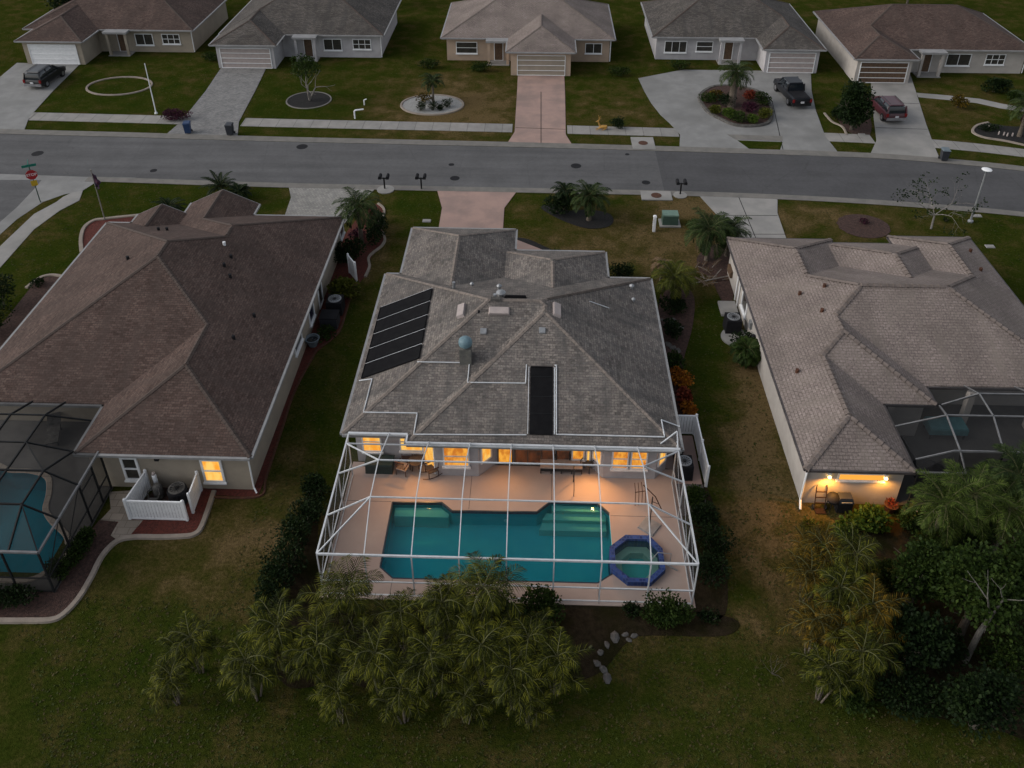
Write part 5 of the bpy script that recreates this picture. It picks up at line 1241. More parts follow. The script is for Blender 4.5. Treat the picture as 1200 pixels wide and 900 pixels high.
# rear wall things
c = P(960, 597); r = thing('hand_truck', 'rusty hand truck leaning on the lit wall', 'hand truck', (c.x, 29.15, 0), None, 0)
m = MB()
for sx in (-.25, .25): m.tube([(sx, -.2, .05), (sx, .1, 1.2), (sx * .9, .15, 1.3)], .025, 8)
for z in (.35, .65, .95): m.bar((-.25, -.2 + .25 * z, z), (.25, -.2 + .25 * z, z), .04)
m.build('frame', M['iron'], r, local=True)
m = MB(); m.box(-.25, -.5, .03, .25, -.18, .06); m.build('toe_plate', M['iron'], r, local=True)
for sx in (-.3, .3): m = MB(); m.tube([(sx - .03, -.15, .12), (sx + .03, -.15, .12)], .12, 12); m.build('wheel', M['tyre'], r, local=True)
c = P(973, 597); r = thing('kettle_grill', 'round black kettle grill by the lit rear wall', 'grill', (c.x, 28.95, 0))
m = MB(); m.lathe((0, 0, .55), [(.05, 0), (.26, .08), (.33, .24)], 18); m.build('bowl', M['black'], r, local=True, smooth=True)
m = MB(); m.lathe((0, 0, .8), [(.34, 0), (.28, .14), (.1, .24), (.03, .26)], 18); m.build('lid', M['black'], r, local=True, smooth=True)
for k in range(3): a = 2 * pi * k / 3; m = MB(); m.tube([(.2 * cos(a), .2 * sin(a), .62), (.32 * cos(a), .32 * sin(a), 0)], .02, 6); m.build('leg', M['blackmetal'], r, local=True)
c = P(986, 597); r = thing('gas_grill', 'dark gas grill with flat lid by the lit rear wall', 'grill', (c.x, 28.95, 0))
m = MB(); m.box(-.36, -.26, .1, .36, .26, .72); m.build('cabinet', M['black'], r, local=True)
m = MB(); m.box(-.38, -.28, .72, .38, .28, 1.0, taper=.08); m.build('lid', M['bin_grey'], r, local=True)
m = MB(); m.bar((-.25, -.32, .86), (.25, -.32, .86), .03); m.build('handle', M['grey_metal'], r, local=True)
c = P(1042, 597); r = thing('garden_pot', 'round terracotta pot with red flowers at the right end of the lit wall', 'pot', (c.x, 29.0, 0))
m = MB(); m.lathe((0, 0, 0), [(.2, 0), (.3, .38), (.33, .42), (.27, .42), (.02, .36)], 16); m.build('pot', M['rust'], r, local=True)
m = foliage(random.Random(3), Vector((0, 0, .5)), .28, .28, .16, 120, .1); m.build('flowers', M['leaf_red'], r, local=True)
pv = MB()
for i in range(4):
    for j in range(3):
        x = 17.95 + i * .5 + .08 * (j == 1); y = 29.0 - j * .42; pv.box(x, y - .36, -.02, x + .44, y, .05, taper=.01)
struct('stepping_stones', pv, M['deck_t'])
# ------------------------------------------------------------------ right pool cage
flat('patio', [(17.66, 29.3), (32, 29.3), (32, 36.45), (20.32, 36.45), (20.32, 33.95), (17.66, 33.95)], .05, M['deck_g'])
rc_ = thing('pool_cage', 'dark bronze screened patio cage behind the right house', 'pool cage', (24, 32, 0))
m = MB(); zt = 3.6; z2 = 2.6; YF = 29.45
A = (20.2, 31.8, zt); B = (22.45, 33.4, zt)
m.bar(A, (20.75, 33.5, 2.65), .06, .1); m.bar(A, (18.0, 31.95, 2.65), .06, .08); m.bar(B, (20.85, 33.5, 2.7), .06, .1); m.bar(A, (32, 31.85, zt), .06, .1); m.bar(B, (32, 33.5, zt), .06, .1)
m.bar((18.0, YF, zt - .6), (19.6, YF, zt), .05, .08); m.bar((19.6, YF, zt), (32, YF, zt), .06, .1)
m.bar(A, (19.9, YF, zt), .06, .1); m.bar(B, (22.45, 31.8, zt), .06, .1); m.bar((22.45, 31.8, zt), (21.9, YF, zt), .06, .1); m.bar((25.2, 33.4, zt), (24.6, YF, zt), .06, .1); m.bar((28, 33.4, zt), (27.3, YF, zt), .06, .1)
m.bar(B, (22.6, 35.0, 2.7), .05, .08); m.bar((25.2, 33.4, zt), (25.2, 35.0, 2.7), .05, .08)
m.build('roof_beam', M['bronze_light'], rc_)
m = MB(); m.bar((18.0, 29.0, z2 + .02), (20.25, 29.0, z2 + .02), .07, .09); m.bar((20.25, 29.0, z2), (19.9, YF, zt), .06, .08); m.build('eave_beam', M['bronze_light'], rc_)
m = MB(); m.bar((18.0, 29.0, 1.7), (20.25, 29.0, 1.7), .05); m.bar((20.25, YF, 1.3), (32, YF, 1.3), .06); m.bar((20.25, YF, 2.5), (32, YF, 2.5), .06); m.bar((20.25, YF, .1), (32, YF, .1), .06); m.build('rail', M['bronze'], rc_)
for x in (18.05, 18.9, 20.25):
    m = MB(); m.bar((x, 29.0, 0), (x, 29.0, z2), .07); m.build('post', M['bronze'], rc_)
for x in (21.9, 24.6, 27.3, 30):
    m = MB(); m.bar((x, YF, 0), (x, YF, zt), .08); m.build('post', M['bronze'], rc_)
m = MB(); q = lambda *v: m.add(v, [tuple(range(len(v)))])
q((20.25, YF, .03), (32, YF, .03), (32, YF, zt), (19.9, YF, zt)); q((18.0, 29.0, .03), (20.25, 29.0, .03), (20.25, 29.0, z2), (18.0, 29.0, z2)); m.build('side_screen', M['scr_d'], rc_)
m = MB(); q((18.0, 29.0, z2), (20.25, 29.0, z2), (19.9, YF, zt), (18.0, YF, 3.0)); q((18.0, YF, 3.0), (19.9, YF, zt), A, (18.0, 31.9, 2.65)); q((19.9, YF, zt), (32, YF, zt), (32, 33.4, zt), B, A); q((18.0, 31.9, 2.65), A, (20.75, 33.55, 2.65), (18.0, 33.55, 2.65)); q(A, B, (20.85, 33.55, 2.7)); q(B, (32, 33.4, zt), (32, 35.0, 2.7), (20.9, 35.0, 2.7)); m.build('roof_screen', M['scr_d'], rc_)
for X, Y in ((18.4, 33.7), (23.0, 34.8), (26.5, 34.8)):
    m = MB(); m.box(X - .17, Y - .17, 0, X + .17, Y + .17, 2.5); m.build('lanai_column', M['stucco_right'], rh)
m = MB(); ar = [(18.75 + .9 * cos(pi * k / 12), 1.6 + .55 * sin(pi * k / 12)) for k in range(13)]
c = P(1106, 506); r = thing('patio_table', 'teal covered rectangular table on the right patio', 'table', (21.9, 34.2, .05))
m = MB(); m.box(-1.0, -.48, .68, .95, .48, .76, taper=.02); m.build('tabletop', M['teal'], r, local=True)
m = MB(); m.box(-1.0, -.5, .35, .95, -.46, .68); m.box(.93, -.48, .35, .97, .48, .68); m.box(-1.03, -.48, .35, -.99, .48, .68); m.build('table_cover', M['teal'], r, local=True)
for sx in (-.9, .85):
    for sy in (-.4, .4): m = MB(); m.bar((sx, sy, 0), (sx, sy, .68), .07); m.build('leg', M['bronze'], r, local=True)
c = Vector((19.0, 30.3, 0)); r = thing('patio_umbrella', 'dark round closed canopy seen through the right cage', 'umbrella', (19.2, 30.0, .05))
m = MB(); m.lathe((0, 0, 1.5), [(.95, 0), (.75, .16), (.35, .34), (.03, .45)], 10); m.build('canopy', M['black'], r, local=True)
m = MB(); m.tube([(0, 0, 0), (0, 0, 1.9)], .025, 8); m.build('pole', M['bronze'], r, local=True)

# ================================================================== FAR HOUSES
def far_house(rects, lab, wallm, gar, door, wins, roofm='roof_f', cap='cap_l', garm='vent'):
    rf = Roof(rects, .45, 2.7); x0, x1, y0, y1 = rects[0][:4]
    h = thing('house', lab, 'house', ((x0 + x1) / 2, y0 + 6, 0)); make_roof(rf, h, M[roofm], M['fascia'], M[cap])
    walls(h, [(x0 + .5, y0 + .5), (x1 - .5, y0 + .5), (x1 - .5, y1 - .5), (x0 + .5, y1 - .5)], M[wallm], 2.6)
    for q in rects[1:]: walls(h, [(q[0] + .45, q[2] + .4), (q[1] - .45, q[2] + .4), (q[1] - .45, y0 + .497), (q[0] + .45, y0 + .497)], M[wallm], 2.6)
    window(h, (gar[0], gar[2]), (gar[1], gar[2]), .02, 2.25, garm, name='garage_door', bars=4, mull=1, sill=False)
    window(h, (door[0], door[2]), (door[1], door[2]), .02, 2.2, 'wood', name='front_door', sill=False)
    for i, (a, b, y) in enumerate(wins): window(h, (a, y), (b, y), (.8, .95, .6)[i % 3], 2.1, 'win_off', mull=(2, 3, 1)[(i + len(lab)) % 3], bars=1 + (i + len(lab)) % 2)
    xd = (door[0] + door[1]) / 2
    for sx in (-1.0, 1.0):
        m = MB(); m.box(xd + sx - .13, door[2] - 1.3, 0, xd + sx + .13, door[2] - 1.04, 2.495); m.build('porch_column', M[wallm], h)
    m = MB(); m.box(xd - 1.3, door[2] - 1.5, 2.5, xd + 1.3, door[2] + .2, 2.72); m.build('porch_roof', M['fascia'], h)
    m = MB(); m.box(xd - 1.2, door[2] - 1.5, -.02, xd + 1.2, door[2] - .01, .07); m.build('porch_step', M['conc_w'], h)
    m = MB(); m.tube([(rects[0][1] - .4, y_ := rects[0][2] + .42, 2.5), (rects[0][1] - .4, y_, .1)], .05, 6); m.build('downspout', M['white'], h)
    return h
def hx(a): return P(a, 95).x
S1 = P(55, 84).x + 42.2; S2 = P(287, 84).x + 23.7; S3 = P(634, 85).x - 2.7
sh = lambda d, *v: tuple(x + d for x in v)
far_house([(*sh(S1, -47, -28.2), 90, 103), (*sh(S1, -45.8, -38.6), 86, 95, 'N')], 'dark roofed house across the street at the upper left corner', 'stucco_left', (*sh(S1, -44.8, -39.6), 86.4), (*sh(S1, -37, -36), 90.5), [(*sh(S1, -35, -33), 90.5), (*sh(S1, -32, -30), 90.5)], 'roof_l', garm='white')
far_house([(*sh(S2, -27.3, -9.5), 89, 102), (*sh(S2, -27.2, -20.2), 85.5, 94, 'N')], 'grey roofed house across the street behind the grey paver driveway', 'stucco_grey', (*sh(S2, -26.4, -21.0), 85.9), (*sh(S2, -18.4, -17.4), 89.5), [(*sh(S2, -16.2, -14.2), 89.5), (*sh(S2, -13, -11), 89.5)])
far_house([(*sh(S3, -8, 10.5), 88.5, 101), (*sh(S3, -.9, 6.2), 84.4, 93, 'N')], 'tan walled house across the street behind the pink driveway', 'stucco_pink', (*sh(S3, .2, 5.2), 84.8), (*sh(S3, -2.4, -1.4), 89), [(*sh(S3, -6.5, -4.2), 89), (*sh(S3, 7.4, 9.2), 89)], 'roof_r', 'cap_r', garm='stucco_left')
far_house([(12.2, 29.6, 89.5, 102), (23.2, 29.6, 86, 94, 'N')], 'pale walled house across the street behind the circular driveway', 'stucco_grey', (24, 28.8, 86.4), (20, 21, 90), [(13.6, 16, 90), (17, 18.8, 90)])
far_house([(31.8, 51, 86.5, 99), (31.8, 38.2, 83.5, 92, 'N')], 'brownish house across the street behind the maroon car', 'stucco_right', (32.6, 37.4, 83.9), (40, 41, 87), [(42.5, 45, 87), (46.5, 48.5, 87)], 'roof_l', garm='wood')

# ================================================================== VEHICLES
def loft(m, secs):
    """secs: (y, halfwidth, z0, z1, shoulder) closed rings"""
    vs = []; n = 10
    for y, w, z0, z1, s in secs:
        zm = z0 + (z1 - z0) * .45
        vs += [(-w * .92, y, z0), (-w, y, z0 + (z1 - z0) * .15), (-w, y, zm), (-w * s, y, z1 - (z1 - z0) * .08), (-w * s * .9, y, z1), (w * s * .9, y, z1), (w * s, y, z1 - (z1 - z0) * .08), (w, y, zm), (w, y, z0 + (z1 - z0) * .15), (w * .92, y, z0)]
    fs = [(i * n + k, i * n + (k + 1) % n, (i + 1) * n + (k + 1) % n, (i + 1) * n + k)[::-1] for i in range(len(secs) - 1) for k in range(n)]
    fs += [tuple(range(n)), tuple(range((len(secs) - 1) * n, len(secs) * n))[::-1]]
    m.add(vs, fs)
def vehicle(c, rz, lab, cat, name, paint, kind):
    r = thing(name, lab, cat, (c.x, c.y, .045), None, rz)  # rear at -y
    m = MB()
    if kind == 'suv':
        loft(m, [(-2.3, .88, .42, .85, .96), (-2.22, .95, .35, 1.0, .96), (-1.2, .97, .3, 1.05, .96), (.9, .97, .3, 1.06, .95), (1.5, .96, .3, 1.02, .93), (2.2, .9, .33, .9, .9), (2.38, .8, .42, .75, .9)]); m.build('body', M[paint], r, local=True, smooth=True)
        m = MB(); loft(m, [(-2.2, .86, .98, 1.05, .95), (-2.02, .86, .98, 1.62, .84), (-1.6, .88, .98, 1.70, .84), (.1, .88, .98, 1.70, .84), (.45, .88, .98, 1.62, .84), (1.25, .86, .98, 1.06, .95)]); m.build('windows', M['glass'], r, local=True, smooth=True)
        m = MB(); m.box(-.7, -2.0, 1.69, .7, .25, 1.76, taper=.06)
        for sx in (-1, 1):
            m.bar((sx * .8, -2.03, 1.66), (sx * .88, -2.24, 1.02), .12, .1); m.bar((sx * .76, -.9, 1.69), (sx * .885, -.9, 1.03), .1, .05); m.bar((sx * .76, .12, 1.70), (sx * .885, .15, 1.03), .08, .05); m.bar((sx * .74, .3, 1.68), (sx * .84, 1.15, 1.05), .08, .08)
        m.build('roof_panel', M[paint], r, local=True)
        m = MB(); [m.bar((sx * .62, -1.8, 1.82), (sx * .62, .1, 1.82), .04, .03) for sx in (-1, 1)]; m.build('roof_rack', M['blackmetal'], r, local=True)
    else:
        loft(m, [(-2.85, .92, .55, .98, .98), (-2.8, .96, .5, 1.1, .98), (-.9, .97, .42, 1.12, .97), (1.2, .97, .42, 1.12, .96), (1.7, .96, .42, 1.1, .94), (2.65, .93, .45, 1.0, .92), (2.85, .85, .5, .85, .9)]); m.build('body', M[paint], r, local=True, smooth=True)
        m = MB(); m.box(-.76, -2.72, 1.08, .76, -.95, 1.135); m.build('bed_cover', M['black'], r, local=True)
        m = MB(); loft(m, [(-.9, .86, 1.0, 1.1, .95), (-.8, .86, 1.0, 1.78, .84), (-.5, .86, 1.0, 1.84, .84), (.7, .86, 1.0, 1.84, .84), (1.0, .86, 1.0, 1.76, .84), (1.6, .84, 1.0, 1.12, .95)]); m.build('windows', M['glass'], r, local=True, smooth=True)
        m = MB(); m.box(-.7, -.8, 1.83, .7, .85, 1.9, taper=.06)
        for sx in (-1, 1):
            m.bar((sx * .78, -.82, 1.8), (sx * .87, -.9, 1.05), .14, .1); m.bar((sx * .78, .1, 1.84), (sx * .87, .1, 1.05), .08, .05); m.bar((sx * .74, .85, 1.82), (sx * .83, 1.5, 1.1), .08, .08)
        m.build('cab_roof', M[paint], r, local=True)
    yr = -2.33 if kind == 'suv' else -2.88
    m = MB(); m.box(-.9, yr - .06, .38, .9, yr + .12, .62, taper=.02); m.build('rear_bumper', M['chrome'] if kind == 'suv' else M['blackmetal'], r, local=True)
    for sx in (-1, 1):
        m = MB(); m.box(sx * .84 - .09, yr - .02, .72, sx * .84 + .09, yr + .14, 1.02); m.build('tail_light', M['taillight'], r, local=True)
        m = MB(); m.box(sx * 1.0 - .13, .95, 1.05, sx * 1.0 + .13, 1.08, 1.2); m.build('side_mirror', M[paint], r, local=True)
        m = MB(); m.box(sx * .7 - .14, -yr - .1, .62, sx * .7 + .14, -yr + .03, .8); m.build('headlight', M['chrome'], r, local=True)
        for wy in ((-1.45, 1.45) if kind == 'suv' else (-1.75, 1.8)):
            R_ = .36 if kind == 'suv' else .4
            m = MB(); m.lathe((0, 0, 0), [(R_ * .6, -.11), (R_, -.1), (R_, .1), (R_ * .6, .11)], 20); m.v = [(sx * .88 + z, wy + x, R_ + y) for x, y, z in m.v]; w_ = m.build('wheel', M['tyre'], r, local=True)
            m = MB(); m.lathe((0, 0, 0), [(R_ * .58, -.115), (R_ * .5, -.118), (R_ * .5, .118), (R_ * .58, .115)], 14); m.v = [(sx * .88 + z, wy + x, R_ + y) for x, y, z in m.v]; m.build('rim', M['chrome'], w_, local=True)
    m = MB(); m.box(-.16, yr - .085, .66, .16, yr - .02, .82); m.build('licence_plate', M['plate'], r, local=True)
    return r
c = P(1041, 131, .0); vehicle(Vector((c.x - .55, c.y - .6, 0)), radians(4), 'maroon sport utility vehicle parked on the white driveway', 'car', 'parked_car', 'paint_red', 'suv')
c = P(935, 117.5, 0); vehicle(Vector((c.x - .6, c.y + .5, 0)), radians(6), 'black pickup truck parked on the grey circular driveway', 'pickup truck', 'pickup_truck', 'paint_grey', 'pickup')
c = P(52, 100, 0); vehicle(Vector((c.x - .2, c.y + 1.0, 0)), radians(-4), 'black car parked on the concrete driveway at the upper left', 'car', 'parked_car', 'paint_blk', 'suv')

# ================================================================== STREET FURNITURE
def bin_(a, b, lab, mt, lid, rz=0):
    c = P(a, b); r = thing('wheeled_bin', lab, 'trash bin', (c.x, c.y, .04), 'wheeled bins at the kerb', rz)
    m = MB(); m.box(-.3, -.36, .08, .3, .3, 1.0); m.v = [(x * (.82 if z < .5 else 1), y * (.82 if z < .5 else 1), z) for x, y, z in m.v]; m.build('body', M[mt], r, local=True)
    m = MB(); m.box(-.33, -.4, 1.0, .33, .36, 1.08, taper=.06); m.bar((-.25, .38, 1.0), (.25, .38, 1.0), .04); m.build('lid', M[lid], r, local=True)
    for sx in (-.3, .3): m = MB(); m.tube([(sx - .03, .25, .12), (sx + .03, .25, .12)], .12, 12); m.build('wheel', M['tyre'], r, local=True)
bin_(221, 156, 'blue wheeled bin on the grey paver driveway apron', 'bin_blue', 'bin_blue', .2)
bin_(270.5, 158, 'black wheeled bin at the right edge of the paver driveway', 'bin_grey', 'bin_grey')
bin_(1105, 188, 'dark wheeled bin with grey lid beside the white driveway', 'bin_grey', 'bin_lid', -.1)
def mailbox(a, b, lab, post='blackmetal'):
    c = P(a, b); r = thing('mailbox', lab, 'mailbox', (c.x, c.y, 0), 'twin black mailboxes along the near kerb')
    m = MB(); m.bar((0, 0, -.05), (0, 0, 1.05), .11); m.bar((-.4, 0, .98), (.4, 0, .98), .08, .08); m.build('post', M[post], r, local=True)
    for sx in (-.3, .3):
        m = MB(); n = 8; pr_ = [(-.12, 0), (.12, 0)] + [(.12 * cos(pi * k / n), .14 + .12 * sin(pi * k / n)) for k in range(n + 1)]
        vs = [(sx + x, y, 1.02 + z) for y in (-.3, .3) for x, z in pr_]; k = len(pr_)
        m.add(vs, [tuple(range(k)), tuple(range(k, 2 * k))[::-1]] + [(i, k + i, k + (i + 1) % k, (i + 1) % k) for i in range(k)]); m.build('box', M['black'], r, local=True)
mailbox(451, 221.5, 'pair of black mailboxes nearest the light paver driveway'); mailbox(494, 221.5, 'pair of black mailboxes beside the near pink driveway'); mailbox(797, 228, 'pair of black mailboxes right of the storm inlet, on a small white slab')
for a, b, w, lab in ((452, 222.5, .7, 'small round pale pad at the foot of the left mailboxes'), (797, 229, .55, 'small pale slab at the foot of the right mailboxes')):
    c = P(a, b); m = MB(); m.lathe((c.x, c.y, 0), [(w, 0), (w, .062)], 14); single('mailbox_pad', m, M['conc_w'], lab, 'slab', (c.x, c.y, 0))
# stop sign with street name blades and yellow plate
c = P(47.5, 237); r = thing('stop_sign', 'red stop sign with green street name blade at the corner', 'stop sign', (c.x, c.y, 0), None, .5)
m = MB(); m.bar((0, 0, -.05), (0, 0, 3.1), .07); m.build('post', M['pole_green'], r, local=True)
def octo(m, y, rad, z): m.add([(rad * cos(pi / 8 + k * pi / 4), yy_, z + rad * sin(pi / 8 + k * pi / 4)) for yy_ in (y, y + .02) for k in range(8)], [tuple(range(8)), tuple(range(8, 16))[::-1]] + [(k, k + 8, (k + 1) % 8 + 8, (k + 1) % 8) for k in range(8)])
m = MB(); octo(m, -.07, .42, 2.45); pl = m.build('sign_plate', M['stop_red'], r, local=True)
def text(s, size, mt, parent, loc, rot, ext=.006, name='lettering'):
    cu = D.curves.new(name, 'FONT'); cu.body = s; cu.size = size; cu.align_x = 'CENTER'; cu.align_y = 'CENTER'; cu.extrude = ext
    o = D.objects.new(name, cu); COL.objects.link(o)
    dg = bpy.context.evaluated_depsgraph_get(); me = D.meshes.new_from_object(o.evaluated_get(dg)); D.objects.remove(o)
    me.transform(Matrix.Translation(loc) @ Matrix.Rotation(rot[2], 4, 'Z') @ Matrix.Rotation(rot[0], 4, 'X'))
    me.materials.clear(); me.materials.append(mt); o = D.objects.new(name, me); COL.objects.link(o); o.parent = parent; return o
text('STOP', .3, M['white'], pl, (0, -.08, 2.45), (radians(90), 0, 0))
m = MB(); m.box(-.22, -.065, 1.5, .22, -.045, 1.94); m.build('lower_plate', M['sign_yellow'], r, local=True)
m = MB(); m.box(-.5, -.02, 3.1, .5, .01, 3.3); m.build('street_name_blade', M['sign_green'], r, local=True)
m = MB(); m.box(-.02, -.5, 3.33, .01, .5, 3.53); m.build('street_name_blade', M['sign_green'], r, local=True)
# flagpole
c = P(123, 258); r = thing('flagpole', 'tall pale flagpole with furled dark flag at the corner house', 'flagpole', (c.x, c.y, 0))
d_ = ray(106, 200); FZ = (CC + d_ * (c.y / d_.y)).z
m = MB(); m.tube([(0, 0, 0), (0, 0, FZ)], [.05, .03], 10); m.ball((0, 0, FZ + .05), .07, .07, .07, 8, 6); m.build('pole', M['bark_pale'], r, local=True)
m = MB()
n = 8
for k in range(n + 1):
    z = FZ - .2 - k * .14; w = .08 + .16 * sin(pi * k / n) + .05 * sin(k * 2.1); m.v += [(.04, 0, z), (.04 + w, .1 * sin(k), z - .1), (.05 + w * 1.5, -.08 * cos(k), z - .25)]
for k in range(n):
    for j in range(2): a = k * 3 + j; m.f.append((a, a + 1, a + 4, a + 3)); m.uv.append(None)
fo = m.build('flag', M['flag'], r, local=True); sd = fo.modifiers.new('s', 'SOLIDIFY'); sd.thickness = .02
# street lamp
c = P(1137, 260); r = thing('street_lamp', 'tall white street lamp with flat round head near the right house', 'street lamp', (c.x, c.y, 0))
zt = None
d_ = ray(1157, 199); t_ = c.y / d_.y; zt = (CC + d_ * t_).z
m = MB(); m.tube([(0, 0, 0), (0, 0, zt)], [.085, .055], 12); m.lathe((0, 0, 0), [(.2, 0), (.2, .12), (.12, .2)], 12); m.build('pole', M['grey_metal'], r, local=True)
m = MB(); m.lathe((0, 0, zt), [(.08, -.05), (.33, -.02), (.36, .03), (.24, .08), (.03, .11)], 20); m.build('lamp_head', M['white'], r, local=True)
m = MB(); m.lathe((0, 0, zt - .07), [(.3, 0), (.3, .03)], 18); m.build('lens', M['bin_lid'], r, local=True)
# green utility transformer, white pipe, lids
c = P(784, 262); r = thing('utility_box', 'green metal utility box with pale lid on a concrete pad', 'utility box', (c.x, c.y, 0))
m = MB(); m.box(-.75, -.6, 0, .8, .55, .1); m.build('pad', M['conc_w'], r, local=True)
m = MB(); m.box(-.55, -.4, .1, .6, .35, .85); m.build('cabinet', M['util_green'], r, local=True)
m = MB(); m.box(-.57, -.42, .85, .62, .4, .95, taper=.02); m.build('lid', M['util_lid'], r, local=True)
c = P(766, 271); r = thing('marker_post', 'white standing utility post on the brown lawn near the green box', 'post', (c.x, c.y, 0))
m = MB(); m.box(-.1, -.1, 0, .1, .1, 1.25); m.build('post', M['white'], r, local=True); m = MB(); m.box(-.13, -.13, 1.25, .13, .13, 1.35, taper=.05); m.build('cap', M['white'], r, local=True)
for a, b, lab in ((500, 259, 'small white lid in the lawn left of the pink driveway'), (1062, 169.5 - 13.5, 'pale rectangular lid in the grass by the dark tree'), (1160, 289, 'pale lid in the lawn right of the right house'), (396, 365 - 2, None), (1145, 253, 'small pale lid near the street lamp')):
    if lab is None: continue
    if a == 1062: a, b = 1010, 158
    c = P(a, b); m = MB(); m.box(c.x - .32, c.y - .2, 0, c.x + .32, c.y + .2, .06, taper=.03); single('inspection_cover', m, M['conc_w'], lab, 'utility lid', (c.x, c.y, 0))
# white bent pipe, and pole across the street
c = P(416, 139); m = MB(); m.tube([(c.x, c.y, 0), (c.x, c.y, .75), (c.x + .1, c.y, .85), (c.x + .85, c.y + .15, .9)], .07, 8); single('bent_pipe', m, M['white'], 'white bent pipe standing where green and brown lawns meet', 'pipe', (c.x, c.y, 0))
c = P(427, 123); m = MB(); m.tube([(c.x, c.y, 0), (c.x, c.y, .5), (c.x + .25, c.y, .62)], .06, 8); single('bent_pipe', m, M['white'], 'small white pipe stub on the lawn right of the dark mulch circle', 'pipe', (c.x, c.y, 0))
c = P(183, 133); r = thing('flagpole', 'thin white pole on the far lawn left of the paver driveway', 'pole', (c.x, c.y, 0))
m = MB(); m.tube([(0, 0, 0), (0, 0, 5.0)], [.06, .035], 8); m.build('pole', M['white'], r, local=True); m = MB(); m.lathe((0, 0, 0), [(.16, 0), (.12, .12)], 10); m.build('base', M['white'], r, local=True)
# gold reindeer-like lawn ornament: lying body, raised head, antlers
c = P(703, 152); r = thing('lawn_ornament', 'small golden deer ornament on the lawn right of the pink driveway', 'lawn ornament', (c.x, c.y, 0))
m = MB(); m.tube([(-.05, 0, .28), (.1, 0, .3), (.35, 0, .3), (.58, 0, .3), (.66, 0, .24)], [.07, .17, .18, .17, .06], 10)
m.tube([(.02, 0, .34), (-.12, 0, .62), (-.2, 0, .84)], [.1, .07, .06], 8); m.tube([(-.12, 0, .88), (-.24, 0, .86), (-.4, 0, .78)], [.055, .075, .035], 8)
for sy in (-1, 1):
    m.tube([(-.15, sy * .05, .92), (-.08, sy * .16, 1.12), (-.2, sy * .24, 1.35)], [.025, .02, .01], 6); m.tube([(-.08, sy * .16, 1.12), (.05, sy * .2, 1.25)], [.018, .01], 6)
    m.tube([(.05, sy * .1, .25), (-.18, sy * .14, .1), (-.38, sy * .14, .05)], [.05, .035, .025], 6); m.tube([(.55, sy * .12, .22), (.35, sy * .2, .08), (.15, sy * .2, .05)], [.07, .035, .025], 6)
m.build('body', M['gold'], r, local=True, smooth=True)
# stones
def stones(lst, lab, group):
    for i, (a, b, s) in enumerate(lst):
        rr = random.Random(i + int(a)); s = s * .62; c = P(a, b); m = MB(); m.ball((0, 0, s * .12), s, s * .7, s * .34, 7, 4)
        m.v = [(x * (1 + rr.uniform(-.28, .28)), y * (1 + rr.uniform(-.28, .28)), max(z * rr.uniform(.8, 1.1), -.03)) for x, y, z in m.v]
        o = m.build('stone', M['stone'], loc=(c.x, c.y, 0), local=True); o.rotation_euler = (0, 0, rr.uniform(0, 3)); tag(o, lab[i], 'stone', group)
stones([(721, 747, .45), (711, 756, .28), (704, 765, .3), (733, 744, .26), (743, 745, .26), (737, 750, .22), (692, 758, .16), (708, 785, .35), (700, 778, .3), (712, 795, .4), (815, 385 - 2, .3)][:10],
       ['largest pale stone of the border in front of the cage', 'small stone just below the largest pale stone', 'stone third down the curved border in the soil', 'pale stone right of the largest one', 'rightmost pale stone of the curved border', 'low flat stone below the rightmost border stone', 'tiny stone left of the curved border', 'wide flat stone lower in the soil path', 'stone in the soil between border and lower path', 'lowest flat stone of the soil path by the palms'], 'pale stones bordering the soil behind the cage')
stones([(783, 404, .42), (789, 408, .4), (795, 411, .38), (788, 377, .6), (796, 384, .45), (776, 375, .25)],
       ['left one of three white stones beside the middle house roof', 'middle one of three white stones beside the middle house roof', 'right one of three white stones beside the middle house roof', 'big grey boulder beside the middle house', 'smaller boulder right of the big grey boulder', 'thin pale stone touching the eave by the boulders'], 'rocks in the bed right of the middle house')
# ================================================================== PLANTS
# front yard palms
c = P(690, 258); palm(c.x, c.y, 2.0, 'feathery palm standing in the dark mulch oval of the middle front yard', nf=30, L=1.75, lw=.5, tr=.16, droop=1.7)
c = P(662, 246); palm(c.x, c.y, 1.5, 'short dark palm left of the feathery palm in the mulch oval', nf=24, L=1.25, lw=.4, mt='leaf_dark', droop=1.9)
c = P(650, 250); shrub(c.x, c.y, 1.25, 1.1, 1.5, 'dark rounded shrub at the left end of the mulch oval', 'leaf_dark', 1600, .16, name='round_shrub')
c = P(634, 296); shrub(c.x + .8, c.y - .4, .8, .35, .5, 'low yellow green plants along the front walk', 'leaf_yel', 350, .16)
c = P(726, 325); shrub(c.x, c.y, 1.0, .6, 1.1, 'dark clipped shrub at the far right corner of the middle house', 'leaf_dark', 1100, .14)
c = P(424, 285); palm(c.x, c.y, 3.0, 'green palm in the mulch bed near the front of the left house', nf=30, L=2.0, lw=.55, tr=.15, droop=1.8)
c = P(443, 275); shrub(c.x, c.y, 1.0, 2.4, 1.2, 'dark green shrub mass right of the palm by the left house', 'leaf_dark', 1900, .17)
c = P(412, 305); shrub(c.x - .2, c.y, 1.2, 1.3, 1.6, 'dark bush beside the left house wall below the palm', 'leaf_dark', 1800, .17)
c = P(400, 348); shrub(c.x, c.y, 1.15, 1.0, 1.3, 'yellow green croton bush beside the left house wall', 'leaf_yel', 1300, .2, lw=.45)
c = P(425, 268); shrub(c.x - .2, c.y - 1.2, .6, .8, .6, 'small reddish plants under the palm by the left house', 'leaf_plum', 300, .15)
c = P(375, 394); shrub(c.x + .3, c.y, .7, .8, .6, 'low scattered green plants in the red mulch by the left house', 'leaf_mid', 420, .16)
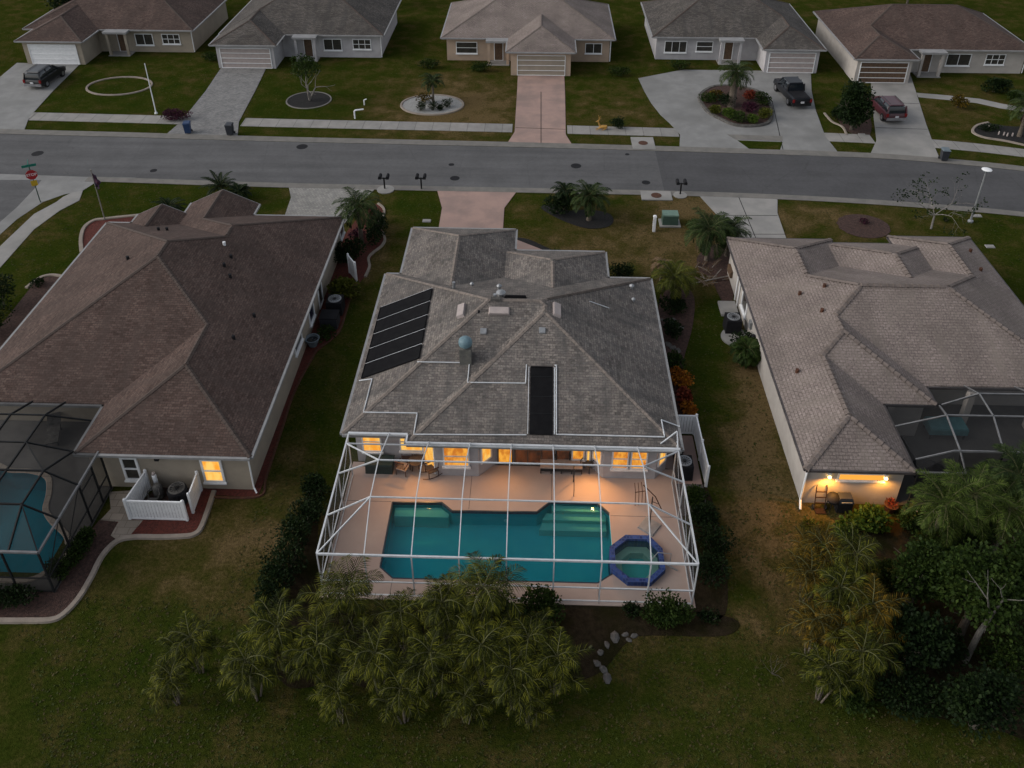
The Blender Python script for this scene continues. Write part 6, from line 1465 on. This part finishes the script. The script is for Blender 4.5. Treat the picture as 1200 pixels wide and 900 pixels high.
for a, b, s, lab in ((206, 247, 1.2, 'dark spiky cycad in front of the left house by the small gable'), (265, 222, 1.5, 'spiky palm plant behind the gable peak of the left house'), (287, 228, .9, 'low spiky plant right of the gable peak of the left house')):
    c = P(a, b); palm(c.x, c.y - 1.0, .7, lab, nf=26, L=1.1 * s, lw=.3, mt='leaf_dark', tr=.14, droop=1.3, el1=.0, name='cycad', cat='cycad')
c = P(828, 305); palm(c.x, c.y, 2.4, 'large green palm behind the left front corner of the right house', nf=32, L=2.2, lw=.6, tr=.15, droop=1.9, dead=3)
c = P(848, 300); palm(c.x + .2, c.y, 2.1, 'smaller green palm overlapping the right house driveway', nf=24, L=1.7, lw=.5, tr=.13, droop=1.8)
c = P(808, 272); shrub(c.x + .6, c.y, 1.1, .8, .9, 'mid green shrub between the utility box and the large palm', 'leaf_mid', 1100, .16)
c = P(787, 350); palm(c.x, c.y, 1.6, 'yellowing palm at the right corner of the middle house', nf=26, L=1.7, lw=.5, mt='leaf_yel', tr=.14, droop=1.8, dead=0)
c = P(767, 332); palm(c.x + .4, c.y, 1.7, 'withered pale palm left of the yellowing palm', nf=9, L=1.2, lw=.35, mt='leaf_dry', tr=.1, droop=2.8, el0=.6, el1=-.6)
c = P(786, 362); shrub(c.x, c.y, 1.0, 1.0, .9, 'dark low bush under the yellowing palm', 'leaf_dark', 1000, .15)
for i, (a, b, s, mt, lab) in enumerate([(789, 430, .65, 'leaf_mid', 'green low plants above the orange croton along the middle house'), (794, 450, .7, 'leaf_orange', 'orange croton beside the right eave of the middle house'), (799, 468, .6, 'leaf_red', 'red flowering plant beside the right eave of the middle house'), (803, 483, .55, 'leaf_orange', 'small orange plant just above the white fence corner'), (786, 392, .7, 'leaf_dark', 'dark plants around the grey boulders')]):
    c = P(a, b); shrub(c.x + .1, c.y, s, s * 1.3, s * 1.2, lab, mt, 600, .15, lw=.45, group='plants in the bed right of the middle house')
c = P(868, 425); palm(c.x + .3, c.y, .9, 'bushy fan plant against the left wall of the right house', nf=34, L=1.1, lw=.42, mt='leaf_mid', tr=.12, droop=1.8, name='palmetto', cat='palmetto')
c = P(872, 412); shrub(c.x + .1, c.y + .4, .8, .8, 1.1, 'dark shrub next to the air conditioner of the right house', 'leaf_dark', 900, .15)
c = P(1012, 262); shrub(c.x, c.y, .35, .35, .4, 'tiny reddish plant at the centre of the round mulch bed', 'leaf_plum', 200, .12)
c = P(1108, 259); shrub(c.x, c.y, .3, .3, .3, 'tiny dark plant on the lawn behind the right house', 'leaf_dark', 120, .1)
# pruned pile / dead fronds heap between palm and right house
c = P(832, 325); rr = random.Random(99); r = thing('brush_pile', 'heap of dry brown fronds beside the right house corner', 'brush pile', (c.x, c.y, 0))
m = MB(); rc2 = MB()
for k in range(16): frond(m, rr, Vector((rr.uniform(-1.3, 1.0), rr.uniform(-1.2, 1.2), .12)), rr.uniform(0, 6.28), rr.uniform(-.05, .5), 1.2, .25, .9, nl=12, ww=.02, rachis=rc2)
m.build('dry_frond', M['leaf_dry'], r, local=True); rc2.tube([(-1.4, -.9, .08), (0, -.6, .25), (1.2, -.1, .2)], .045, 6); rc2.tube([(0, -.6, .25), (.8, .5, .35)], .03, 6); rc2.build('branch', M['bark_pale'], r, local=True)
# hedges beside the cage: each bush is its own
HL = ['dark bush left of the cage, level with the storage box', 'dark bush left of the cage, level with the pool steps', 'dark bush left of the cage, beside its middle post', 'large dark bush left of the cage, beside the pool', 'dark bush at the left front corner of the cage', 'lowest dark bush left of the cage above the palms']
for i, (a, b, s) in enumerate([(374, 585, .8), (364, 612, .95), (352, 640, 1.0), (342, 668, 1.05), (332, 692, .95), (322, 715, .85)]):
    c = P(a, b); shrub(c.x - .15, c.y, s, s, s * 1.5, HL[i], 'leaf_dark', 1500, .13, group='dark bushes along the left side of the white cage')
HL = ['dark bush right of the cage, just below the white fence', 'dark bush right of the cage, level with the umbrella base', 'dark bush right of the cage, level with the spa', 'large dark bush at the right front corner of the cage']
for i, (a, b, s) in enumerate([(818, 590, .65), (827, 612, .85), (836, 645, .95), (834, 682, .95)]):
    c = P(a, b); shrub(c.x - .05, c.y, s, s * 1.05, s * 1.4, HL[i], 'leaf_dark' if i else 'leaf_mid', 1500, .13, group='dark bushes along the right side of the white cage')
c = P(632, 722); shrub(c.x, c.y, 1.25, .95, 1.2, 'broad dark green bush before the cage front, right of the palms', 'leaf_mid', 2300, .14)
c = P(590, 725); shrub(c.x, c.y, .8, .7, 1.0, 'dark bush behind the palms at the cage front', 'leaf_dark', 1100, .14)
c = P(777, 728); shrub(c.x, c.y, 1.35, .85, 1.15, 'wide green bush before the right part of the cage front', 'leaf_mid', 2500, .14)
c = P(738, 718); shrub(c.x, c.y, .5, .45, .5, 'small sparse plant left of the wide green bush', 'leaf_dark', 350, .12)
c = P(832, 727); shrub(c.x, c.y, .5, .4, .5, 'small dark plant in the soil right of the wide green bush', 'leaf_dark', 350, .12)
for i, (a, b, lab) in enumerate([(90, 655, 'dark yellow green bush outside the left bronze cage corner'), (72, 672, 'dark bush at the front corner of the left bronze cage'), (25, 705, 'long dark hedge bush in front of the left bronze cage'), (-18, 708, 'dark hedge bush at the left picture edge before the bronze cage'), (102, 636, 'small dark bush beside the flagstone path')]):
    c = P(a, b); shrub(c.x, c.y, (.6, .6, 1.4, 1.2, .45)[i], (.9, .6, .6, .6, .5)[i], .8, lab, 'leaf_dark' if i in (2, 3) else 'leaf_mid', 1300, .12, group='bushes around the left bronze cage')
for i, (a, b, lab) in enumerate([(18, 362, 'dark tall hedge bush left of the left house'), (4, 392, 'dark tall bush at the left picture edge beside the left house'), (58, 336, 'small plant in the corner bed left of the left house')]):
    c = P(a, b); shrub(c.x - .8, c.y, (1.3, 1.4, .5)[i], (1.5, 1.6, .5)[i], (2.2, 2.3, .5)[i], lab, 'leaf_dark', (1900, 1900, 250)[i], .15)
# areca palms along the back garden
AL = [(405, 700, 2.9, 0, 'areca palm touching the left front part of the cage'), (470, 722, 2.4, 1, 'areca palm before the left half of the pool'), (520, 712, 2.7, 2, 'areca palm before the middle of the pool'), (566, 695, 3.1, 0, 'tallest areca palm reaching over the cage front rail'),
      (325, 742, 2.7, 3, 'yellowish areca palm left of the cage corner'), (224, 752, 2.2, 4, 'lone areca palm standing apart on the dark lawn'), (290, 778, 2.5, 0, 'areca palm at the left end of the palm row'), (372, 762, 2.6, 2, 'areca palm in the second row behind the yellowish one'),
      (440, 772, 2.6, 3, 'areca palm in the second row below the left half of the pool'), (505, 770, 2.5, 0, 'areca palm in the second row below the middle of the pool'), (565, 760, 2.6, 2, 'areca palm in the second row below the right half of the pool'), (618, 752, 2.4, 1, 'areca palm right of the tallest one'), (652, 775, 2.3, 4, 'areca palm at the right end of the palm row'), (600, 790, 2.4, 2, 'areca palm low in the picture left of the row end')]
for i, (a, b, h, v, lab) in enumerate(AL):
    c = P(a, b, h * .9); areca(c.x, c.y, 2.9, lab, 'leaf_areca', v, i * 1.7, h / 2.9, 'areca palms in the dark back garden')
for i, (a, b, h, v, lab) in enumerate([(395, 815, 1.9, 3, 'areca palm nearest the camera left of centre'), (470, 812, 2.1, 4, 'areca palm nearest the camera below the left half of the pool'), (545, 818, 1.8, 1, 'areca palm nearest the camera below the middle of the pool'), (200, 795, 1.8, 4, 'small areca palm below the lone one on the dark lawn'), (620, 820, 1.7, 0, 'areca palm nearest the camera at the right end')]):
    c = P(a, b, h * .9); areca(c.x, c.y, 2.9, lab, 'leaf_areca', v, i * 2.1 + .5, h / 2.9, 'areca palms in the dark back garden')
# right bottom thicket
AR = [(962, 645, 2.4, 1, 'leaf_areca2', 'orange tinted areca palm nearest the lit wall'), (950, 675, 2.2, 3, 'leaf_areca2', 'golden areca palm at the left edge of the thicket, second from the lit wall'), (985, 695, 2.7, 2, 'leaf_areca', 'areca palm under the orange tinted one at the right garden edge'), (958, 730, 2.4, 1, 'leaf_areca2', 'brownish areca palm at the left edge of the right thicket'), (1008, 768, 2.6, 0, 'leaf_areca', 'areca palm at the lower left of the right thicket'), (1002, 655, 2.7, 0, 'leaf_areca', 'areca palm between lit wall bush and broad tree'), (1020, 715, 2.6, 4, 'leaf_areca2', 'golden areca palm right of the thicket edge'), (985, 740, 2.3, 3, 'leaf_areca2', 'low golden areca palm in the middle of the palm clump'), (970, 785, 2.2, 4, 'leaf_areca', 'small areca palm at the lowest left edge of the right thicket')]
for i, (a, b, h, v, mt, lab) in enumerate(AR):
    c = P(a, b, h * .9); areca(c.x, c.y, 2.9, lab, mt, v, i * 1.3, h / 2.9, 'areca palms in the right thicket')
for i, (a, b, h, lab) in enumerate([(1108, 590, 2.6, 'bright green palm before the right cage, left one'), (1140, 580, 3.0, 'bright green palm before the right cage, middle one'), (1185, 595, 2.8, 'bright green palm before the right cage at the picture edge')]):
    c = P(a, b, h); palm(c.x, c.y, h, lab, nf=24, L=1.9, lw=.6, mt='leaf_palm2', tr=.11, droop=1.3, ww=.018)
c = P(1195, 560, 3.4); palm(c.x, c.y, 3.4, 'dark green palm against the right cage at the picture edge', nf=24, L=2.1, lw=.6, mt='leaf_palm', tr=.12)
c = P(1015, 618); shrub(c.x, c.y, 1.0, .7, .95, 'bright green bush lit by the wall lamps', 'leaf_bright', 1100, .2, lw=.5)
c = P(990, 625); shrub(c.x, c.y, .6, .5, .7, 'bright small bush left of the larger lit bush', 'leaf_bright', 500, .18, lw=.5)
c = P(945, 618); shrub(c.x + .2, c.y, .5, .4, .3, 'low lit weeds at the foot of the downspout', 'leaf_yel', 260, .12)
c = P(1075, 625); shrub(c.x, c.y, 1.1, .8, 1.3, 'dark green shrub between the stepping stones and broad tree', 'leaf_mid', 1500, .17)
c = P(1130, 640); shrub(c.x, c.y, 1.4, 1.0, 1.8, 'dark shrub under the bright palms', 'leaf_mid', 1700, .17)
def tree(x, y, h, rx, ry, rz, lab, mt, n, ls, bark='bark_pale', group=None, cz=None, name='tree', lumps=11, r0=.14):
    global SH; SH += 1; rr = random.Random(SH * 17); r = thing(name, lab, 'tree', (x, y, 0), group)
    m = MB(); ends = []; m.tube([(0, 0, -.05), (.05, .03, h * .3)], [r0 * 1.3, r0], 8)
    for k in range(4): a = k * 1.6 + rr.uniform(-.3, .3); tree_branches(rr, m, Vector((.05, .03, h * .28)), Vector((cos(a) * .55, sin(a) * .55, 1)).normalized(), h * .27, r0 * .6, 2, ends)
    m.build('trunk', M[bark], r, local=True)
    m = foliage(rr, Vector((0, 0, cz or h * .68)), rx, ry, rz, n, ls, .42, lumps=lumps, fill=.35); m.build('crown', M[mt], r, local=True); return r
c = P(1125, 742); tree(c.x, c.y, 4.2, 2.2, 2.0, 1.7, 'broad leafy tree with pale forked trunk at lower right', 'leaf_mid', 6500, .17, bark='bark', cz=3.0)
c = P(1175, 720); tree(c.x + .3, c.y, 4.0, 1.9, 1.8, 1.7, 'broad leafy tree at the right picture edge', 'leaf_mid', 5500, .17, bark='bark')
c = P(1065, 705); tree(c.x, c.y, 3.2, 1.5, 1.4, 1.5, 'leafy tree left of the pale forked trunk', 'leaf_mid', 4500, .16, bark='bark')
c = P(1060, 780); tree(c.x, c.y, 2.6, 1.4, 1.2, 1.2, 'dark leafy tree at the bottom of the right thicket', 'leaf_dark', 3600, .16, bark='bark')
c = P(1140, 850); tree(c.x, c.y, 2.6, 1.7, 1.2, 1.2, 'dark leafy tree at the lower right corner', 'leaf_dark', 3600, .16, bark='bark')
for i, (a, b, rx_, h_, mt, lab) in enumerate([(1030, 690, 1.1, 1.6, 'leaf_mid', 'dark shrub filling the gap right of the areca palms'), (1045, 745, 1.2, 1.5, 'leaf_dark', 'shrub low in the thicket left of the pale forked tree'), (1095, 770, 1.3, 1.7, 'leaf_dark', 'wide dark shrub under the pale forked tree'), (1180, 785, 1.5, 1.8, 'leaf_mid', 'wide shrub at the lower right picture edge'), (1060, 830, 1.5, 1.6, 'leaf_dark', 'dark shrub at the bottom left of the right thicket'), (1000, 820, 1.2, 1.3, 'leaf_mid', 'shrub at the lowest left end of the right thicket'), (1085, 655, 1.2, 1.7, 'leaf_mid', 'shrub just behind the leafy tree by the stepping stones')]):
    c = P(a, b); shrub(c.x, c.y, rx_, rx_ * .85, h_, lab, mt, 2300, .15, group='shrubs filling the right thicket')
# a bare forked limb showing in the clearing of the crown
c = P(1122, 748); rr = random.Random(5); r = thing('dead_tree', 'pale bare forked tree in the lower right thicket', 'tree', (c.x - .1, c.y - 1.0, 0))
m = MB(); e = []; m.tube([(0, 0, 0), (.05, 0, 1.9), (.2, 0, 3.0)], [.13, .11, .09], 8)
for d in ((-.55, .1, 1), (.5, 0, 1)): tree_branches(rr, m, Vector((.2, 0, 3.0)), Vector(d).normalized(), 1.0, .06, 2, e, split=2)
m.build('trunk', M['bark_mid'], r, local=True)
# small dead shrub bottom right lawn
c = P(905, 790); rr = random.Random(8); r = thing('dead_shrub', 'leafless grey shrub on the lawn left of the right thicket', 'shrub', (c.x, c.y, 0))
m = MB(); e = []
for k in range(6): tree_branches(rr, m, Vector((0, 0, 0)), Vector((cos(k), sin(k), 1.2)).normalized(), .4, .012, 2, e, split=2)
m.build('branches', M['bark'], r, local=True)
# bare front tree near the street lamp
c = P(1091, 268); rr = random.Random(21); r = thing('bare_tree', 'nearly leafless tree spreading over the kerb left of the street lamp', 'tree', (c.x, c.y, 0))
m = MB(); e = []; m.tube([(0, 0, -.05), (0, .05, 1.2)], [.085, .06], 8)
for k in range(5): a = k * 1.257 + .3; tree_branches(rr, m, Vector((0, .05, 1.15)), Vector((cos(a) * 1.3, sin(a) * 1.1,   .55)).normalized(), 1.45, .035, 3, e, curl=.4, up=.12, split=3)
m.build('trunk', M['bark_pale'], r, local=True)
m = MB()
for p, d in e:
    if rr.random() < .6:
        for q in range(6): leaf(m, p + rnd_dir(rr) * .22, rnd_dir(rr), rnd_dir(rr, .6), .17, .06)
m.build('crown', M['leaf_dark'], r, local=True)
# across the street
c = P(1000, 152); tree(c.x - .2, c.y, 4.2, 1.7, 1.8, 2.2, 'dense dark tree between the two cars across the street', 'leaf_dark', 4200, .24, bark='bark', cz=2.5)
c = P(985, 140); shrub(c.x, c.y, 1.2, 1.2, 1.4, 'dark bush left of the dense dark tree across the street', 'leaf_dark', 1300, .2)
c = P(724, 150); shrub(c.x, c.y, .75, .7, 1.0, 'round dark bush on the lawn beside the golden ornament', 'leaf_dark', 900, .13)
c = P(205, 140); shrub(c.x, c.y, 1.5, .9, .9, 'dark plum shrub at the lawn corner by the paver driveway', 'leaf_plum', 1300, .16)
c = P(1123, 126); shrub(c.x, c.y, .95, .9, 1.25, 'round brownish bush on the brown lawn at upper right', 'leaf_areca2', 1100, .15)
for i, (a, b, s, lab) in enumerate([(494, 130, .55, 'leftmost round bush in the white gravel oval'), (507, 129.5, .55, 'middle round bush in the white gravel oval'), (524, 126, .6, 'rightmost round bush in the white gravel oval'), (516, 129, .3, 'smallest bush in the white gravel oval')]):
    c = P(a, b); shrub(c.x, c.y, s, s, s * 1.7, lab, 'leaf_dark', 550, .11, group='bushes in the white gravel oval')
c = P(498, 121); shrub(c.x, c.y, .9, .5, 1.2, 'reddish brown shrub behind the bushes of the gravel oval', 'leaf_areca2', 600, .14)
c = P(508, 120); palm(c.x, c.y, 2.2, 'thin trunked palm standing in the white gravel oval', nf=18, L=1.3, lw=.4, tr=.1)
c = P(363, 118); rr = random.Random(77); r = thing('tree', 'multi-stemmed pale tree in the dark mulch circle', 'tree', (c.x, c.y, 0))
m = MB(); e = []
for k in range(4): a = k * 1.57; tree_branches(rr, m, Vector((0, 0, 0)), Vector((cos(a) * .3, sin(a) * .3, 1)).normalized(), 1.6, .09, 2, e, split=2)
m.build('trunk', M['bark_pale'], r, local=True); m = foliage(rr, Vector((0, 0, 3.4)), 1.7, 1.7, 1.2, 1400, .2); m.build('crown', M['leaf_mid'], r, local=True)
# planted island of the circular driveway
isl = spline(px([(820, 113), (823, 124), (832, 134), (845, 141), (860, 147.5), (880, 149), (898, 146), (904, 138), (903, 126), (896, 116), (885, 107), (860, 102), (835, 103)]), 4, True)
m = MB(); m.prism(isl, -.05, .16); struct('planted_island', m, M['mulch_b'])
m = MB(); sweep(m, isl + [isl[0]], .35, 0, .22); single('garden_edging', m, M['stone'], 'stone border around the planted island of the circular driveway', 'edging', (*isl[0], 0))
IL = [(828, 120, .7, 'leaf_mid', 'green bush at the left end of the driveway island'), (838, 133, .5, 'leaf_yel', 'yellow green bush at the lower left of the driveway island'), (853, 138, .6, 'leaf_bright', 'bright green bush along the near side of the driveway island'), (866, 143, .65, 'leaf_mid', 'low green bush at the nearest point of the driveway island'), (880, 143, .5, 'leaf_bright', 'bright bush right of the nearest point of the driveway island'),
      (896, 138, .6, 'leaf_yel', 'yellow bush at the lower right of the driveway island'), (893, 122, .8, 'leaf_mid', 'large green bush at the right end of the driveway island'), (876, 130, .6, 'leaf_plum', 'dark plum bush in the middle of the driveway island'), (850, 124, .8, 'leaf_dark', 'dark bush left of the island trunk'), (838, 116, .6, 'leaf_areca2', 'orange brown bush near the top left of the island'), (878, 116, .5, 'leaf_red', 'red bush behind the island trunk')]
for a, b, s, mt, lab in IL:
    c = P(a, b, .15); shrub(c.x, c.y, s * 1.35, s * 1.4, s * 1.5, lab, mt, 900, .15, group='bushes on the planted driveway island', z=.15)
c = P(857, 125, .15); palm(c.x, c.y, 3.6, 'palm with thick brown trunk on the driveway island', nf=28, L=2.0, lw=.55, tr=.32, droop=1.8)
c = P(1194, 160); palm(c.x, c.y, 3.0, 'green palm in the flower bed at the upper right picture edge', nf=28, L=2.1, lw=.55, tr=.16, droop=1.7)
c = P(1199, 148); shrub(c.x + .2, c.y, .8, .8, 1.2, 'plum coloured shrub at the upper right picture edge', 'leaf_plum', 800, .15)
c = P(1160, 152); shrub(c.x, c.y, 1.2, .7, .45, 'low dark ground plants in the flower bed at upper right', 'leaf_dark', 700, .13)
for i, (a, b) in enumerate([(1170, 158), (1176, 159), (1180, 160), (1186, 160), (1158, 151)]):
    c = P(a, b); m = MB(); m.lathe((0, 0, 0), [(.06, 0), (.08, .16), (.045, .21), (.065, .29), (.02, .34)], 8)
    tag(m.build('garden_figurine', M['vent'], loc=(c.x, c.y, .03), local=True), ['leftmost small white figurine in the upper right flower bed', 'second small white figurine from the left in the flower bed', 'third small white figurine from the left in the flower bed', 'rightmost small white figurine in the flower bed', 'lone pale figurine behind the row in the flower bed'][i], 'figurine', 'white figurines in the flower bed')
c = P(1150, 108); shrub(c.x + 1.2, c.y, 1.6, .9, 1.5, 'dark shrubs before the house wall at upper right', 'leaf_dark', 1500, .2)
c = P(1180, 117); shrub(c.x + 1.0, c.y, 1.2, .7, .9, 'green hedge bush before the house wall at upper right corner', 'leaf_mid', 1000, .18)
for i, (a, Y, h, lab) in enumerate([(60, 99, 6, 'tall tree behind the houses at the far upper left'), (205, 106, 6.5, 'tall tree behind the grey roofed far house'), (420, 108, 6, 'leafy tree in the gap between two far houses'), (760, 107, 6.5, 'leafy tree behind the gap right of the tan far house'), (1010, 108, 6.5, 'tall tree behind the far houses at upper right'), (590, 110, 6, 'leafy tree directly behind the tan far house')]):
    x = (a - 600) / 1010 * Y * 1.05; tree(x, Y, h, 2.8, 2.8, 2.4, lab, ('leaf_dark', 'leaf_mid')[i % 2], 2200, .34, bark='bark', group='trees behind the far houses')
for i, (X, Y, lab) in enumerate([(-11.5, 86.5, 'foundation bush left of the pink driveway house'), (8.5, 85, 'foundation bush right of the pink driveway house'), (-35.5, 88, 'foundation bush between the two upper left houses'), (15, 87, 'foundation bush before the circular driveway house'), (-6, 86, 'foundation bush under the windows of the pink driveway house')]):
    shrub(X, Y, 1.2, .7, 1.0, lab, 'leaf_mid', 700, .17, group='foundation bushes of the far houses')

def inside(x, y, poly):
    c = False; n = len(poly)
    for i in range(n):
        x1, y1 = poly[i]; x2, y2 = poly[i - 1]
        if (y1 > y) != (y2 > y) and x < (x2 - x1) * (y - y1) / (y2 - y1) + x1: c = not c
    return c
for q in [(-9.3, 7.3, 23.3, 50.1), (-30, -13.3, 23.2, 51.3), (12.8, 32, 28.9, 49.9), (-58, 51, 88, 103), (6.8, 8.8, 28.2, 33.9)]:
    x0, x1, y0, y1 = q; HARD.append((x0, x1, y0, y1, [(x0, y0), (x1, y0), (x1, y1), (x0, y1)]))
rr = random.Random(404); tf = {0: MB(), 1: MB()}; cnt = 0
for _ in range(60000):
    y = 15 + 85 * rr.random() ** 1.5; w_ = y * .72 + 6; x = rr.uniform(-w_, w_)
    if any(a <= x <= b and c <= y <= d and inside(x, y, p) for a, b, c, d, p in HARD): continue
    k = 0 if rr.random() < .62 else 1; m = tf[k]; s_ = rr.uniform(.04, .10)
    for j in range(3):
        a = rr.uniform(0, 6.28); dx, dy = cos(a) * s_, sin(a) * s_; b0 = len(m.v)
        m.v += [(x - dy * .35, y + dx * .35, .0), (x + dy * .35, y - dx * .35, .0), (x + dx, y + dy, s_ * rr.uniform(.35, .8))]; m.f.append((b0, b0 + 1, b0 + 2)); m.uv.append(None)
tag(tf[0].build('grass_tufts', leafmat('tuft_green', (.018, .026, .004), (.030, .042, .006), (.046, .058, .010), trans=.1, scl=.3)), 'coarse green grass tufts spread over the lawns', 'grass', kind='stuff')
tag(tf[1].build('dry_grass_tufts', leafmat('tuft_dry', (.036, .032, .010), (.050, .043, .015), (.075, .062, .024), trans=.1, scl=.3)), 'dry brown grass tufts and leaf litter on the lawns', 'grass', kind='stuff')
# ================================================================== LIGHT, WORLD, CAMERA
w = D.worlds.new('World'); SC.world = w; w.use_nodes = True; nt = w.node_tree; bg = nt.nodes['Background']
sky = N(nt, 'ShaderNodeTexSky'); sky.sky_type = 'NISHITA'; sky.sun_disc = False; EL, AZ = 32.0, 262.0
sky.sun_elevation = radians(EL); sky.sun_rotation = radians(AZ); sky.dust_density = 3.0; sky.altitude = 30
hs = N(nt, 'ShaderNodeHueSaturation'); hs.inputs['Saturation'].default_value = .35
nt.links.new(sky.outputs[0], hs.inputs['Color']); nt.links.new(hs.outputs[0], bg.inputs[0]); bg.inputs[1].default_value = .15
sl = D.lights.new('sun', 'SUN'); sl.energy = .6; sl.angle = radians(35); sl.color = (1, .93, .86); so_ = D.objects.new('sun', sl); COL.objects.link(so_)
az = radians(AZ); dv = Vector((sin(az) * cos(radians(EL)), cos(az) * cos(radians(EL)), sin(radians(EL)))); so_.rotation_euler = dv.to_track_quat('Z', 'Y').to_euler()
cd = D.cameras.new('camera'); cam = D.objects.new('camera', cd); COL.objects.link(cam); SC.camera = cam
cam.location = CC; cam.matrix_world = Matrix.Translation(CC) @ Matrix((RT, UP, -FW)).transposed().to_4x4()
cd.sensor_fit = 'HORIZONTAL'; cd.sensor_width = 36; cd.lens = 36 * CF / 1200; cd.shift_y = (CY0 - 450) / 1200.0; cd.clip_end = 4000; cd.clip_start = .5
SC.view_settings.view_transform = 'Standard'; SC.view_settings.look = 'None'; SC.view_settings.gamma = 1; SC.view_settings.exposure = .22
SC.cycles.transparent_max_bounces = 16; SC.cycles.max_bounces = 6; SC.cycles.diffuse_bounces = 3; SC.cycles.glossy_bounces = 3
SC.cycles.use_denoising = True; SC.cycles.sample_clamp_indirect = 4
